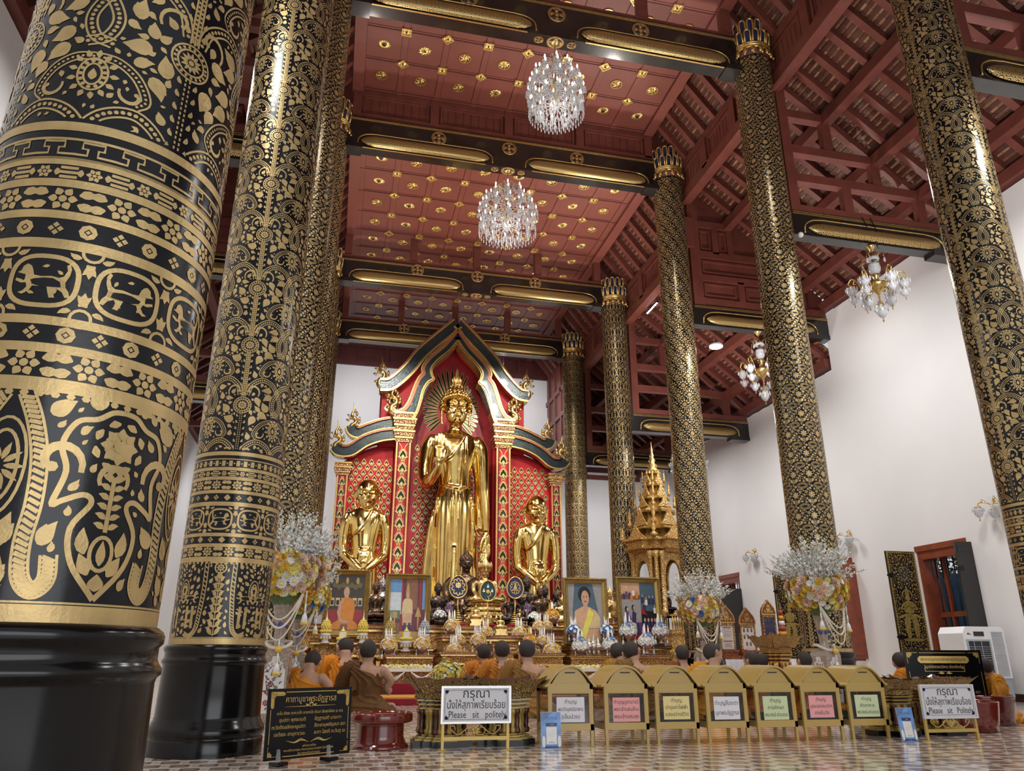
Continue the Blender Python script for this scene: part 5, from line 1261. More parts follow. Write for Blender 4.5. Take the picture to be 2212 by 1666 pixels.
# ================================================================ kneeling and seated monks
SKIN = mat('tan_skin', (.42, .235, .150), .5, vary=.10, vs=8, bmp=.04, bs=60)
HAIR = mat('shaved_dark_hair', (.030, .022, .019), .75, vary=.35, vs=60, bmp=.2, bs=220)
def monk_mb(bow=0., turn=0., wai=True):
    """skin body, hair cap and robe of a monk sitting on folded legs, facing -y; right shoulder bare (at -x)"""
    b = MB()
    rings(b, smooth_rows([(.03, 0, 0, .24, .17), (.12, 0, .02, .19, .145), (.26, 0, .03, .150, .115), (.38, 0, .03, .170, .122), (.47, 0, .035, .195, .118), (.535, 0, .04, .190, .095), (.572, 0, .035, .135, .08), (.598, 0, .03, .078, .072), (.64, 0, .015, .066, .067), (.70, 0, .0, .063, .063)], 3), 24)
    b.sph((-.185, .035, .515), .075, 12, 8, rz=.07); b.sph((.185, .035, .515), .075, 12, 8, rz=.07)
    hand = (0, -.235, .46)
    for d in (-1, 1):
        b.tube(bez([(d*.20, .035, .52), (d*.292, .02, .42), (d*.255, .0, .34), (d*.292, -.03, .275)], 4), np.linspace(.060, .044, 13), 10)
        b.tube(bez([(d*.292, -.03, .28), (d*.16, -.15, .32), (d*.06, -.225, .385), (d*.022, -.292, .415)], 4), np.linspace(.046, .028, 13), 10)
        b.sph((d*.017, -.25, .445), .022, 10, 8, rz=.048, ry=.036)
        for i in range(4): b.tube([(d*.013, -.225-.017*i, .475), (d*.011, -.228-.016*i, .50+.006*(i in (1, 2))), (d*.009, -.235-.014*i, .535+.012*(i in (1, 2)))], [.0095, .009, .0065], 6)
        b.tube([(d*.02, -.215, .43), (d*.018, -.19, .465), (d*.012, -.192, .495)], [.012, .011, .008], 6)
        b.tube(bez([(d*.12, -.02, .08), (d*.27, -.10, .085), (d*.34, -.16, .08), (d*.22, .02, .065), (d*.10, .16, .05)], 4), np.linspace(.085, .045, 17), 10)
        b.tube([(d*.10, .16, .05), (d*.08, .23, .035), (d*.05, .29, .03)], [.04, .035, .024], 8)
    T = tr(0, .02, .62) @ Matrix.Rotation(bow, 4, 'X') @ tr(0, 0, -.62) @ tr(0, -.012, .742) @ Matrix.Rotation(turn, 4, 'Z')
    h = head_mb(.292, 0); b.merge(h, T)
    c = MB(); q = MB(); q.sph((0, .034*.292*1, .105*.292), .368*.292, 30, 22, rz=.400*.292, ry=.43*.292); V = q.v[0]
    keep = [f for f in q.f if (lambda p: p[2] > (-.075 if p[1] > .035 else -.03+(.035-p[1])*1.0 if p[1] > -.05 else .062))(V[list(f)].mean(0))]
    q.f = keep; q.m = [0]*len(keep); q.s = [True]*len(keep); c.merge(q, T)
    r = MB()
    # cloth: lap and legs, wrapped torso cut on the slant, covered left arm and shoulder roll
    rings(r, smooth_rows([(0, 0, .0, .37, .33), (.05, 0, .0, .385, .335), (.11, 0, .01, .335, .29), (.17, 0, .02, .255, .21), (.24, 0, .03, .20, .16)], 3), 30)
    rows = smooth_rows([(.10, 0, .02, .215, .185), (.22, 0, .03, .182, .150), (.33, 0, .035, .188, .145), (.42, .01, .04, .205, .142), (.475, .015, .04, .21, .135), (.535, .02, .042, .208, .118)], 4)
    t = np.arange(36)*2*pi/36; P = []
    for i, (z, cx, cy, rx, ry) in enumerate(rows):
        k = max(0, (z-.22)/.315)**1.4
        P.append([(cx+rx*cos(a), cy+ry*sin(a), z+k*(.27*(cx+rx*cos(a))+.035)-.05*k) for a in t])
    r.grid(np.array(P), 0, True, cv=True); o = r.n-len(rows)*36; r.f += [tuple(o+i for i in range(36))[::-1], tuple(o+(len(rows)-1)*36+i for i in range(36))]; r.m += [0]*2; r.s += [False]*2
    r.tube(bez([(.13, .05, .585), (.205, .045, .565), (.265, .03, .48), (.285, .01, .37), (.28, -.03, .25), (.25, -.10, .20)], 4), np.interp(np.linspace(0, 1, 21), [0, .2, .6, 1], [.055, .085, .085, .075]), 12)
    r.tube(bez([(.09, -.06, .56), (.115, .0, .615), (.12, .07, .615), (.135, .125, .55), (.15, .155, .44), (.155, .165, .30)], 4), np.interp(np.linspace(0, 1, 21), [0, .3, 1], [.04, .042, .05]), 10, flat=.6)
    r.tube(bez([(.25, -.06, .25), (.15, -.17, .30), (.06, -.20, .33)], 4), np.linspace(.075, .05, 9), 10)
    return b, c, r
def fold(me, seed=0, amp=.019):
    """pleats that fan out from the left shoulder, with slack sags over the lap"""
    n = len(me.vertices); co = np.empty(n*3); me.vertices.foreach_get('co', co); co = co.reshape(-1, 3)
    no = np.empty(n*3); me.vertex_normals.foreach_get('vector', no); no = no.reshape(-1, 3)
    ph = np.arctan2(co[:, 2]-.66, co[:, 0]-.24+.0*co[:, 1]); nz = np.array([mnoise.noise(Vector(c)*6+Vector((seed, 0, 0))) for c in co])
    back = 1-np.abs(np.sin(ph*13+nz*2.6+co[:, 1]*4)); low = 1-np.abs(np.sin((co[:, 2]*42+co[:, 0]*16*np.sign(co[:, 0])*0+nz*3.2+np.abs(co[:, 0])*9)))
    wl = np.clip((.24-co[:, 2])/.12, 0, 1); arm = np.clip((co[:, 0]-.19)/.05, 0, 1)*np.clip((co[:, 2]-.2)/.1, 0, 1)
    vert = 1-np.abs(np.sin(co[:, 0]*75+co[:, 2]*14+nz*2.5))
    d = back**2.2*(1-wl)*(1-arm)+low**2*wl*1.1+vert**2*arm
    co += no*(d*amp*1.5-.006)[:, None]; co[:, 2] = np.maximum(co[:, 2], 0.002)
    me.vertices.foreach_set('co', co.ravel()); me.update(); return me
VAR = {}
for nm, bow, turn in (('up', .10, 0), ('bow', .62, .25), ('turn', .30, -.9)):
    b, c, r = monk_mb(bow, turn); VAR[nm] = (remesh(b, .0075, 2), c.mesh('hair', HAIR), fold(remesh(r, .0105, 2), len(nm)))
    VAR[nm][0].materials.append(SKIN)
ROBES = {}
def robe_mat(c): 
    k = 'robe_%d_%d_%d' % tuple(int(v*1000) for v in c)
    return mat(k, c, .82, vary=.10, vs=14, sheen=0, bmp=.12, bs=300)
def monk(px, pyh, y, var, col, lab, turn=0., z0=0., sc=None):
    p = at(px, pyh, y=y); hgt = {'up': .885, 'bow': .81, 'turn': .872}[var]; s = sc or (p.z-z0)/hgt
    t = thing('person', lab, 'person', (p.x, y, z0), pi+turn, 'monks seated before the altar'); t.scale = (s, s, s)
    me, hr, rb = VAR[var]; obj('body', me, t); obj('hair', hr, t)
    k = (var, col)
    if k not in ROBES: q = rb.copy(); q.materials.clear(); q.materials.append(robe_mat(col)); ROBES[k] = q
    obj('robe', ROBES[k], t); return t
OR, OR2, BR, OC, TN, RB, YO = (.56, .215, .012), (.66, .22, .006), (.115, .048, .007), (.50, .165, .012), (.235, .112, .020), (.19, .050, .012), (.58, .25, .012)
monk(672, 1414, 10.6, 'bow', OR, 'monk in orange robe with bowed head, farthest left behind the black scripture board', -.35)
monk(748, 1386, 12.6, 'bow', OR2, 'monk in bright orange robe, head lowered, just beyond the brown-robed monk', .1)
monk(797, 1383, 11.25, 'up', BR, 'monk in dark brown robe seen from behind, above the round red stool', -.06)
monk(1045, 1391, 12.75, 'up', OC, 'monk in ochre robe, left of the three kneeling in a row', .12)
monk(1084, 1384, 11.9, 'up', (.47, .165, .015), 'monk in orange-brown robe, middle of the three kneeling in a row', .05)
monk(1138, 1382, 10.95, 'up', TN, 'tan-robed monk with bare right shoulder, right of the three kneeling in a row', -.08)
monk(1336, 1390, 12.5, 'turn', (.36, .175, .014), 'monk in mustard robe partly hidden behind his neighbour, beyond the second donation box', .25)
monk(1366, 1386, 11.2, 'turn', (.20, .105, .02), 'monk in olive brown robe beyond the second donation box', .25)
monk(1472, 1394, 12.1, 'up', RB, 'monk in rust brown robe beyond the third donation box', -.1)
monk(1538, 1390, 10.4, 'turn', YO, 'monk in yellow robe looking down to his right, before the pale ceramic vase', -.5)
monk(1622, 1408, 10.8, 'up', OC, 'monk with only his shaved head showing above the fifth donation box', .35)
monk(1643, 1412, 11.9, 'up', OR, 'monk half hidden behind the shaved head above the fifth donation box', .2)
monk(1735, 1408, 10.4, 'up', OC, 'monk with dark shaved head above the sixth donation box, left of a pair', .1)
monk(1764, 1411, 11.4, 'up', OR, 'monk with shaved head above the sixth donation box, right of a pair', .1)
monk(1947, 1410, 9.9, 'turn', OR2, 'monk in orange robe peeking out left of the large black board on the right', .5)
monk(2128, 1422, 9.0, 'turn', (.50, .20, .010), 'monk in orange robe leaning forward at the right edge by the air cooler', 1.1)
monk(560, 1440, 11.0, 'up', OR, 'monk almost hidden behind the second left column, a sliver of skin and robe', 0)
# ================================================================ offerings, frames and flowers on the altar
PY = mat('yellow_petal', (.74, .50, .07), .65, vary=.25, vs=40); PO = mat('orange_petal', (.70, .29, .03), .65, vary=.2, vs=40)
PW = mat('ivory_petal', (.80, .76, .66), .65, vary=.12, vs=40); PP = mat('blush_petal', (.76, .55, .42), .65, vary=.15, vs=40)
PB = mat('cornflower_petal', (.10, .24, .58), .65, vary=.3, vs=40); PL = mat('lemon_petal', (.76, .66, .16), .65, vary=.2, vs=40)
PG = mat('sage_leaf', (.10, .16, .06), .7, vary=.3, vs=20); PWW = mat('snow_petal', (.84, .85, .83), .65, vary=.08, vs=40)
SILV = mat('pink_silver_bowl', (.55, .42, .38), .3, .6, vary=.2, vs=30); WFAB = mat('white_lace_tray', (.76, .71, .66), .7, vary=.1, vs=30)
LEM = mat('lemon_silk', (.72, .55, .10), .5, vary=.2, vs=30, bmp=.3, bs=60); GREYS = mat('silver_silk', (.40, .42, .45), .45, .2, vary=.2, vs=30, bmp=.3, bs=60)
FLM = [PY, PO, PW, PP, PB, PL, PG, PWW]
def bloom(m, c, d, r, mi, n=9, core=None, cup=.5):
    """one flower head: a ring of petals opening along direction d"""
    d = np.array(d, float); d /= np.linalg.norm(d); a = np.cross(d, (0, 0, 1)); 
    if np.linalg.norm(a) < .1: a = np.array([1., 0, 0])
    a /= np.linalg.norm(a); b = np.cross(d, a); c = np.array(c, float); v = []; f = []
    for lay in range(2):
        for i in range(n):
            t = (i+.5*lay)*2*pi/n; e = a*cos(t)+b*sin(t); s = -a*sin(t)+b*cos(t); rr = r*(1-.35*lay); w_ = rr*pi/n*1.1
            k = len(v); v += [c+e*rr*.15-s*w_*.3, c+e*rr*.15+s*w_*.3, c+e*rr*.62+s*w_+d*rr*cup*(.5+.6*lay), c+e*rr+d*rr*cup*(.6+.8*lay), c+e*rr*.62-s*w_+d*rr*cup*(.5+.6*lay)]
            f.append((k, k+1, k+2, k+3, k+4))
    m.add(v, f, mi)
    if core is not None: m.sph(c+d*r*.22, r*.30, 8, 5, core)
def posy(m, c, R, n, cols, rnd, r=.03, ry=None, up=-.35, cup=.5):
    for i in range(n):
        z = up+(1-up)*((i+.5)/n); t = i*2.39996; q = math.sqrt(max(0, 1-z*z)); d = np.array([q*cos(t), q*sin(t), z])
        mi = rnd.choice(cols); bloom(m, np.array(c)+d*R*np.array([1, ry or 1, 1])*rnd.uniform(.9, 1.05), d, r*rnd.uniform(.85, 1.2), mi, 7, cup=cup)
def tassel(m, x, y, z, s=1., mi=0, mj=1):
    m.cyl((x, y, z), (x, y, z-.05*s), .006*s, n=6, mi=mi); m.lathe([(.004*s, z-.05*s), (.014*s, z-.07*s), (.022*s, z-.11*s), (.0, z-.112*s)], 8, (x, y, 0), mi); m.lathe([(.022*s, z-.108*s), (.026*s, z-.118*s), (.018*s, z-.125*s)], 8, (x, y, 0), mj)
TIERS = [(TX(668, 17.7), TX(825, 17.7), 17.4, 18.6, 1.12), (TX(832, 17.7), TX(935, 17.7), 17.4, 18.6, .98), (TX(950, 17.7), TX(1210, 17.7), 17.4, 18.6, 1.22), (TX(1222, 17.7), TX(1440, 17.7), 17.4, 18.6, 1.02)]
TIERS += [(TX(a, 16.4), TX(b, 16.4), 16.2, 17.3, z) for a, b, z in ((660, 760, .80), (832, 936, .80), (948, 1040, .86), (1060, 1110, 1.02), (1125, 1215, .84), (1225, 1330, .80), (1335, 1440, .82))]
TIERS += [(TX(640, 19), TX(1350, 19), 18.8, 21.5, 1.47)]
def tier(x, y):
    for x0, x1, y0, y1, z in TIERS:
        if x0-.06 <= x <= x1+.06 and y0 <= y <= y1: return z
    return .30
def stand(t, h, w):
    """little gilded stand filling the height under an offering"""
    if h <= .02: return
    MB().cbox((0, 0, -h+.018), (w, w, .026)).lathe([(w*.42, -h+.024), (w*.30, -h+.05), (w*.22, -h*.5), (w*.34, -.03), (w*.44, -.015), (w*.44, 0)], 12).build('stand', CARVF, t)
rf = random.Random(11)
FB = {}
def flower_bowl_meshes(kind):
    b = MB().lathe([(.05, 0), (.055, .012), (.03, .03), (.028, .06), (.075, .10), (.115, .15), (.12, .165)], 18)
    f = MB(); cols = {'y': [0, 0, 3, 3, 2, 5], 'w': [2, 7, 7, 7], 'b': [4, 4, 4, 7], 'o': [0, 1, 0, 3]}[kind]
    posy(f, (0, 0, .20), .145, 95, cols, rf, .036, up=-.25)
    if kind == 'w': posy(f, (-.01, -.05, .26), .105, 12, [4], rf, .03, up=.3)
    if kind == 'b': posy(f, (0, -.02, .20), .155, 16, [7], rf, .045, up=-.2, cup=.2)
    c = MB()
    for i in range(9):
        x, y = (rf.uniform(-.07, .07), rf.uniform(-.05, .05)); h = rf.uniform(.14, .24); c.lathe([(.016, .28), (.013, .30+h*.4), (.002, .30+h)], 7, (x, y, 0), 1 if i % 3 == 0 and kind in 'yo' else 0)
    ts = MB(); tassel(ts, 0, 0, 0, 1.2)
    return b.mesh('bowl', SILV), f.mesh('flower_ball', FLM), c.mesh('cone_sticks', [PWW, PY]), ts.mesh('tassel', [PWW, PB if kind in 'wb' else PY])
for k in 'ywbo': FB[k] = flower_bowl_meshes(k)
def flower_bowl(px, py, wpx, kind, y, lab):
    p = at(px, py, y=y); q = at(px+wpx, py, y=y); s = (q.x-p.x)/.33; z = p.z-.20*s; t = thing('flower_bowl', lab, 'flower arrangement', (p.x, y, z), rf.uniform(-.3, .3), 'flower bowls offered on the altar'); t.scale = (s, s, s)
    for me, n in zip(FB[kind], ('bowl', 'flower_ball', 'cone_sticks')): obj(n, me, t)
    for x, yy, z in ((-.11, -.06, .13), (.105, -.06, .13))+(((0, -.12, .12),) if kind == 'b' else ()): obj('tassel', FB[kind][3], t, (x, yy, z))
    stand(t, (z-tier(p.x, y))/s, .20)
for px, py, w_, kind, y, lab in ((840, 1396, 40, 'y', 16.45, 'yellow flower bowl at the left end of the low table under the second frame'), (912, 1395, 40, 'y', 16.45, 'yellow flower bowl at the right end of the low table under the second frame'),
    (977, 1356, 38, 'y', 17.75, 'peach and yellow flower bowl below the small black bronze Buddha'), (991, 1386, 32, 'y', 16.9, 'peach flower bowl directly above the lowest left posy'), (981, 1408, 38, 'y', 16.4, 'lowest peach flower bowl left of the three kneeling monks'),
    (1033, 1387, 38, 'y', 16.5, 'yellow flower bowl just above the first kneeling head'), (1050, 1369, 32, 'y', 17.5, 'pale yellow flower bowl behind the first kneeling head'), (1122, 1371, 36, 'y', 17.6, 'peach flower bowl under the right gold spire'),
    (1164, 1356, 30, 'y', 17.75, 'yellow flower bowl at the right of the bronze group, left one of a touching pair'), (1181, 1355, 28, 'y', 17.9, 'blush flower bowl, right one of a touching pair'), (1192, 1333, 34, 'o', 18.95, 'orange flower bowl highest on the right, beside the third frame'),
    (1145, 1386, 32, 'o', 16.9, 'yellow flower bowl behind the candle-side monk'), (1173, 1388, 32, 'y', 17.0, 'peach flower bowl right of the tan-robed monk, upper'), (1192, 1409, 40, 'y', 16.4, 'peach flower bowl lowest at the right of the tan-robed monk'),
    (1239, 1364, 29, 'b', 17.3, 'blue flower ball with white roses at the left foot of the lady portrait'), (1310, 1364, 29, 'b', 17.3, 'blue flower ball with white roses at the right foot of the lady portrait'),
    (1254, 1398, 37, 'w', 16.5, 'white flower bowl with blue tuft left of the silver cups'), (1319, 1396, 36, 'w', 16.5, 'white flower bowl with blue tuft right of the silver cups'), (1357, 1366, 38, 'w', 17.3, 'white flower bowl at the left foot of the group picture'),
    (1397, 1388, 36, 'w', 16.5, 'white flower bowl below the middle of the group picture'), (1427, 1366, 36, 'w', 17.2, 'white flower bowl at the right foot of the group picture'), (1332, 1330, 26, 'o', 17.75, 'small orange flower bunch between the two right frames'), (1427, 1330, 24, 'o', 17.75, 'small yellow flower bunch right of the group picture')):
    flower_bowl(px, py, w_, kind, y, lab)
# --- silk lotus-bud offerings on pedestal trays
def bud_meshes(col):
    p = MB().lathe([(.10, 0), (.10, .02), (.07, .035), (.06, .10), (.10, .15), (.115, .17), (.115, .215)], 20); 
    for i in range(10): a = i*pi/5; tassel(p, cos(a)*.108, sin(a)*.108, .20, .9, 0, 1)
    c = MB().lathe([(.10, .215), (.125, .235), (.115, .262)], 20)
    for i in range(16): a = i*pi/8; c.sph((cos(a)*.112, sin(a)*.112, .255), .026, 7, 5, rz=.032)
    b = MB().lathe([(.085, .26), (.105, .32), (.10, .38), (.07, .45), (.035, .50), (.028, .52)], 20)
    for j in range(5):
        for i in range(10): a = (i+.5*(j % 2))*pi/5; r = np.interp(.29+.045*j, [.26, .32, .38, .45, .5], [.085, .105, .10, .07, .035]); b.sph((cos(a)*r, sin(a)*r, .29+.045*j), .022, 6, 4, rz=.034)
    s = MB().lathe([(.028, .52), (.03, .535), (.014, .55), (.010, .60), (.0, .74)], 10)
    return p.mesh('pedestal_tray', [WFAB, PY]), c.mesh('petal_collar', col), b.mesh('bud', col), s.mesh('spire', WFAB)
BM = {'y': bud_meshes(LEM), 'g': bud_meshes(GREYS), 'o': bud_meshes(mat('old_gold_silk', (.42, .31, .09), .5, vary=.2, vs=30, bmp=.3, bs=60))}
for px, pyt, pyb, k, y, lab in ((702, 1318, 1390, 'y', 17.0, 'yellow silk bud offering at the left foot of the seated monk picture'), (782, 1318, 1390, 'y', 17.0, 'yellow silk bud offering at the right foot of the seated monk picture'), (841, 1320, 1392, 'o', 17.1, 'dull gold silk bud offering at the left foot of the second frame'), (916, 1320, 1392, 'g', 17.1, 'silver grey silk bud offering at the right foot of the second frame')):
    b = at(px, pyb, y=y); tp = at(px, pyt, y=y); s = (tp.z-b.z)/.72; t = thing('bud_offering', lab, 'offering', b); t.scale = (s, s, s)
    for me, n in zip(BM[k], ('pedestal_tray', 'petal_collar', 'bud', 'spire')): obj(n, me, t)
    stand(t, (b.z-tier(b.x, y))/s, .22)
for px, pyt, pyb, y, lab in ((738, 1354, 1408, 16.5, 'small yellow casket offering below the seated monk picture'), (876, 1354, 1408, 16.6, 'small yellow casket offering below the second frame')):
    b = at(px, pyb, y=y); tp = at(px, pyt, y=y); s = (tp.z-b.z)/.50; t = thing('casket_offering', lab, 'offering', b); t.scale = (s, s, s)
    obj('pedestal_tray', BM['y'][0], t); obj('petal_collar', BM['y'][1], t)
    m = MB().cbox((0, 0, .33), (.13, .13, .13), 1)
    for a in (-1, 1):
        for c in (-1, 1): m.cbox((a*.07, c*.07, .33), (.02, .02, .14))
    m.lathe([(.085, .40), (.06, .425), (.035, .44), (.02, .47), (0, .52)], 4, a0=pi/4); m.build('casket', [LEM, WFAB], t); stand(t, (b.z-tier(b.x, y))/s, .22)
# --- silver cups, spires, candles
SIL = mat('bright_silver', (.62, .60, .58), .2, .85, vary=.2, vs=20)
for px, pyt, pyb, lab in ((1283, 1362, 1415, 'tallest spired silver cup of the cluster under the lady portrait'), (1273, 1370, 1412, 'left spired silver cup of the cluster under the lady portrait'), (1293, 1373, 1412, 'right spired silver cup of the cluster under the lady portrait')):
    y = 16.45; b = at(px, pyb, y=y); tp = at(px, pyt, y=y); h = tp.z-b.z
    t = thing('spired_cup', lab, 'cup', b, 0, 'silver cups')
    MB().lathe([(.05, 0), (.03, h*.1), (.03, h*.2), (.075, h*.32), (.08, h*.42)], 16).build('cup', SIL, t); MB().lathe([(.08, h*.42), (.06, h*.5), (.03, h*.6), (.035, h*.65), (.012, h*.72), (0, h)], 14).build('lid', SIL, t); stand(t, b.z-tier(b.x, y), .1)
for px, pyt, pyb, y, lab in ((989, 1312, 1352, 18.95, 'tiered gold spire left of the throne'), (1054, 1322, 1350, 18.85, 'small tiered gold spire in front of the throne'), (1111, 1317, 1352, 18.95, 'tiered gold spire right of the throne')):
    z0 = 1.47; b = at(px, pyb, y=y); h = at(px, pyt, y=y).z-z0; t = thing('tiered_spire', lab, 'ornament', (b.x, y, z0)); m = MB(); w_ = .15
    for i in range(6): a = i/6; m.lathe([(w_*(1-a)*.8, h*(.16+.72*a)), (w_*(1-a*.95), h*(.19+.72*a)), (w_*(1-a)*.7, h*(.25+.72*a))], 14)
    m.lathe([(.02, h*.86), (0, h)], 8); m.build('tiers', GOLDS, t); MB().lathe([(w_*1.2, 0), (w_*1.2, h*.1), (w_*.9, h*.17)], 8).build('base', mat('red_velvet', (.30, .01, .015), .8), t)
FLAME = mat('candle_flame', (1, .72, .42), .5, emit=9, vary=.02)
for px, py, lab in ((1089, 1388, 'lit orange candle between the middle and first kneeling heads'), (1122, 1390, 'lit orange candle left of the tan-robed monk')):
    y = 15.6; p = at(px, py, y=y); t = thing('candle', lab, 'candle', (p.x, y, .30)); h = p.z-.30
    MB().lathe([(.05, 0), (.05, .015), (.012, .03), (.012, h*.35), (.035, h*.37), (.035, h*.39)], 12).build('stick', GOLDT, t); MB().lathe([(.022, h*.39), (.02, h*.95), (0, h*.955)], 10).build('wax', mat('orange_wax', (.72, .27, .05), .5), t)
    MB().lathe([(0, h*.955), (.014, h*.975), (.010, h*1.0), (0, h*1.04)], 8).build('flame', FLAME, t)
for px, py, y, w_, lab in ((950, 1332, 18.85, .14, 'white lotus buds in a black pot, left of the throne'), (1153, 1336, 18.85, .14, 'white lotus buds in a black pot, right of the throne')):
    p = at(px, py, y=y); t = thing('lotus_pot', lab, 'flower arrangement', (p.x, y, 1.47)); h = p.z-1.47
    MB().lathe([(.10, 0), (.13, h*.35), (.11, h*.6)], 14).build('pot', BRONZE, t); f = MB(); posy(f, (0, 0, h), w_, 26, [7], rf, .045, up=.0); f.build('lotus_buds', FLM, t); MB().tube([(0, 0, h*.5), (0, 0, h+.1)], .03, 6).build('stem', PG, t)
for px, y, lab in ((1005-36, 18.9, 'violet crystal posy left of the throne'), (1138, 18.9, 'violet crystal posy right of the throne')):
    p = at(px, 1322, y=y); t = thing('crystal_posy', lab, 'ornament', (p.x, y, 1.47)); m = MB()
    for i in range(16): a = i*2.4; r = .015+.006*i; m.lathe([(.02, 0), (.006, .08), (0, .12)], 5, (cos(a)*r, sin(a)*r, p.z-1.47+.12-.008*i))
    m.build('crystals', mat('violet_crystal', (.34, .20, .42), .15, .1), t); MB().lathe([(.05, 0), (.02, .03), (.02, p.z-1.5), (.09, p.z-1.42)], 12).build('vase', SIL, t)
# --- big yellow chrysanthemum bush by the tray tables
t = thing('chrysanthemum_bush', 'yellow and white chrysanthemum bunch standing above the left tray table', 'flower arrangement', (at(966, 1448, y=8.3).x, 8.3, 0)); zc = at(966, 1450, y=8.3).z
MB().lathe([(.09, 0), (.10, .02), (.10, zc-.28), (.12, zc-.16)], 18).build('pot', GOLDT, t); m = MB()
for i in range(170):
    z = -.5+1.5*(i+.5)/170; a = i*2.39996; q = math.sqrt(max(0, 1-min(1, z*z))); d = np.array([q*cos(a), q*sin(a), z]); k = .11+.055*mnoise.noise(Vector(d)*2.2)+rf.uniform(-.012, .02); bloom(m, np.array([0, 0, zc-.03])+d*k*np.array([1.35, 1.1, 1.05]), d+np.array([0, 0, .3]), rf.uniform(.018, .027), rf.choice((5, 0, 5, 5, 7)), 9, cup=.5)
for i in range(60): a, z = rf.uniform(0, 6.28), rf.uniform(-.12, .06); m.tube([(0, 0, zc-.2), (.1*cos(a), .1*sin(a), zc+z)], [.006, .012], 4, 6)
m.build('blooms', FLM, t)
# ---------------------------------------------------------------- framed pictures
FRG = carved('picture_frame_gilt', (.40, .27, .075), (.17, .10, .02), 42, .4, metal=.5)
FRI = mat('smooth_frame_gilt', (.56, .39, .11), .28, .7, vary=.1)
def flat(name, c): return mat('print_'+name, c, .35, vary=.10, vs=12)
PRT = {k: flat(k, c) for k, c in dict(sky=(.12, .28, .55), cloud=(.55, .60, .64), dark=(.05, .035, .02), olive=(.14, .11, .04), red=(.32, .02, .02), maroon=(.13, .015, .03), gold=(.45, .30, .08), skin=(.55, .33, .22), orange=(.62, .22, .02), cream=(.62, .48, .25), navy=(.03, .03, .10), teal=(.07, .12, .16), grey=(.30, .29, .28), peach=(.60, .36, .22), yellow=(.75, .68, .12), white=(.75, .73, .70), black=(.012, .01, .012), green=(.08, .16, .10), violet=(.12, .04, .14), brown=(.22, .09, .04)).items()}
PK = list(PRT)
def ell(cx, cz, rx, rz, n=16): return [(cx+rx*cos(i*2*pi/n), cz+rz*sin(i*2*pi/n)) for i in range(n)]
def picture(x0, y0, x1, y1, y, zbase, lab, art, mono=None):
    a = at(x0, y1, y=y); b = at(x1, y0, y=y); w_ = b.x-a.x; h = b.z-zbase; t = thing('picture_frame', lab, 'picture', ((a.x+b.x)/2, y, zbase)); t.rotation_euler = (-.06, 0, 0)
    fw = w_*.115; m = MB(); q = MB()
    prof = [(0, 0), (0, -.07), (.25, -.10), (.5, -.075), (.62, -.085), (.8, -.06), (1, -.03), (1, 0)]
    def ring(mb, pr, mi):
        P = []
        for u, d in pr: P.append([(-w_/2+u*fw, d, u*fw), (w_/2-u*fw, d, u*fw), (w_/2-u*fw, d, h-u*fw), (-w_/2+u*fw, d, h-u*fw)])
        mb.grid(np.array(P), mi, False, cv=True, flip=True)
    ring(m, prof[:5], 0); ring(m, prof[4:], 1); m.build('frame_moulding', [FRG, FRI], t)
    MB().box((-w_/2+.02, .0, .02), (w_/2-.02, .03, h-.02)).build('backing', REDD, t)
    iw, ih = w_-2*fw, h-2*fw; o = Orn()
    for n, (poly, col) in enumerate(art):
        k = Orn(); k.poly([(-iw/2+iw*min(1, max(0, u)), fw+ih*min(1, max(0, v))) for u, v in poly], PK.index(col)); V = k.V(); o.add(V, k.f, PK.index(col))
        o.lev = getattr(o, 'lev', [])+[n]*len(V)
    mm = MB(); V = o.V(); mm.add(np.c_[V[:, 0], -.012-.0006*np.array(o.lev), V[:, 1]], o.f); mm.m = list(o.m); mm.build('photograph', [PRT[k] for k in PK], t)
    MB().box((-w_/2+.1, .03, 0), (w_/2-.1, .22, .03)).build('foot', REDD, t); return t
R_ = lambda a, b, c, d: [(a, b), (c, b), (c, d), (a, d)]
art1 = [(R_(0, 0, 1, 1), 'dark'), (R_(0, .05, 1, .40), 'red'), (R_(0, 0, 1, .06), 'gold')]+[(R_(.04+.16*i, .46, .16+.16*i, .60), 'cream') for i in range(6)]+[(R_(.06+.16*i, .48, .14+.16*i, .56), 'black') for i in range(6)]
art1 += [(ell(.15+.12*i, .82-.03*(i % 2), .07, .05), 'olive') for i in range(7)]+[(ell(.5+d*.3, .90, .045, .06), 'gold') for d in (-1, 0, 1)]+[([(.10, .06), (.90, .06), (.84, .16), (.70, .22), (.30, .22), (.15, .16)], 'orange'), ([(.30, .20), (.72, .20), (.76, .42), (.74, .56), (.60, .60), (.42, .60), (.30, .52)], 'orange'), ([(.30, .50), (.26, .34), (.34, .20), (.45, .17), (.44, .22), (.36, .30), (.37, .46), (.46, .60)], 'skin'), (ell(.50, .70, .085, .095), 'skin'), ([(.44, .60), (.57, .60), (.56, .66), (.45, .66)], 'skin'), ([(.40, .17), (.62, .17), (.60, .21), (.42, .21)], 'skin'), ([(.36, .05), (.58, .05), (.58, .15), (.38, .15)], 'brown')]
art2 = [(R_(0, 0, 1, 1), 'maroon'), (R_(0, .42, .34, 1), 'cloud'), (R_(0, .78, .34, 1), 'sky'), (R_(.92, .5, 1, 1), 'sky'), (R_(0, .34, .3, .48), 'green'), (R_(.32, .1, .36, 1), 'red'), (R_(.84, .1, .88, 1), 'red'), (R_(.45, .5, .78, 1), 'brown'), (R_(0, 0, 1, .14), 'gold'), (R_(.05, .1, .30, .28), 'brown')]
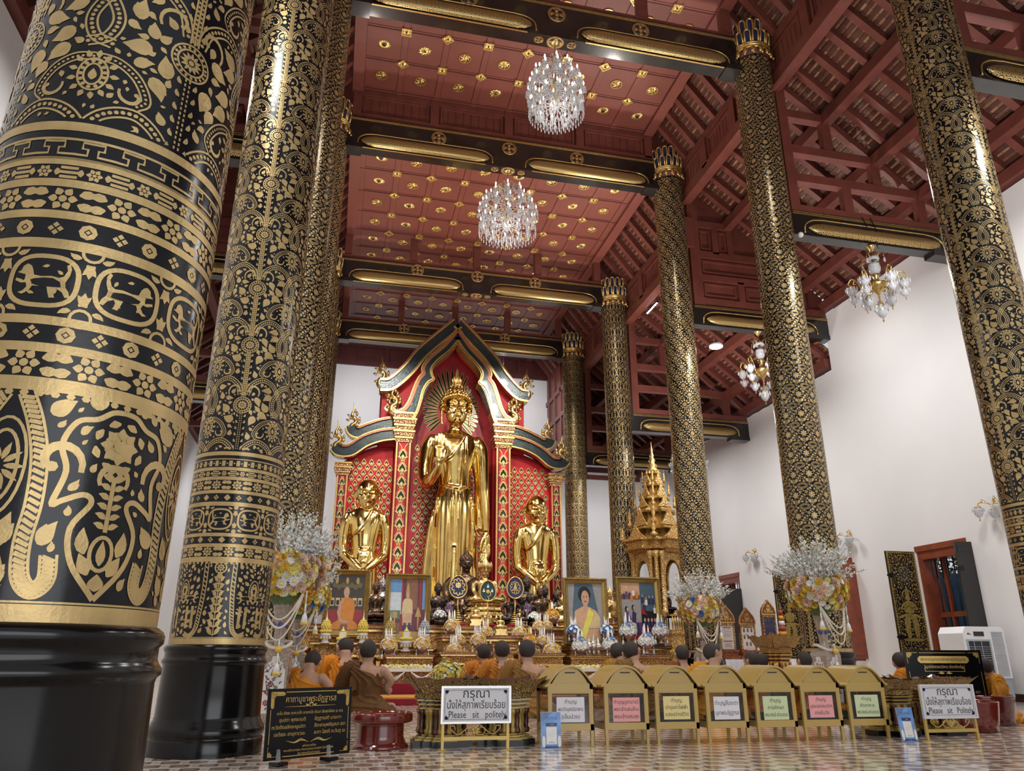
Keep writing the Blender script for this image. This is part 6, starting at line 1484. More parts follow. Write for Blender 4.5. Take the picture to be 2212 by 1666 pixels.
art2 += [([(.34, .42), (.66, .42), (.64, .64), (.58, .68), (.42, .68), (.36, .62)], 'cream'), ([(.38, .24), (.63, .24), (.64, .44), (.36, .44)], 'peach'), ([(.40, .12), (.48, .12), (.48, .28), (.41, .28)], 'navy'), ([(.54, .12), (.61, .12), (.61, .28), (.54, .28)], 'navy'), (ell(.50, .74, .055, .06), 'skin'), ([(.44, .78), (.56, .78), (.53, .88), (.5, .95), (.47, .88)], 'gold'), (R_(.08, .36, .22, .46), 'gold'), (R_(.13, .14, .17, .36), 'gold'), ([(.72, .38), (.90, .38), (.86, .46), (.81, .55), (.76, .46)], 'gold'), (R_(.79, .16, .83, .38), 'gold')]
art3 = [(R_(0, 0, 1, 1), 'teal'), ([(0, 0), (.18, 0), (.12, .5), (.20, 1), (0, 1)], 'grey'), ([(.72, 1), (1, 1), (1, 0), (.9, 0), (.86, .5)], 'grey'), ([(.12, .0), (.90, 0), (.92, .36), (.82, .50), (.60, .58), (.40, .58), (.18, .50)], 'peach'), ([(.42, .46), (.56, .46), (.56, .64), (.44, .64)], 'skin'), (ell(.48, .80, .185, .15, 20), 'black'), (ell(.50, .74, .115, .135, 18), 'skin'), ([(.36, .84), (.48, .88), (.62, .84), (.60, .90), (.40, .92)], 'black'), (ell(.455, .76, .022, .008, 8), 'black'), (ell(.545, .76, .022, .008, 8), 'black'), (ell(.50, .675, .035, .012, 8), 'red'), ([(.30, .0), (.46, 0), (.74, .46), (.60, .56)], 'yellow'), ([(.55, .20), (.90, .2), (.90, .40), (.80, .48)], 'cream')]
art4 = [(R_(0, 0, 1, 1), 'violet'), (R_(0, .70, .55, 1), 'peach'), (R_(.55, .50, 1, 1), 'teal'), (R_(0, .30, .56, .70), 'grey'), (R_(.56, .24, 1, .5), 'black'), (R_(0, 0, .6, .14), 'red'), (R_(.6, 0, 1, .22), 'brown'), (R_(0, .70, .55, .78), 'brown')]
for u, v, c in ((.08, .80, 'navy'), (.16, .84, 'violet'), (.25, .82, 'navy'), (.36, .86, 'white'), (.46, .82, 'orange'), (.30, .78, 'orange'), (.62, .74, 'navy'), (.72, .70, 'white'), (.82, .72, 'navy'), (.92, .72, 'navy'), (.66, .60, 'navy'), (.95, .56, 'white')): art4 += [(R_(u-.035, v-.10, u+.035, v), c), (ell(u, v+.03, .02, .022, 8), 'skin')]
art4 += [([(.56, .45), (.72, .42), (.58, .58)], 'red'), ([(.08, .10), (.24, .10), (.26, .34), (.18, .48), (.06, .44)], 'violet'), (ell(.13, .53, .045, .05), 'black'), (ell(.155, .52, .03, .035), 'skin'), ([(.20, .12), (.44, .12), (.46, .22), (.30, .32), (.22, .34)], 'cream'), ([(.26, .30), (.38, .28), (.40, .46), (.30, .50)], 'navy'), (ell(.32, .56, .04, .045), 'black'), (ell(.345, .55, .027, .032), 'skin'), ([(.40, .10), (.50, .10), (.46, .28), (.38, .28)], 'navy'), (R_(.56, .16, .98, .22), 'maroon')]
for u in (.64, .74, .84, .93): art4 += [(ell(u, .34, .03, .035, 8), 'skin'), (R_(u-.04, .24, u+.04, .31), 'navy'), (R_(u-.02, .02, u+.02, .12), 'white')]
picture(690, 1232, 801, 1398, 17.42, 1.12, 'gilt framed picture of a seated monk in orange, leftmost on the altar', art1)
picture(826, 1241, 932, 1392, 17.42, .98, 'gilt framed picture of a person in cream uniform, second from left', art2)
picture(1219, 1250, 1311, 1383, 17.42, 1.02, 'gilt framed portrait of a dark-haired woman with a yellow sash', art3)
picture(1336, 1248, 1425, 1378, 17.42, 1.02, 'gilt framed collage of gathered people, rightmost picture on the altar', art4)
# ================================================================ signs, donation boxes, tray tables in front
def text_orn(lines, mi=0, space=1.0):
    """lines: (string, height, x, z, align) -> flat lettering; outlines filled one contour at a time"""
    o = Orn()
    for s, h, x, z, al, wmax in lines:
        cu = bpy.data.curves.new('lettering', 'FONT'); cu.body = s; cu.size = h; cu.align_x = al; cu.fill_mode = 'NONE'; cu.resolution_u = 3; cu.space_word = space
        ob = bpy.data.objects.new('lettering', cu); C.objects.link(ob)
        dg = bpy.context.evaluated_depsgraph_get(); me = bpy.data.meshes.new_from_object(ob.evaluated_get(dg))
        V = np.array([v.co[:2] for v in me.vertices]) if len(me.vertices) else np.zeros((0, 2)); adj = {}
        for e in me.edges: a, b = e.vertices; adj.setdefault(a, []).append(b); adj.setdefault(b, []).append(a)
        bpy.data.objects.remove(ob); bpy.data.curves.remove(cu); bpy.data.meshes.remove(me)
        seen = set(); loops = []
        for st in range(len(V)):
            if st in seen or st not in adj: continue
            lp = [st]; seen.add(st); cur = st
            while True:
                nx = [q for q in adj[cur] if q not in seen]
                if not nx: break
                cur = min(nx) if cur == st else nx[0]; seen.add(cur); lp.append(cur)
            if len(lp) > 2: loops.append(V[lp])
        if not loops: continue
        A = lambda L_: .5*np.sum(L_[:, 0]*np.roll(L_[:, 1], -1)-np.roll(L_[:, 0], -1)*L_[:, 1])
        ar = [A(q) for q in loops]
        def inside(p, L_):
            x1, y1 = L_[:, 0], L_[:, 1]; x2, y2 = np.roll(x1, -1), np.roll(y1, -1); c = (y1 > p[1]) != (y2 > p[1])
            xx = x1+(p[1]-y1)/np.where(y2 == y1, 1e-9, y2-y1)*(x2-x1); return (np.sum(c & (p[0] < xx)) % 2) == 1
        par = {}
        for i, q in enumerate(loops):
            c = [j for j in range(len(loops)) if j != i and abs(ar[j]) > abs(ar[i]) and all(inside(p, loops[j]) for p in q[::max(1, len(q)//6)])]
            if c: par[i] = min(c, key=lambda j: abs(ar[j]))
        hole = {i for i, j in par.items() if ar[i]*ar[j] < 0}
        outs = [i for i in range(len(loops)) if i not in hole]; holes = {i: [h for h in hole if par[h] == i] for i in outs}
        al_ = np.concatenate(loops); wid = al_[:, 0].max()-al_[:, 0].min(); k = 1. if not wmax or wid <= wmax else wmax/wid
        for i in outs:
            grp = [loops[i]]+[loops[j] for j in holes[i]]; vs = np.concatenate(grp)
            tri = tessellate_polygon([[Vector((p[0], p[1], 0)) for p in g] for g in grp]); f = []
            for a, b, c in tri:
                r = (vs[b]-vs[a]); q = (vs[c]-vs[a]); f.append((a, b, c) if r[0]*q[1]-r[1]*q[0] > 0 else (a, c, b))
            o.add(vs*np.array([k, 1])+np.array([x, z]), f, mi)
    return o
def letter(lines, y, mt, parent, name='lettering', sp=1.):
    for q in lines: text_orn([q], 0, sp).lay(y).build(name, mt, parent)
INK = mat('black_ink', (.015, .015, .02), .6, vary=.05); INKN = mat('navy_ink', (.02, .025, .09), .5, vary=.05); GINK = mat('gold_lettering', (.62, .42, .12), .35, .45, vary=.08)
def corner_scroll(o, x, z, sx, sz, s, mi=0, rich=1):
    """leafy corner ornament"""
    k = Orn()
    for a, L_ in ((.05, 1.), (.35, .8), (.78, .62), (1.2, .8), (1.5, 1.)):
        p = k.leaf((.06, .06), a, .5*L_, .11, (.78-a)*1.2, 6)
        k.scroll((cos(a)*.30, sin(a)*.30), a+(.5 if a < .78 else -.5), .18, 4.8, .032, 1 if a < .78 else -1)
    if rich > 1:
        for t in np.linspace(.5, 1.5, 6): k.leaf((t*.62, .05), .5, .22, .12, .9, 5); k.leaf((.05, t*.62), 1.07, .22, .12, -.9, 5); k.scroll((t*.62, .10), .3, .10, 4.5, .035); k.scroll((.10, t*.62), 1.2, .10, 4.5, .035, -1)
    k.rib([(0, 0), (.95, .02)], .035); k.rib([(0, 0), (.02, .95)], .035); k.m = [mi]*len(k.f)
    V = k.V()*s*np.array([sx, sz]); fl = sx*sz < 0
    o.add(V+np.array([x, z]), [q[::-1] if fl else q for q in k.f], mi)
def frame_at(p0, p1, lean=0.):
    """matrix with x along p0->p1 on the floor and y pointing away from the viewer"""
    d = Vector(p1)-Vector(p0); a = math.atan2(d.y, d.x); return Vector(p0), a, d.length
# --- black scripture boards
def black_board(name, label, loc, rz, w_, h, lines, lean, banner=None, rich=2):
    t = thing(name, label, 'sign', loc, rz); t.rotation_euler = (-lean, 0, rz)
    MB().box((-w_/2, 0, 0), (w_/2, .012, h)).build('panel', mat('black_acrylic', (.005, .005, .006), .10, 0, 0, vary=.1, spec=.25), t)
    o = Orn(); e = .025*w_/.65
    for sx in (1, -1):
        for sz in (1, -1): corner_scroll(o, -sx*(w_/2-e*.9), (e*.8 if sz > 0 else h-e*.8), sx, sz, w_*(.145 if sz < 0 else .10), 0, rich if sz < 0 else 1)
        o.rib([(sx*(w_/2-e), h*.22), (sx*(w_/2-e), h*.70)], .0045)
    for z in (e*.7, h-e*.9): o.rib([(-w_*.30, z), (w_*.30, z)], .0055)
    if banner: o.poly([(-w_*.33, h*.845), (-w_*.30, h*.815), (w_*.30, h*.815), (w_*.33, h*.845), (w_*.33, h*.885), (w_*.30, h*.915), (-w_*.30, h*.915), (-w_*.33, h*.885)])
    zz = h*(.735 if not banner else .66)
    if not banner:
        o.rib([(-w_*.30, zz), (-w_*.05, zz)], np.array([.0012, .005])); o.rib([(w_*.05, zz), (w_*.30, zz)], np.array([.005, .0012]))
        for d in (-1, 1): o.scroll((d*.004, zz-.004), pi/2-d*1.0, .022, 4.5, .006, d); o.leaf((d*.02, zz), (0 if d > 0 else pi)+d*.5, .035, .014)
        zb = h*.225
        for d in (-1, 1):
            for q in (0, .010): o.rib(bez([(d*.01, zb-q*.3), (d*w_*.10, zb+.012+q), (d*w_*.18, zb-.002+q*.4), (d*w_*.27, zb+.016)], 5), np.concatenate([np.linspace(.002, .007, 8), np.linspace(.007, .001, 8)]))
    else:
        o.rib([(-w_*.26, zz+.035), (w_*.26, zz+.035)], .005)
        for d in (-1, 1): o.scroll((d*w_*.24, zz+.035), (0 if d > 0 else pi)+d*.6, .03, 4.5, .006, d); o.leaf((d*.01, zz+.012), (0 if d > 0 else pi), .08, .02); o.leaf((d*.02, zz+.012), (0 if d > 0 else pi)+.4*d, .05, .016)
    o.lay(-.0015).build('gold_ornament', GINK, t)
    letter(lines[1:] if banner else lines, -.0025, GINK, t)
    if banner: letter(lines[:1], -.003, INK, t, 'banner_lettering')
    return t
p0 = at(569, 1646, z=.035); p1 = at(755, 1627, z=.035); P0, az, W1 = frame_at(p0, p1); mid = (P0+Vector(p1))/2
h1 = .50; w1 = W1
BB = black_board('scripture_board', 'black board with gold Thai scripture and corner ornament at the lower left', (mid.x, mid.y, .035), az, w1, h1, [
    ('คาถาบูชาพระอัฏฐารส', .062, 0, h1*.80, 'CENTER', w1*.60), ('นะโม ตัสสะ ภะคะวะโต อะระหะโต สัมมา สัมพุทธัสสะ (๓ จบ)', .030, 0, h1*.625, 'CENTER', w1*.78),
    ('อุเปตา พุทธะเมติ', .036, -w1*.055, h1*.525, 'RIGHT', w1*.32), ('อัฏฐารสติ นายะกา', .036, w1*.045, h1*.525, 'LEFT', w1*.33), ('ทะวัตติงสลักขะณูเปตา', .036, -w1*.055, h1*.425, 'RIGHT', w1*.38), ('สีตะยานุพยัญชนา ธรา', .036, w1*.045, h1*.425, 'LEFT', w1*.38),
    ('เอตัสสะ อานุภาเวนะ', .036, -w1*.055, h1*.325, 'RIGHT', w1*.36), ('สะทา โสตถี ภะวันตุ เม', .036, w1*.045, h1*.325, 'LEFT', w1*.38), ('สร้างถวายโดย', .022, 0, h1*.155, 'CENTER', w1*.2), ('คณะศรัทธาสาธุชน ประธานกรรมการบริษัท โฮลดิ้ง จำกัด', .022, 0, h1*.105, 'CENTER', w1*.58), ('และ ครอบครัวเมตตาธรรม', .022, 0, h1*.055, 'CENTER', w1*.26)], .06)
for x in (-.36*w1, .22*w1):
    f = MB().cbox((x, -.03, -.022), (.085, .13, .026)); f.build('stand_foot', mat('black_acrylic', (.005, .005, .006), .10, 0, 0, vary=.1, spec=.25), BB)
    q = MB().prism([(-.012, 0), (.016, 0), (.010, .04), (.004, .085), (-.004, .085), (-.010, .04)], .03, tr(x, -.035, -.01)); q.build('clear_bracket', mat('clear_acrylic', (.55, .55, .55), .05, 0, .5, alpha=.35), BB)
pa = at(1945, 1405, y=9.2); pb = at(2110, 1403, y=8.9)
w4 = (pb-pa).length; h4 = .87
az4 = math.atan2(pb.y-pa.y, pb.x-pa.x)
b4 = black_board('scripture_board', 'tall black board with gold banner and Thai text at the right, between two orange monks', ((pa.x+pb.x)/2, (pa.y+pb.y)/2-.05, 0), az4, w4, h4, [
    ('พระคาถาบูชาหลวงพ่อพระพุทธอัฏฐารส', .052, 0, h4*.85, 'CENTER', w4*.58), ('วัดเจดีย์หลวงวรวิหาร เมืองเชียงใหม่', .050, 0, h4*.745, 'CENTER', w4*.52), ('นะโม ตัสสะ ภะคะวะโต อะระหะโต สัมมาสัมพุทธัสสะ (๓ จบ)', .040, 0, h4*.60, 'CENTER', w4*.62),
    ('อุเปตา พุทธะเมติ  อัฏฐารสติ นายะกา', .045, 0, h4*.49, 'CENTER', w4*.8), ('ทะวัตติงสลักขะณูเปตา  สีตะยานุพยัญชนา ธรา', .045, 0, h4*.40, 'CENTER', w4*.8), ('เอตัสสะ อานุภาเวนะ  สะทา โสตถี ภะวันตุ เม', .045, 0, h4*.31, 'CENTER', w4*.8)], .0, banner=True, rich=1)
MB().cbox((-.35, .02, .012), (.1, .2, .024)).cbox((.35, .02, .012), (.1, .2, .024)).build('stand_foot', mat('black_acrylic', (.005, .005, .006), .10, 0, 0, vary=.1, spec=.25), b4)
# --- white notice boards on brass stands
SIGNW = mat('satin_white_board', (.60, .60, .63), .35, vary=.03); ALU = mat('brushed_aluminium_frame', (.72, .72, .72), .3, .5, vary=.05)
def notice(label, x0, x1, y, zt, zb, txt, gem, skew=0.):
    w_ = x1-x0; h = zt-zb; t = thing('notice_board', label, 'sign', ((x0+x1)/2, y, 0), skew)
    MB().box((-w_/2, 0, zb), (w_/2, .014, zt)).build('board', SIGNW, t)
    m = MB(); b = .014
    for a, c in (((-w_/2-.004, zb-.004), (w_/2+.004, zb+b)), ((-w_/2-.004, zt-b), (w_/2+.004, zt+.004)), ((-w_/2-.004, zb), (-w_/2+b, zt)), ((w_/2-b, zb), (w_/2+.004, zt))): m.box((a[0], -.007, a[1]), (c[0], .018, c[1]))
    m.build('board_frame', ALU, t)
    o = Orn(); e = .030
    for sx in (1, -1):
        for sz in (1, -1): corner_scroll(o, -sx*(w_/2-e), (zb+e if sz > 0 else zt-e), sx, sz, .072)
        o.rib([(sx*(w_/2-e), zb+.09), (sx*(w_/2-e), zt-.09)], .003)
    for z in (zb+e, zt-e): o.rib([(-w_/2+.09, z), (w_/2-.09, z)], .003)
    o.lay(-.001).build('printed_border', INKN, t)
    L_ = [('กรุณา', .105, 0, zb+h*.69, 'CENTER', w_*.42), ('นั่งให้สุภาพเรียบร้อย', .088, 0, zb+h*.40, 'CENTER', w_*.84), (txt, .080, .01, zb+h*.145, 'CENTER', w_*.83)]
    letter(L_, -.0015, INK, t, sp=1.5)
    s = MB()
    for sx in (-1, 1): s.box((sx*(w_/2-.02)-.012, .016, 0), (sx*(w_/2-.02)+.012, .04, zt-.03)); s.lathe([(.065, 0), (.065, .004), (.02, .010)], 18, (sx*(w_/2-.02), .028, 0), sy=.75)
    s.box((-w_/2+.02, .016, .085), (w_/2-.02, .038, .112)); s.build('brass_stand', GOLDP, t)
    c = MB()
    for d in (-1, 1):
        P = bez([(d*.035, .028, zb-.012), (d*.09, .028, zb-.055), (d*.15, .028, .13), (d*.20, .028, .155), (d*.225, .028, .19), (d*.19, .028, .20), (d*.18, .028, .165)], 5); c.tube(P, .0048, 6)
        c.tube(bez([(d*.012, .028, .125), (d*.07, .028, .13), (d*.085, .028, .17), (d*.05, .028, .19), (d*.03, .028, .165)], 5), .0048, 6)
    if gem: c.prism([(0, .122), (.036, .162), (0, .202), (-.036, .162)], .012, tr(0, .018, 0)); c.sph((0, .016, .162), .012, 8, 6)
    else:
        for i in range(5): a = pi/2+i*2*pi/5; c.sph((cos(a)*.022, .024, .162+sin(a)*.022), .017, 8, 5, ry=.008)
        c.sph((0, .02, .162), .012, 8, 5)
    c.build('scrollwork', GOLDP, t); return t
notice('white notice board on a brass stand, left of the donation boxes before the tray tables', .99, 1.61, 7.13, .522, .222, 'Please  sit  politely', 0)
notice('white notice board on a brass stand, right of the donation boxes by the tub', 5.755, 6.375, 6.98, .52, .212, 'Please  sit  Politely', 1)
# --- QR poster cards (the code itself left off)
def poster(label, loc, w_, h, rz, lean):
    t = thing('poster_card', label, 'poster', loc, rz); t.rotation_euler = (-lean, 0, rz)
    MB().box((-w_/2, 0, 0), (w_/2, .004, h)).build('acrylic_back', mat('clear_acrylic', (.55, .55, .55), .05, 0, .5, alpha=.35), t)
    o = Orn(); S = lambda r, mi: (o.poly([(a*w_, b*h) for a, b in r], mi), setattr(o, 'lv', getattr(o, 'lv', 0)+1))
    o.band(-w_*.48, w_*.48, h*.5, h*.97, 4, 0); o.poly([(-.48*w_, .72*h), (.1*w_, .985*h), (-.48*w_, .985*h)], 1); o.poly([(-.48*w_, .02*h), (.48*w_, .02*h), (.48*w_, .07*h), (-.2*w_, .09*h)], 2)
    o.lay(-.0008).build('poster', [mat('print_azure', (.14, .30, .62), .3, vary=.3, vs=12), mat('print_pale_sky', (.55, .64, .74), .3, vary=.1), mat('print_royal_blue', (.03, .08, .36), .3)], t)
    k = Orn(); k.rect((.02*w_, .36*h), .50*w_, .46*h, 0, 0); k.rect((.02*w_, .655*h), .56*w_, .085*h, 0, 1); k.rect((.06*w_, .655*h), .16*w_, .022*h, 0, 0)
    for d, c in ((-.36, 0), (.40, 0)): k.disc((d*w_, .20*h), .085*w_, .16*h, 12, 0); k.disc((d*w_, .40*h), .055*w_, .045*h, 10, 2)
    for z in (.165, .185): k.rect((.02*w_, z*h), .30*w_, .008*h, 0, 1)
    k.lay(-.0016).build('printed_panels', [mat('print_white', (.72, .73, .75), .3), mat('print_navy', (.03, .05, .16), .3), mat('print_grey', (.22, .25, .32), .3)], t)
    text_orn([('เติมบุญ', h*.12, 0, h*.80, 'CENTER', w_*.6)]).lay(-.0016).build('lettering', mat('print_royal_blue', (.03, .08, .36), .3), t)
poster('blue poster card leaning by the left leg of the first donation box', (1.985, 7.13, 0), .19, .305, 0, .05)
poster('blue poster card on the floor between the last donation box and the right notice board', (5.61, 7.05, 0), .19, .31, .02, .10)
# --- donation boxes
BOXP = mat('ochre_enamel', (.47, .325, .095), .33, 0, .2, vary=.04, vs=3); BOXG = mat('smoked_glass_pane', (.030, .030, .028), .04, 0, .5, alpha=.42, vary=.1)
SLOT = mat('slot_black', (.004, .004, .004), .6)
PAPER = {'white': (.72, .71, .74), 'pink': (.78, .36, .36), 'yellow': (.74, .62, .28), 'green': (.58, .66, .40)}
def arch_prof(w_, z0, z1, n=24):
    c = bez([(-1, 0), (-.90, .07), (-.76, .30), (-.60, .57), (-.40, .82), (-.2, .95), (0, 1), (.2, .95), (.40, .82), (.60, .57), (.76, .30), (.90, .07), (1, 0)], 3); return [(a*w_/2, z0+(z1-z0)*max(0, b)) for a, b in c]
def donation_box(i, xc, yf, paper, lines, label, bold=0):
    w_, d, zb, ze, zt = .435, .42, .085, .535, .70; t = thing('donation_box', label, 'donation box', (xc, yf, 0), 0, 'donation boxes in a row'); b = .028
    body = MB()
    for sx in (-1, 1):
        for y in (0, d-b): body.box((sx*(w_/2-b/2)-b/2, y, zb), (sx*(w_/2-b/2)+b/2, y+b, ze))
    for y in (0, d-b): body.box((-w_/2, y, .135), (w_/2, y+b, .185)); body.box((-w_/2, y, .46), (w_/2, y+b, ze))
    for sx in (-1, 1): body.box((sx*(w_/2-b/2)-b/2, 0, .135), (sx*(w_/2-b/2)+b/2, d, .185)); body.box((sx*(w_/2-b/2)-b/2, 0, .49), (sx*(w_/2-b/2)+b/2, d, ze))
    body.box((-w_/2+.01, .01, .15), (w_/2-.01, d-.01, .17)); body.build('body', BOXP, t)
    e = .03; pr = arch_prof(w_+2*e, ze-.012, zt)
    g = MB().prism([(-w_/2, ze-.03), (w_/2, ze-.03)]+[(x*.86, z-.016) for x, z in pr[::-1]], d-.02, tr(0, .008, 0)); g.build('gable', BOXP, t)
    r = MB(); o2 = [(x, z) for x, z in pr]+[(x, z-.018) for x, z in pr[::-1]]; r.prism(o2, d+.05, tr(0, -.022, 0)); r.build('roof', BOXP, t)
    MB().box((-.05, .004, ze+.093), (.05, .012, ze+.102)).build('coin_slot', SLOT, t)
    gl = MB().box((-w_/2+b, .010, .185), (w_/2-b, .014, .46)); fr = MB()
    for a, c in (((-w_/2+b, .185), (w_/2-b, .195)), ((-w_/2+b, .45), (w_/2-b, .46)), ((-w_/2+b, .185), (-w_/2+b+.01, .46)), ((w_/2-b-.01, .185), (w_/2-b, .46))): fr.box((a[0], .002, a[1]), (c[0], .016, c[1]))
    gl.build('front_glass', BOXG, t); fr.build('glass_bead', BOXP, t)
    for sx in (-1, 1): MB().box((sx*(w_/2-.012)-.002, b, .185), (sx*(w_/2-.012)+.002, d-b, .49)).build('side_glass', BOXG, t)
    for sx in (-1, 1):
        for y in (0, d-b): MB().box((sx*(w_/2-.016)-.013, y+.001, 0), (sx*(w_/2-.016)+.013, y+.027, .135)).lathe([(.042, 0), (.042, .003), (.012, .006)], 14, (sx*(w_/2-.016), y+.014, 0), sy=.7).build('leg', BOXP, t)
    rr = random.Random(i); pw, ph = .270, (.215, .21, .205, .205, .215, .205, .205)[i]; z0 = .415-ph+rr.uniform(-.004, .006)
    p = MB().box((-pw/2, .0065, z0), (pw/2, .0085, z0+ph)).build('paper_notice', mat('paper_'+paper, PAPER[paper], .8, vary=.03), t)
    p['label'] = paper+' paper notice'
    n = len(lines); hs = ph/(n+.35)
    letter([(s, hs*(.74 if n > 2 else .60), 0, z0+ph-hs*(j+.86), 'CENTER', pw*.90) for j, s in enumerate(lines)], .0058, INK, p)
    m = MB()
    for k in range(16):
        a = rr.uniform(-.5, .5); x, z = rr.uniform(-.14, .14), .172+.003*k+rr.random()*.022; y = rr.uniform(.04, .2); ww, hh = .055, .035; u = np.array([cos(a), .2*sin(a), sin(a)*.5]); v = np.array([-.1, .5, .6 if k % 3 else 1.]); v /= np.linalg.norm(v)
        c = np.array([x, y, z+.012]); q = [c+u*ww*s1+v*hh*s2 for s1, s2 in ((-1, -1), (0, -1), (1, -1), (1, 1), (0, 1), (-1, 1))]; q[1] = q[1]+np.array([0, 0, .008]); q[4] = q[4]+np.array([0, 0, .008])
        m.add(q, [(0, 1, 4, 5), (1, 2, 3, 4)], rr.choice((0, 0, 0, 1)))
    tag(m.build('banknotes', [mat('green_banknote', (.30, .42, .30), .7, vary=.35, vs=50), mat('red_banknote', (.45, .18, .14), .7, vary=.35, vs=50)], None, (xc, yf, 0)), 'loose banknotes lying inside the '+('first', 'second', 'third', 'fourth', 'fifth', 'sixth', 'seventh')[i]+' donation box', 'banknotes', kind='stuff')
for i, (xc, pc, ln, lb) in enumerate(((2.215, 'white', ['ทำบุญ', 'พระภิกษุสงฆ์อาพาธ', '(เจ็บป่วย)'], 'ochre donation box with a white three-line notice, first in the row on the left'), (2.763, 'pink', ['ทำบุญบูชาบารมี', 'พระเจ้าแสนล้าน', 'พระเจ้าแสนสุข'], 'ochre donation box with a pink notice, second in the row'), (3.273, 'yellow', ['ทำบุญ', 'บำรุงค่าไฟฟ้า', 'แสงสว่างชีวิต'], 'ochre donation box with a yellow notice, third in the row'),
    (3.796, 'white', ['ทำบุญสืบชะตา', 'บูชาพระอัฏฐารส'], 'ochre donation box with a white two-line notice, fourth in the row'), (4.322, 'green', ['ทำบุญ', 'การศึกษา', 'พระสงฆ์-สามเณร'], 'ochre donation box with a green notice, fifth in the row'), (4.828, 'pink', ['ทำบุญ', 'บูรณะเสนาสนะต่างๆ', 'ภายในวัด'], 'ochre donation box with a pink notice, sixth in the row'), (5.35, 'green', ['ทำบุญ', 'ภัตตาหาร', 'พระสงฆ์-สามเณร'], 'ochre donation box with a green notice, last in the row on the right'))):
    donation_box(i, xc, 7.27, pc, ln, lb)
# --- redented tray tables
def redent(s, n=1):
    a, b, c = 1., .72, .44
    q = [(c, a), (c, b+.0), (b, b), (b, c), (a, c)]; out = []
    for k in range(4):
        t = k*pi/2
        for x, y in q[::-1]: out.append((x*cos(t)-y*sin(t), x*sin(t)+y*cos(t)))
    return np.array(out)*s
def relathe(m, prof, mi=0):
    R = redent(1.)
    P = np.array([np.c_[R*r, np.full(len(R), z)] for r, z in prof]); m.grid(P, mi, False, cv=True, flip=False)
    k = len(R); o = m.n-len(prof)*k; m.f += [tuple(o+i for i in range(k))[::-1], tuple(o+(len(prof)-1)*k+i for i in range(k))]; m.m += [mi]*2; m.s += [False]*2
BRN = mat('brown_lacquer', (.085, .022, .012), .3, 0, .2, vary=.2); OLDG = mat('old_gold_paint', (.42, .30, .08), .4, .3, vary=.15)
TRAYC = carved('tray_leaf_carving', (.47, .31, .11), (.085, .028, .012), 46, .4, (.10, .22), .8, .35); BLKP = mat('black_gloss_paint', (.008, .008, .010), .22, 0, 0, spec=.35)
def tray_table(label, x, y, s, h, rz=0., TRAYC=TRAYC, BRN=BRN, OLDG=OLDG):
    t = thing('tray_table', label, 'pedestal table', (x, y, 0), rz); m = MB(); relathe(m, [(s, 0), (s, h*.09)]); m.build('plinth', BLKP, t)
    m = MB(); relathe(m, [(s*.93, h*.09), (s*.93, h*.115), (s*.82, h*.13), (s*.82, h*.15)]); relathe(m, [(s*.70, h*.155), (s*.70, h*.18)]); m.build('gilt_step', OLDG, t)
    m = MB(); relathe(m, [(s*.62, h*.18), (s*.62, h*.54)]); m.build('core', BLKP, t)
    m = MB(); R = redent(s*.70); n = 24
    for k in range(4):
        a = k*pi/2
        for i in range(7):
            u = -.60+i*.2; fr = 1. if abs(u) < .44 else .74; px, py = u*s*.74, -fr*s*.72; c_, s_ = cos(a), sin(a); q = (px*c_-py*s_, px*s_+py*c_, 0)
            m.lathe([(.028, h*.18), (.034, h*.21), (.034, h*.24), (.02, h*.27), (.026, h*.36), (.02, h*.45), (.032, h*.48), (.034, h*.52), (.028, h*.54)], 8, q, 1 if i % 2 else 0)
    m.build('baluster_ring', [OLDG, BRN], t)
    m = MB()
    for i, (z0, z1, r, mi) in enumerate(((.54, .565, .80, 0), (.565, .60, .72, 1), (.60, .625, .84, 0), (.625, .66, .76, 1), (.66, .685, .90, 0), (.685, .70, .80, 2))): q = MB(); relathe(q, [(s*r, h*z0), (s*r, h*z1)], mi); m.merge(q)
    m.build('neck_moulding', [OLDG, BRN, BLKP], t)
    m = MB(); relathe(m, [(s*.92, h*.70), (s*.92, h*.715), (s*.90, h*.715), (s*.90, h*.775), (s*.92, h*.775), (s*.92, h*.785)]); m.build('carved_frieze', TRAYC, t)
    # flaring tray: each side a carved leaf rim rising to its corners
    m = MB(); nn = 17
    for k in range(4):
        a = k*pi/2; c_, s_ = cos(a), sin(a)
        def Pt(u, v, off=0.):
            out = s*(.86+.42*v**1.25)+off; x = u*(s*(.80+.44*v)); sc = abs(math.sin(u*pi*1.5+pi/2)); top = h*(.79+.165*v+(.05*v*(abs(u)**2))+.035*v*(1-sc)); y_ = -out*(1-.13*(1-abs(u))*0)
            return (x*c_-y_*s_, x*s_+y_*c_, top)
        G = np.array([[Pt(-1+2*i/(nn-1), v) for i in range(nn)] for v in np.linspace(0, 1, 6)]); m.grid(G, 0, True, flip=False)
        G2 = np.array([[Pt(-1+2*i/(nn-1), v, -.012) for i in range(nn)] for v in np.linspace(0, 1, 6)]); m.grid(G2, 1, True, flip=True)
    m.build('flared_tray', [TRAYC, BRN], t)
    m = MB(); relathe(m, [(s*.9, h*.79), (s*.9, h*.80)]); m.build('tray_floor', BRN, t); return t
tray_table('brown and gold tray table on black plinth, left behind the first notice board', 1.065, 7.62, .275, .585)
tray_table('brown and gold tray table on black plinth, right behind the first notice board', 1.665, 7.66, .275, .585)
tray_table('brown and gold tray table behind the right notice board, nearest the donation boxes', 5.93, 7.72, .275, .575)
tray_table('brown and gold tray table behind the right notice board, nearest the red tub', 6.52, 7.74, .275, .575)
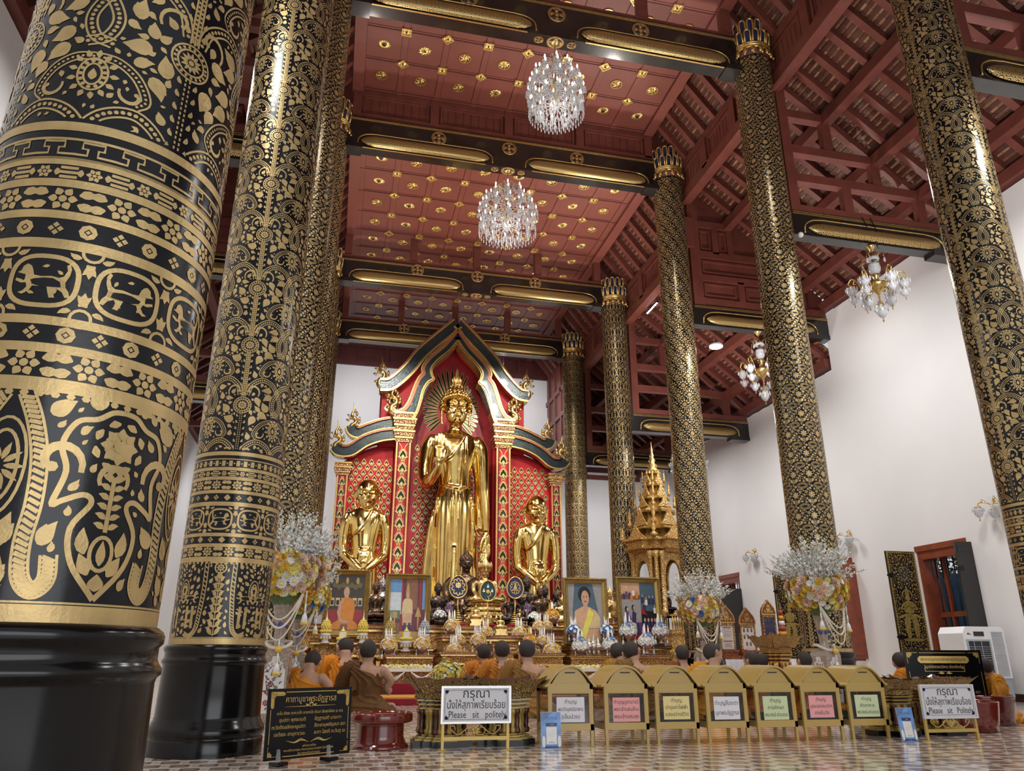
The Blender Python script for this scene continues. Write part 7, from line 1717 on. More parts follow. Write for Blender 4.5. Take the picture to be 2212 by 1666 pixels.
# --- turned red drums (offering stools)
RLAQ = mat('red_brown_lacquer', (.135, .016, .010), .13, 0, .5, vary=.15, vs=4)
def drum(label, x, y, R, h):
    t = thing('drum_stool', label, 'stool', (x, y, 0)); m = MB().lathe([(R*.88, 0), (R*.90, h*.03), (R*.86, h*.10), (R*.80, h*.14), (R*.785, h*.20), (R*.74, h*.30)]+[(R*(.735+.006*(i % 2)), h*(.30+.022*i)) for i in range(1, 15)]+[(R*.72, h*.62), (R*.75, h*.645), (R*.75, h*.66)], 56, cap=False); m.build('body', RLAQ, t)
    MB().lathe([(R*.75, h*.66), (R*.96, h*.70), (R, h*.74), (R*1.0, h*.86), (R*.985, h*.93), (R*.95, h*.965), (R*.93, h*.93), (R*.90, h*.90), (0, h*.895)], 56, cap=False).build('tray_top', RLAQ, t); return t
D = drum('round dark red lacquer stool in front of the brown-robed monk', .50, 7.55, .285, .305)
MB().cbox((-.09, -.254, .022), (.018, .004, .022)).build('sticker', mat('white_sticker', (.7, .7, .7), .5), D)
def tub(label, x, y, R, h):
    t = thing('lacquer_tub', label, 'tub', (x, y, 0)); MB().lathe([(R*.86, 0), (R*.9, h*.03), (R*.90, h*.2)]+[(R*(.92+.004*(i % 2)+.006*i), h*(.2+.05*i)) for i in range(1, 12)]+[(R*.99, h*.80), (R, h*.9)], 56, cap=False).build('body', RLAQ, t)
    MB().lathe([(R, h*.9), (R*1.015, h*.95), (R, h), (R*.97, h), (R*.94, h*.95), (R*.9, h*.3), (0, h*.28)], 56, cap=False).build('rim', RLAQ, t)
tub('wide dark red lacquer tub beside the right notice board', 7.1, 8.05, .42, .315); tub('second dark red lacquer tub at the right edge, behind the first', 8.05, 8.75, .40, .34)
# --- corner of a grey case at the very bottom
t = thing('equipment_case', 'corner of a flat grey case poking in at the bottom left edge', 'case', (-.80, 4.30, 0), .06)
MB().box((-.42, -.3, 0), (.22, .12, .055)).build('case_shell', mat('warm_grey_plastic', (.33, .30, .26), .45), t); MB().box((.205, -.3, .004), (.226, .124, .058)).build('edge_trim', mat('dark_grey_trim', (.10, .10, .10), .4), t)
# ================================================================ flower vases
def ceramic_mat():
    m, nt, b = new_mat('famille_rose_porcelain'); vec, (x, y, z) = coords(nt)
    v = voro(nt, vec, 42); n = noise_tex(nt, vec, 22, 4)
    c = ramp(nt, v, [(.1, (.16, .07, .04)), (.3, (.42, .30, .20)), (.5, (.10, .12, .20)), (.7, (.50, .42, .32))])
    nt.links.new(mix(nt, n, c, (.42, .33, .26)), b.inputs['Base Color']); b.inputs['Roughness'].default_value = .18; b.inputs['Coat Weight'].default_value = .5; return m
PORC = ceramic_mat(); PORW = mat('white_porcelain', (.74, .72, .70), .15, 0, .5, vary=.04)
MOT = [PORW, mat('enamel_red', (.35, .03, .04), .2), mat('enamel_green', (.10, .16, .10), .2), mat('enamel_blue', (.07, .10, .30), .2), mat('enamel_brown', (.16, .07, .04), .2)]
BEAD = mat('pearl_garland', (.72, .66, .56), .4, vary=.08)
rv = random.Random(21)
def vase_meshes():
    s = .155; zb, zt = .0, .86; b = MB()
    def sq(r, z): return [(r, r, z), (-r, r, z), (-r, -r, z), (r, -r, z)]
    P = np.array([sq(r, z) for r, z in ((s*.72, 0), (s*.78, .03), (s*.86, .12), (s, .60), (s*1.02, .78), (s*.97, .83), (s*.62, .88))]); b.grid(P, 0, False, cv=True, flip=True)
    nk = MB().lathe([(s*.60, .87), (s*.42, .93), (s*.40, .98), (s*.44, 1.05), (s*.58, 1.22), (s*.72, 1.36), (s*.86, 1.44), (s*.90, 1.47), (s*.82, 1.47), (s*.5, 1.30)], 28, cap=False)
    for i in range(3): a = -pi/2+(i-1)*1.2; nk.merge(MB().sph((s*.40, 0, 1.14), .030, 10, 8, rz=.05, ry=.04, mi=1), Matrix.Rotation(a, 4, 'Z'))
    p = MB()
    for k in range(4):
        o = Orn(); w_, h = s*.78, .30; cz = .42
        out = [(-w_, cz-h), (w_, cz-h), (w_*1.0, cz+h*.62), (w_*.78, cz+h*.72), (w_*.72, cz+h*.92), (w_*.42, cz+h*.96), (w_*.34, cz+h*1.16), (-w_*.34, cz+h*1.16), (-w_*.42, cz+h*.96), (-w_*.72, cz+h*.92), (-w_*.78, cz+h*.72), (-w_*1.0, cz+h*.62)]
        out = [(x, max(.10, z)) for x, z in out]; o.poly(out, 0)
        q = Orn(); rr = random.Random(40+k)
        for i in range(9): q.flower((rr.uniform(-.085, .085), rr.uniform(.16, .55)), rr.uniform(.022, .045), 7, mi=rr.choice((1, 1, 2, 3)))
        for i in range(40): q.leaf((rr.uniform(-.09, .09), rr.uniform(.14, .62)), rr.uniform(0, 6), rr.uniform(.03, .06), .018, rr.uniform(-1, 1), 4, mi=rr.choice((2, 2, 3, 4)))
        q.rib(bez([(-.08, .6), (-.02, .66), (.05, .60), (.08, .68)], 5), .007, 4)
        for i in range(8): q.leaf((rr.uniform(-.09, .09), rr.uniform(.62, .72)), rr.uniform(0, 6), .028, .012, mi=4)
        for oo, y in ((o, .003), (q, .0045)):
            V = oo.V(); rx = np.interp(V[:, 1], [0, .12, .60, .78], [s*.72, s*.86, s, s*1.02]); A = np.c_[V[:, 0], -rx-y, V[:, 1]]; a = k*pi/2; M_ = np.array([[cos(a), -sin(a), 0], [sin(a), cos(a), 0], [0, 0, 1]])
            n0 = p.n; p.add(A@M_.T, oo.f); p.m[len(p.m)-len(oo.f):] = list(oo.m)
    return b.mesh('vase_body', PORC), nk.mesh('vase_neck', [PORC, MOT[3]]), p.mesh('painted_panel', MOT)
VM = vase_meshes()
def bouquet_meshes(seed):
    r = random.Random(seed); z0 = 1.78; R = .40; bl = MB(); wh = MB()
    for i in range(150):
        z = -.75+1.35*((i+.5)/150); t = i*2.39996; q = math.sqrt(max(0, 1-min(1, z*z))); d = np.array([q*cos(t), q*sin(t), z]); c = np.array([0, 0, z0])+d*np.array([R, R, R*.86])*r.uniform(.86, 1.06)
        k = r.random()
        if z > .42 and k < .45: continue
        if k < .20: bloom(bl, c, d, r.uniform(.06, .08), 7, 12, 5, .25)
        elif k < .38: bloom(bl, c, d, .075, 3, 10, None, .7); bloom(bl, c+d*.02, d, .05, 3, 8, None, .9)
        elif k < .64: bloom(bl, c, d, .065, 0, 10, None, .8); bloom(bl, c+d*.02, d, .045, 0, 8, None, 1.)
        elif k < .80: bloom(bl, c, d, .055, 5, 8, None, .5)
        elif k < .88:
            for j in range(7): e = np.array([r.uniform(-.045, .045) for _ in range(3)]); bl.lathe([(.008, -.012), (.018, .012), (.010, .008)], 7, c+e, 1)
        elif k < .915: bloom(bl, c, d, .075, 4, 14, None, .6); bloom(bl, c+d*.015, d, .05, 4, 10, None, .8)
        else: bloom(bl, c, d, .05, 2, 7, None, .4)
    bl.sph((0, 0, z0), R*.80, 16, 12, 3, rz=R*.62); bl.tube([(0, 0, 1.38), (0, 0, 1.6)], [.08, .22], 10, 6)
    for i in range(125):
        t = r.random()*2*pi; e = math.acos(r.uniform(.30, 1.)); d = np.array([sin(e)*cos(t), sin(e)*sin(t), cos(e)]); L_ = r.uniform(.42, .72); p0 = np.array([0, 0, z0])+d*.24; p1 = p0+d*L_*.72+np.array([0, 0, .04])
        wh.tube([p0, p1], .0025, 4, 1)
        for j in range(22):
            s = .25+.80*j/22; c = p0+(p1-p0)*s+np.array([r.uniform(-.032, .032) for _ in range(3)])*(1.15-s*.8); bloom(wh, c, (r.uniform(-1, 1), r.uniform(-1, 1), r.uniform(-.4, 1)), r.uniform(.012, .022)*(1.25-.5*s), 0 if r.random() < .9 else 2, 4)
    ga = MB()
    for (xa, za, xb, zb, sag, rr) in ((-.24, 1.52, .26, 1.54, .34, .011), (-.25, 1.54, .27, 1.56, .46, .014), (-.27, 1.56, .28, 1.58, .62, .009)):
        ga.tube([(xa+(xb-xa)*u, -.24-.10*sin(pi*u), za+(zb-za)*u-sag*(1-(2*u-1)**2)) for u in np.linspace(0, 1, 22)], rr, 6)
    ga.tube([(cos(a)*.15, sin(a)*.15, .96-.08*max(0, -sin(a))-.02) for a in np.linspace(0, 2*pi, 28)], .022, 8); ga.sph((.02, -.19, .85), .045, 12, 8, 1)
    ts = MB(); tassel(ts, 0, 0, 0, 2.); ts.tube([(0, 0, .16), (0, 0, 0)], .008, 6)
    return bl.mesh('bouquet_blooms', FLM), wh.mesh('white_sprays', [PWW, PG, PP]), ga.mesh('garland', [BEAD, PY]), ts.mesh('tassel', [PWW, PY])
BQ = [bouquet_meshes(1), bouquet_meshes(2)]
for px, y, s, rz, q, lab in ((600, 10.35, 1., -.05, 0, 'tall square porcelain vase with a big flower bouquet, front one of the left pair'), (640, 13.2, .96, -.1, 1, 'porcelain vase with bouquet behind another vase, left side'), (1783, 11.28, 1.02, .25, 1, 'tall porcelain vase with a huge pale bouquet in front of the flower-cluster column, right'), (1521, 15.75, 1., .1, 0, 'porcelain vase with white and yellow bouquet before the lattice column, right of the pavilion')):
    p = at(px, 1420, y=y); t = thing('flower_vase', lab, 'vase', (p.x, y, 0), rz); t.scale = (s, s, s)
    for me, n in zip(VM, ('vase_body', 'vase_neck', 'painted_panel')): obj(n, me, t)
    for me, n in zip(BQ[q], ('bouquet_blooms', 'white_sprays', 'garland')):
        o = obj(n, me, t)
        if n in ('bouquet_blooms', 'white_sprays'): o.location = (0, 0, -.215); o.scale = (1.12, 1.12, 1.12)
        if n == 'white_sprays': o['kind'] = 'stuff'
    for x, y_, z in ((.02, -.19, .80), (-.27, -.26, 1.40), (.30, -.26, 1.38)): obj('tassel', BQ[q][3], t, (x, y_, z))
# ================================================================ windows with gilded shutters
BLKW = mat('black_shutter_lacquer', (.010, .008, .008), .22, 0, .4, vary=.3); RWOOD = mat('red_brown_window_wood', (.21, .045, .02), .35, 0, .2, vary=.25, vs=5, bmp=.05, bs=18)
def deity(o, x, z, s):
    P = lambda q: [(x+a*s, z+b*s) for a, b in q]
    o.poly(P([(-.30, .0), (.30, .0), (.42, .06), (.30, .10), (-.30, .10), (-.42, .06)]))
    o.poly(P([(-.24, .12), (-.10, .12), (-.04, .75), (.04, .75), (.10, .12), (.24, .12), (.30, .62), (.20, .95), (-.20, .95), (-.30, .62)]))
    o.poly(P([(-.17, .98), (.17, .98), (.24, 1.32), (.10, 1.40), (-.10, 1.40), (-.24, 1.32)]))
    for d in (-1, 1): o.rib(np.array(P([(d*.22, 1.30), (d*.34, 1.12), (d*.16, 1.14), (d*.03, 1.22)])), .075*s); o.leaf((x+d*.2*s, z+.95*s), -pi/2+d*.9, .4*s, .10*s, d*.8, 6)
    o.disc((x, z+1.52*s), .095*s, .12*s, 14); o.poly(P([(-.11, 1.62), (.11, 1.62), (.06, 1.75), (.02, 1.95), (-.02, 1.95), (-.06, 1.75)]))
    o.ring((x, z+1.52*s), .24*s, .02*s, .30*s, 26)
def shutter_orn(w_, h):
    o = Orn(); b = .02
    for e, ww in ((.012, .012), (.075, .008)):
        o.rib([(-w_/2+e, e), (w_/2-e, e), (w_/2-e, h-e), (-w_/2+e, h-e)], ww, 0, True)
    for i in range(int(h/.055)):
        for d in (-1, 1): o.leaf((d*(w_/2-.044), .03+i*.055), pi/2-d*.6, .055, .030, d*.8, 4)
    for i in range(int(w_/.055)):
        for z in (.044, h-.044): o.leaf((-w_/2+.04+i*.055, z), .5, .05, .03, -.8, 4)
    deity(o, 0, h*.16, h*.262)
    for d in (-1, 1):
        for z in np.arange(.2, h-.2, .26): o.scroll((d*.05, z), pi/2-d*.9, .12, 4.8, .014, d, n=12); o.scroll((d*(w_/2-.12), z+.12), pi/2+d*.4, .08, 4.6, .012, -d, n=10)
    F = Fill(o, -w_/2+.08, w_/2-.08, .08, h-.08, .008, False); F.mark_orn(.006); rr = random.Random(4)
    F.run((.07, .05, .036, .026), 900, lambda p: pi/2+p[0]*4+2*sin(p[1]*9), rr, asp=.5); return o
SW, SH = .74, 2.28
ORNS = shutter_orn(SW, SH); SHM = MB().box((-SW/2, 0, 0), (SW/2, .05, SH)).mesh('leaf', BLKW); SHO = ORNS.lay(-.002).mesh('gilding', mat('dull_gold_leaf', (.44, .31, .085), .42, .45, vary=.2, vs=14))
def leaf(label, y, px0=None, gold=True, z=.74, mt=None, hinge=WX, w_=SW, ang=0.):
    t = thing('window_shutter', label, 'shutter', (hinge-w_/2*cos(ang), y, z), ang); 
    if gold: obj('leaf', SHM, t); obj('gilding', SHO, t)
    else:
        MB().box((-w_/2, 0, 0), (w_/2, .055, SH)).build('leaf', mt, t)
        for a, c in (((-w_/2+.03, .08), (w_/2-.03, .20)), ((-w_/2+.03, SH-.2), (w_/2-.03, SH-.08))): MB().box((a[0], -.012, a[1]), (c[0], .004, c[1])).build('ledger', mt, t)
    for zz in (.45, 1.75):
        h = MB().box((-w_/2-.0, -.02, zz-.05), (-w_/2+.09, .0, zz+.05)).box((-w_/2-.05, -.012, zz-.02), (-w_/2, .012, zz+.02)); h.build('latch', BLKP, t)
    return t
leaf('open gold-figured shutter left of the visible window on the right wall', 14.80)
leaf('open gold-figured shutter behind the big bouquet, beside the right wall', 19.45)
leaf('open plain black shutter on the far right wall, above the arched plaques', 22.6, gold=False, mt=BLKW, w_=.80, z=.55)
leaf('open red-brown shutter edge right of the big bouquet, with black latches', 16.9, gold=False, mt=RWOOD, w_=.48)
leaf('open black shutter seen edge-on at the right of the visible window', 13.2, gold=False, mt=BLKW, w_=.34, ang=-.25)
def window(n, y0, y1, z0, z1, view=True):
    t = bpy.data.objects.new('window_%d' % n, None); C.objects.link(t); t['kind'] = 'structure'; x0 = WX+.08
    m = MB()
    for a, c in (((y0, z0), (y0+.14, z1)), ((y1-.14, z0), (y1, z1)), ((y0, z1-.2), (y1, z1)), ((y0, z0), (y1, z0+.14)), ((y0, z0+.9), (y1, z0+1.0))): m.box((x0-.06, a[0], a[1]), (WX+.40, c[0], c[1])) if c[1]-a[1] > .15 or a[1] in (z0,) else m.box((x0+.15, a[0], a[1]), (x0+.24, c[0], c[1]))
    m.box((WX-.01, y0-.02, z1-.02), (WX+.46, y1+.02, z1+.10)); m.build('window_frame', RWOOD, t)
    b = MB()
    for y in np.linspace(y0+.2, y1-.2, 7): b.cyl((x0+.2, y, z0), (x0+.2, y, z1), .016, n=6)
    for y in np.linspace(y0, y1, 4)[1:-1]: b.box((x0+.15, y-.03, z0), (x0+.22, y+.03, z1), 1)
    b.build('window_bars', [BLKP, RWOOD], t)
window(1, 13.3, 14.75, .70, 3.02); window(2, 17.0, 19.4, .70, 3.05); window(3, 22.65, 24.0, .5, 3.25)
# shrubbery outside the windows
def shrub(label, x, y, w_, h, seed):
    r = random.Random(seed); m = MB(); v = []; f = []
    for i in range(5200):
        c = np.array([x+r.uniform(-.5, .9), y+r.uniform(-w_, w_), r.uniform(.2, h)]); a, b = r.uniform(0, 6.28), r.uniform(-.9, .9); u = np.array([cos(a)*cos(b), sin(a)*cos(b), sin(b)])*.09; s = np.cross(u, (r.random(), r.random(), 1)); s = s/np.linalg.norm(s)*.035; k = len(v); v += [c-u, c+s, c+u, c-s]; f.append((k, k+1, k+2, k+3))
    m.add(v, f); t = thing('garden_tree', label, 'tree', (0, 0, 0)); m.build('foliage', mat('dark_leaf', (.03, .085, .05), .55, vary=.5, vs=2), t)
    MB().tube([(x+.4, y, 0), (x+.4, y+.1, h*.8)], [.12, .06], 8).build('trunk', mat('bark', (.06, .04, .03), .9), t)
shrub('dark leafy tree outside the window at the right', 14.6, 14.6, 2.2, 6.0, 1); shrub('leafy tree outside the window behind the big bouquet', 14.8, 18.8, 2., 6.0, 2)
tag(MB().box((13.9, 12.2, -.1), (14.0, 17.5, 2.6)).build('garden_wall', mat('blue_grey_wall', (.05, .13, .22), .7)), 'blue grey garden wall glimpsed between the window bars', 'wall')
# ================================================================ gold pavilion
def pavilion():
    y = 20.0; p = at(1427, 1300, y=y); x = p.x; Z = lambda py: at(1424, py, y=y).z
    t = thing('throne_pavilion', 'tall gilded pavilion with tiered spire between two columns, right of the altar', 'pavilion', (x, y, 0), .30)
    def sq(m, prof, mi=0, n=4):
        R = redent(1.); P = np.array([np.c_[R*r, np.full(len(R), z)] for r, z in prof]); m.grid(P, mi, False, cv=True); k = len(R); o = m.n-len(prof)*k; m.f += [tuple(o+i for i in range(k))[::-1], tuple(o+(len(prof)-1)*k+i for i in range(k))]; m.m += [mi]*2; m.s += [False]*2
    zb, zf, ze = Z(1365), Z(1330), Z(1192); PAV = carved('pavilion_carving', (.72, .48, .17), (.34, .15, .04), 18, .3, (.12, .26))
    m = MB(); st = [(.95, 0), (.95, .12), (.88, .14), (.88, .26), (.80, .30), (.80, .42), (.86, .46), (.86, .54), (.74, .60), (.74, .78), (.80, .82), (.80, .90), (.70, .94), (.70, zb-.12), (.78, zb-.06), (.78, zb)]; sq(m, st); m.build('base', PAV, t)
    m = MB(); sq(m, [(.74, zb), (.74, zb+.03)]); sq(m, [(.74, zf-.04), (.76, zf)], 0)
    for k in range(4):
        a = k*pi/2
        for u in np.linspace(-.68, .68, 17):
            if abs(u) < .68: px_, py_ = u, -.72*(1 if abs(u) < .33 else .74); m.lathe([(.016, zb+.03), (.028, (zb+zf)/2), (.016, zf-.03)], 6, (px_*cos(a)-py_*sin(a), px_*sin(a)+py_*cos(a), 0))
    m.build('balustrade', GOLDT, t)
    m = MB()
    for sx in (-1, 1):
        for sy in (-1, 1):
            for ox, oy in ((.50, .50), (.58, .36), (.36, .58)): m.lathe([(.085, zf), (.085, zf+.1), (.06, zf+.14), (.055, ze-.25), (.08, ze-.2), (.10, ze-.06)], 10, (sx*ox, sy*oy, 0))
    m.build('column_cluster', PAV, t)
    m = MB()
    for k in range(4):
        a = k*pi/2; T = Matrix.Rotation(a, 4, 'Z') @ tr(0, -.58, 0); h = ze-zf
        out = [(-.34, zf+h*.45), (-.34, ze-.06), (.34, ze-.06), (.34, zf+h*.45)]+[(.34-.06-.28*(1-cos(q))*.0-(.28-.28*cos(q))*.5, zf+h*.45+sin(q)*h*.36) for q in np.linspace(0, pi, 12)][1:]
        arc = [(.27*cos(q), zf+h*.50+h*.34*sin(q)**.8) for q in np.linspace(0, pi, 14)]
        m.prism([(.36, ze-.05), (-.36, ze-.05), (-.36, zf), (-.27, zf)]+arc[::-1]+[(.27, zf), (.36, zf)], .05, T)
    m.build('arch_screen', PAV, t)
    m = MB(); sq(m, [(.66, ze-.08), (.72, ze-.02), (.84, ze), (.86, ze+.06), (.78, ze+.10), (.80, ze+.2), (.92, ze+.24), (.92, ze+.30)]); m.build('cornice', PAV, t)
    r0 = ze+.30; zs = [r0, Z(1140), Z(1100), Z(1075), Z(1045), Z(1020)]; rs = [.78, .60, .46, .34, .25, .16]; m = MB()
    for i in range(5):
        a, b = zs[i], zs[i+1]; sq(m, [(rs[i]*.86, a), (rs[i]*.72, a+(b-a)*.45), (rs[i]*.70, a+(b-a)*.62), (rs[i]*.92, a+(b-a)*.70), (rs[i]*.92, a+(b-a)*.80), (rs[i]*.70, b)], 0)
    m.build('roof_tiers', mat('burnished_bronze_gold', (.46, .30, .10), .28, .8, vary=.3), t)
    m = MB()
    for i in range(5):
        h = (zs[i+1]-zs[i])*.95; ww = rs[i]*.5
        for k in range(4):
            a = k*pi/2; T = Matrix.Rotation(a, 4, 'Z') @ tr(0, -rs[i]*.98, zs[i]+.0); q = MB(); q.prism([(-ww, 0), (ww, 0), (ww*.55, h*.35), (0, h), (-ww*.55, h*.35)], .04); m.merge(q, T)
            T2 = Matrix.Rotation(a+pi/4, 4, 'Z') @ tr(0, -rs[i]*1.22, zs[i]); q = MB().lathe([(.05*rs[i]/.5, 0), (.07*rs[i]/.5, h*.2), (.03, h*.4), (.05*rs[i]/.5, h*.6), (.0, h*1.15)], 7); m.merge(q, T2)
    m.build('antefix', PAV, t)
    z1, z2 = Z(1022), Z(955); H = z2-z1; m = MB().lathe([(.16, z1), (.20, z1+H*.06), (.10, z1+H*.14), (.15, z1+H*.2), (.07, z1+H*.3), (.10, z1+H*.38), (.05, z1+H*.48), (.07, z1+H*.54), (.03, z1+H*.64), (.045, z1+H*.7), (.015, z1+H*.8), (0, z2)], 14); m.build('spire', GOLDT, t)
    s = put_seated(1452, 1326, 1262, y, 'b', 'dark bronze Buddha inside the gold pavilion'); s.location = (x+.05, y-.1, zf+.01)
    MB().cbox((0, 0, zf-.02), (1.1, 1.1, .04)).build('floor_slab', REDD, t)
pavilion()
# ================================================================ memorial plaques, tables
CLOTH = mat('white_satin_cloth', (.74, .73, .76), .6, vary=.03)
xa, xb = at(1568, 1440, y=16.4).x, at(1722, 1440, y=16.4).x
t = thing('cloth_table', 'long table under a white pleated cloth, behind the donation boxes', 'table', ((xa+xb)/2, 16.4, 0)); w_ = xb-xa; zt = at(1640, 1425, y=16.4).z
MB().box((-w_/2, 0, zt-.03), (w_/2, 1.0, zt)).build('tabletop', CLOTH, t); n = 120; u = np.linspace(0, 1, n); P = []
for z, a in ((zt, .0), (zt-.05, .006), (zt*.5, .02), (.02, .03)): P.append([(-w_/2+w_*q, -.005-a*(1+sin(q*w_*42)), z) for q in u])
MB().grid(np.array(P), 0, True, flip=True).build('table_skirt', CLOTH, t)
PLQ = carved('plaque_gilt_carving', (.52, .35, .12), (.16, .04, .02), 22, .38)
def plaque(label, px, pyt, pyb, wpx, y, z0, body, n):
    c = at(px, pyb, y=y); tp = at(px, pyt, y=y); w_ = at(px+wpx, pyb, y=y).x-c.x; h = tp.z-z0; t = thing('memorial_plaque', label, 'plaque', (c.x, y, z0), .10)
    MB().box((-w_*.62, -.06, 0), (w_*.62, .16, h*.07)).box((-w_*.52, -.04, h*.07), (w_*.52, .14, h*.13)).box((-w_*.58, -.05, h*.13), (w_*.58, .15, h*.17)).build('base', REDG, t)
    m = MB()
    for d in (-1, 1): m.box((d*w_*.44-w_*.05, 0, h*.17), (d*w_*.44+w_*.05, .08, h*.66))
    m.box((-w_*.46, 0, h*.62), (w_*.46, .08, h*.68)); m.build('gilded_post', PLQ, t)
    out = [(-w_*.52, h*.68), (w_*.52, h*.68), (w_*.50, h*.74), (w_*.42, h*.82), (w_*.24, h*.90), (w_*.07, h*.96), (0, h), (-w_*.07, h*.96), (-w_*.24, h*.90), (-w_*.42, h*.82), (-w_*.50, h*.74)]
    MB().prism(out, .06, tr(0, .0, 0)).build('pointed_crest', REDG, t)
    o = Orn(); P = np.array(out); o.rib(np.vstack([P, P[:1]]), w_*.06)
    for d in (-1, 1): o.scroll((d*w_*.05, h*.71), pi/2-d*.7, w_*.22, 5, w_*.07, d); o.scroll((d*w_*.05, h*.80), pi/2-d*.5, w_*.15, 5, w_*.05, d); o.leaf((d*w_*.2, h*.72), pi/2-d, w_*.2, w_*.09, d)
    o.leaf((0, h*.72), pi/2, h*.2, w_*.14); o.lay(-.008).build('crest_gilding', GOLDT, t)
    MB().box((-w_*.40, .01, h*.18), (w_*.40, .05, h*.63)).build('panel', body, t); k = Orn()
    if n == 0:
        for z, ww in ((.58, .5), (.33, .6)): k.rect((0, h*z), w_*ww, h*.022, mi=1)
        for z in (.54, .51, .48, .45, .42, .29, .27, .25, .23): k.rect((0, h*z), w_*.46, h*.005)
    else:
        for i in range(n): k.disc(((-.24+.24*(i % 3))*w_+(w_*.12 if i >= 6 and n == 8 else 0), h*(.555-.13*(i//3))), w_*.065, h*.042, 12)
        k.rect((0, h*.605), w_*.5, h*.012, mi=1)
        for i in range(n): k.disc(((-.24+.24*(i % 3))*w_+(w_*.12 if i >= 6 and n == 8 else 0), h*(.56-.13*(i//3))), w_*.026, h*.02, 8, mi=2)
    k.lay(.0085).build('printed_content', [mat('print_sepia', (.10, .07, .05), .5), mat('print_rust', (.30, .10, .06), .5), mat('print_face', (.50, .36, .28), .5)], t)
pz_ = zt
plaque('gilded pointed plaque with a page of text, left on the white table', 1577, 1308, 1430, 36, 16.7, zt, mat('pale_page', (.58, .50, .46), .5, vary=.04), 0)
plaque('gilded pointed plaque with eight oval portraits, middle on the white table', 1622, 1313, 1428, 36, 16.9, zt, mat('pale_page', (.58, .50, .46), .5, vary=.04), 8)
x3 = at(1678, 1400, y=15.2)
TT = tray_table('red and gold tray table holding the blue portrait plaque before the white table', x3.x, 15.25, .34, at(1678, 1372, y=15.25).z, .15, CARVF, REDG, GOLDT)
plaque('gilded pointed plaque with a blue framed sheet of portraits, on the red tray table', 1665, 1296, 1372, 31, 15.25, at(1678, 1372, y=15.25).z*.82, mat('print_navy', (.03, .05, .16), .3), 6)
t = thing('gift_tower', 'small red and white tiered offering tower beside the blue portrait plaque', 'offering', (at(1691, 1370, y=15.3).x, 15.3, at(1678, 1372, y=15.25).z*.81)); m = MB(); h = at(1691, 1310, y=15.3).z-t.location.z
for i in range(7): m.lathe([(.12-.012*i, h*i/7.6), (.10-.011*i, h*(i+.8)/7.6)], 10, mi=i % 3)
m.build('tiers', [mat('red_paper', (.40, .05, .03), .6), WFAB, PO], t); MB().lathe([(.03, h*.92), (0, h*1.08)], 8).build('finial', GOLDT, t)
# ================================================================ air cooler
c = at(2160, 1400, y=12.6); ccx = 11.95
t = thing('air_cooler', 'white upright evaporative air cooler against the right wall', 'appliance', (ccx-.02, 12.55, 0), .0); GRY = mat('grey_plastic_louvre', (.36, .38, .42), .5, vary=.05); CW = mat('white_appliance_plastic', (.72, .72, .72), .35, vary=.02); DKG = mat('dark_grille', (.015, .016, .02), .5)
body = MB(); w_, d_, z0, z1 = .92, .62, .42, 1.33
o = [(-w_/2, z0), (w_/2, z0), (w_/2, z1-.05), (w_/2-.05, z1), (-w_/2+.08, z1), (-w_/2, z1-.12)]; body.prism(o, d_); body.build('housing', CW, t)
MB().box((-w_/2+.01, .02, .12), (w_/2-.01, d_-.02, z0)).build('water_tank', mat('grey_blue_tank', (.32, .35, .42), .4), t)
m = MB()
for sx in (-1, 1):
    for y in (.08, d_-.08): m.cyl((sx*(w_/2-.1)-.02, y, .06), (sx*(w_/2-.1)+.02, y, .06), .06, n=14)
m.box((-w_/2+.03, .04, .06), (w_/2-.03, d_-.04, .12)); m.build('caster_base', DKG, t)
MB().box((-w_/2+.06, -.012, z0+.08), (.10, .0, z1-.24)).build('grille_back', DKG, t); m = MB()
m.box((-w_/2+.05, -.02, z0+.07), (-w_/2+.08, .0, z1-.23)); m.box((.08, -.02, z0+.07), (.11, 0, z1-.23)); m.box((-w_/2+.05, -.02, z0+.07), (.11, 0, z0+.10)); m.box((-w_/2+.05, -.02, z1-.26), (.11, 0, z1-.23))
for i in range(1, 13): m.box((-w_/2+.07, -.018, z0+.09+i*.038), (.09, -.011, z0+.095+i*.038))
for x in (-.26, -.10): m.box((x, -.018, z0+.09), (x+.006, -.011, z1-.25))
m.build('grille', GRY, t); m = MB()
for i in range(24): m.box((.17, -.014, z0+.04+i*.033), (w_/2-.05, .0, z0+.056+i*.033))
m.build('side_louvre', GRY, t); MB().box((-.22, -.012, z1-.17), (.0, .0, z1-.09)).build('control_panel', DKG, t)
k = Orn(); k.poly([(-.37, z1-.145), (-.33, z1-.145), (-.31, z1-.115), (-.35, z1-.115)]); k.rect((-.30, z1-.14), .05, .012); k.lay(-.002).build('maker_mark', DKG, t)
tag(MB().box((WX-.035, 11.55, .30), (WX-.001, 11.72, .55)).build('wall_socket', CW), 'white wall socket plate low on the right wall', 'socket')
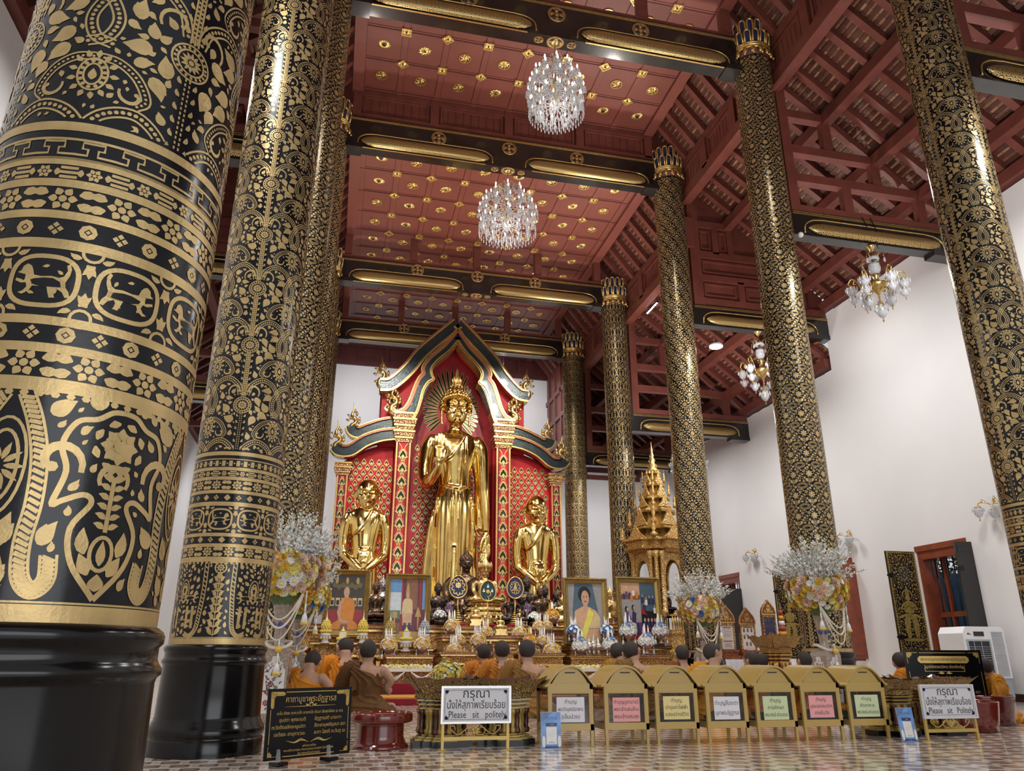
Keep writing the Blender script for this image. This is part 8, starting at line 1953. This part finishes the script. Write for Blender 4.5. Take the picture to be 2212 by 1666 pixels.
# ================================================================ chandeliers, sconces and lamps
CRY = mat('cut_crystal', (.62, .63, .65), .07, 0, .3, vary=.25, vs=60, alpha=.62); BULB = mat('candle_bulb', (1, .95, .86), .4, emit=8, vary=.01); CRM = mat('warm_brass', (.50, .36, .14), .3, .8, vary=.15)
def drop(m, c, L_, r, mi=0): x, y, z = c; m.lathe([(.001, 0), (r*.5, -L_*.2), (r, -L_*.62), (r*.7, -L_*.85), (.001, -L_)], 5, c, mi, False, cap=False)
def crystal_chandelier(label, y, ztop, zbot, R, seed):
    r = random.Random(seed); H = ztop-zbot; zc = zbot+H*.36; t = thing('crystal_chandelier', label, 'chandelier', (NX, y, 0))
    MB().cyl((0, 0, ztop), (0, 0, zc+H*.30), .014, n=8).lathe([(.11, ztop-.005), (.10, ztop-.03), (.03, ztop-.06)], 18).lathe([(.02, zc-.25), (.05, zc), (.03, zc+.1), (.06, zc+.22), (.04, zc+.35), (.02, zc+.5)], 14).build('stem', CRM, t)
    m = MB()
    for i in range(14):
        a = i*2*pi/14; L_ = R*.5; P = bez([(.04*cos(a), .04*sin(a), zc+H*.26), (L_*.4*cos(a), L_*.4*sin(a), zc+H*(.44 if i % 2 else .37)), (L_*.8*cos(a), L_*.8*sin(a), zc+H*(.38 if i % 2 else .30)), (L_*cos(a), L_*sin(a), zc+H*.24)], 4); m.tube(P, .008, 5)
    m.build('crystal_plume', CRY, t)
    tiers = ((.58, .30, 8), (.86, .18, 12), (1.0, .04, 14), (.60, -.02, 8), (.92, -.12, 12)); cr = MB(); hoop = MB(); arms = 0
    for fr, dz, n in tiers:
        rr = R*fr*.92; z = zc+H*dz; hoop.tube([(rr*cos(a), rr*sin(a), z) for a in np.linspace(0, 2*pi, 33)], .007, 5)
        for i in range(n):
            a = i*2*pi/n+fr; x, y_ = rr*cos(a), rr*sin(a); A = MB(); A.tube(bez([(.04*cos(a), .04*sin(a), z-.02), (x*.5, y_*.5, z-.10), (x, y_, z-.01)], 3), .007, 5); A.lathe([(.012, 0), (.05, .015), (.055, .03), (.018, .035), (.014, .10)], 10, (x, y_, z))
            ao = A.build('candle_arm', CRY, t); b = MB().lathe([(.011, .10), (.019, .13), (.012, .165), (0, .20)], 8, (x, y_, z)); b.build('bulb', BULB, ao)
            for j in range(7): q = j*2*pi/7; drop(cr, (x+.05*cos(q), y_+.05*sin(q), z+.02), r.uniform(.09, .15), .014)
    for j in range(420):
        u = r.random(); z = zc+H*(.28-.50*u); rr = R*(.30+.70*sin(pi*min(1, .2+.62*u)))*r.uniform(.72, 1.0); a = r.random()*2*pi; drop(cr, (rr*cos(a), rr*sin(a), z), r.uniform(.07, .16), r.uniform(.011, .018))
    for fr, n in ((.95, 40), (.72, 30), (.48, 20), (.2, 10)):
        for i in range(n): a = i*2*pi/n+fr; z = zbot+H*(.20-.10*(1-fr)); drop(cr, (R*fr*cos(a)*.95, R*fr*sin(a)*.95, z), .10, .013); drop(cr, (R*fr*cos(a)*.95, R*fr*sin(a)*.95, z-.10), .12*(1.3-fr*.3), .016)
    hoop.build('hoop', CRM, t); o = cr.build('crystal_drops', CRY, t); o['kind'] = 'stuff'
crystal_chandelier('crystal chandelier with lit candle bulbs, nearest one under the top beam', ROW[2], 13.02, 10.92, .62, 1)
crystal_chandelier('wider crystal chandelier with lit candle bulbs, second one down the nave', ROW[3], 13.02, 10.84, .82, 2)
def cup(m, x, y, z, s=1.):
    m.lathe([(.02*s, .07*s), (.05*s, .06*s), (.065*s, .03*s), (.03*s, .03*s)], 10, (x, y, z), 1); m.lathe([(.06*s, .03*s), (.085*s, -.02*s), (.08*s, -.08*s), (.05*s, -.13*s), (.012*s, -.16*s)], 12, (x, y, z), 0)
    for i in range(9): a = i*2*pi/9; drop(m, (x+.10*s*cos(a), y+.10*s*sin(a), z+.04*s), .09*s, .014*s)
    drop(m, (x, y, z-.16*s), .07*s, .015*s, 1)
GMET = mat('chandelier_gilt', (.62, .44, .17), .25, .9, vary=.15)
def gold_chandelier(label, x, y, ztop, zbot):
    H = ztop-zbot; t = thing('gold_chandelier', label, 'chandelier', (x, y, 0), .4); z = lambda f: zbot+H*f
    MB().lathe([(.12, ztop), (.11, ztop-.03), (.05, ztop-.07), (.03, ztop-.12)], 16).cyl((0, 0, ztop), (0, 0, z(.2)), .016, n=8).lathe([(.03, z(.62)), (.10, z(.60)), (.05, z(.56)), (.06, z(.50)), (.24, z(.46)), (.20, z(.42)), (.07, z(.38)), (.03, z(.34))], 20).build('gilt_stem', GMET, t)
    m = MB()
    for i in range(12): a = i*pi/6; m.sph((.09*cos(a), .09*sin(a), z(.82)), .045, 7, 5); m.sph((.07*cos(a), .07*sin(a), z(.72)), .05, 7, 5, rz=.07)
    m.sph((0, 0, z(.68)), .12, 12, 8, rz=.14)
    for i in range(4): a = i*pi/2; drop(m, (.24*cos(a), .24*sin(a), z(.80)), .14, .025)
    m.build('crystal_body', CRY, t); g = MB()
    for i in range(4): a = i*pi/2; g.tube(bez([(.05*cos(a), .05*sin(a), z(.80)), (.14*cos(a), .14*sin(a), z(.86)), (.22*cos(a), .22*sin(a), z(.86)), (.24*cos(a), .24*sin(a), z(.81))], 4), .010, 5)
    g.build('top_scroll', GMET, t)
    for i in range(6):
        a = i*pi/3; R = .50; A = MB(); e = np.array([cos(a), sin(a)]); A.tube(bez([(*(e*.12), z(.44)), (*(e*.26), z(.42)), (*(e*.36), z(.54)), (*(e*.46), z(.60)), (*(e*.54), z(.55)), (*(e*.50), z(.50))], 4), .016, 6)
        A.tube(bez([(*(e*.34), z(.54)), (*(e*.42), z(.57)), (*(e*.44), z(.53)), (*(e*.39), z(.525))], 4), .010, 5); ao = A.build('arm', GMET, t)
        cm = MB(); cup(cm, e[0]*R, e[1]*R, z(.46), 1.15); cup(cm, e[0]*R*.96, e[1]*R*.96, z(.34), .95); cm.build('crystal_cup', [CRY, GMET], ao)
    for i in range(3):
        a = i*2*pi/3+.5; e = np.array([cos(a), sin(a)])*.24; A = MB().tube(bez([(0, 0, z(.36)), (e[0]*.6, e[1]*.6, z(.40)), (e[0], e[1], z(.36)), (e[0], e[1], z(.32))], 4), .012, 5); ao = A.build('arm', GMET, t); cm = MB(); cup(cm, e[0], e[1], z(.26), 1.1); cm.build('crystal_cup', [CRY, GMET], ao)
    cm = MB(); cup(cm, 0, 0, z(.15), 1.35); cm.build('pendant_cup', [CRY, GMET], t)
gold_chandelier('gold and crystal chandelier hanging against the white wall, upper right', 10.55, ROW[2], 9.02, 7.3); gold_chandelier('gold and crystal chandelier partly behind the flower-cluster column', 10.55, ROW[3], 9.02, 6.95)
gold_chandelier('gold and crystal chandelier far back, beside the pavilion spire', 10.5, ROW[4], 7.45, 5.7); gold_chandelier('crystal chandelier glimpsed between the two nearest left columns', 2*NX-10.55, ROW[2], 9.02, 7.0)
def sconce(label, y, z):
    t = thing('wall_sconce', label, 'wall lamp', (WX-.005, y, z), 0); MB().lathe([(.10, 0), (.09, .02), (.03, .04)], 14).build('backplate', GMET, t).rotation_euler = (0, -pi/2, 0)
    g = MB().tube([(0, 0, 0), (-.03, 0, .16), (-.02, 0, .22)], [.05, .03, .004], 6); g.build('leaf_crest', GMET, t)
    for d in (-1, 1):
        A = MB().tube(bez([(-.03, 0, .0), (-.12, d*.10, .08), (-.20, d*.20, .10), (-.22, d*.24, .02)], 5), .012, 6).tube(bez([(-.12, d*.1, .08), (-.15, d*.14, .15), (-.20, d*.15, .14), (-.18, d*.14, .10)], 4), .008, 5); ao = A.build('arm', GMET, t); cm = MB(); cup(cm, -.22, d*.24, -.03, 1.05); cm.build('crystal_cup', [CRY, GMET], ao)
    cm = MB(); cup(cm, -.10, 0, -.10, .9); cm.build('crystal_cup', [CRY, GMET], t)
sconce('gilt crystal wall sconce above the arched plaques', 21.5, 3.75); sconce('gilt crystal wall sconce above the big right bouquet', 16.9, 3.62); sconce('gilt crystal wall sconce close to the right edge column', 12.35, 3.6)
# led bar, downlight, hanging wires, white pole rack, sensors
p = at(1407, 645, x=8.98)
t = thing('led_bar', 'row of small white leds under the clerestory beam', 'lamp', (8.98, p.y, 11.05)); MB().box((-.03, -.42, 0), (.03, .42, .05)).build('housing', BLKP, t)
for i in range(7): MB().sph((0, -.36+.12*i, -.01), .028, 8, 6).build('led', mat('white_led', (.9, .95, 1), .4, emit=14, vary=.01), t)
t = thing('downlight', 'round white ceiling light under the aisle roof', 'lamp', (9.85, 17.7, 8.93)); MB().lathe([(.19, 0), (.19, .06), (.12, .10)], 28).build('housing', CW, t); MB().lathe([(.0, -.012), (.17, -.010), (.18, .0)], 28).build('diffuser', mat('lit_diffuser', (1, .98, .95), .4, emit=9, vary=.01), t); MB().cyl((0, 0, .1), (0, 0, 2.0), .01, n=6).build('hanger', BLKP, t)
for x in (10.35, 10.55): tag(MB().tube(bez([(x, ROW[2]-.145, 9.62), (x+.03, ROW[2]-.20, 9.3), (x+.02, ROW[2]-.16, 9.0), (x+.15, ROW[2]-.05, 8.96)], 5), .010, 5).build('power_cable', BLKP), 'thin black cable draped over the aisle beam '+('left of' if x < 10.5 else 'at')+' the gold chandelier', 'cable')
tag(MB().sph((8.78, ROW[2]-.16, 8.97), .06, 12, 8).build('smoke_detector', CW), 'small white sensor at the inner end of the aisle beam', 'sensor')
t = thing('pole_rack', 'white metal pole rack glimpsed behind the right slope of the arch', 'rack', (at(1075, 800, y=27.5).x, 27.5, 0)); m = MB()
for x in (-.14, .10, .22): m.cyl((x, 0, 0), (x, 0, at(1075, 765, y=27.5).z+x*.5), .03, n=8)
for z in (10.6, 11.0): m.cyl((-.3, 0, z), (.35, 0, z), .028, n=8)
m.build('poles', CW, t); MB().cbox((0, 0, .03), (.9, .6, .06)).build('foot', CW, t)
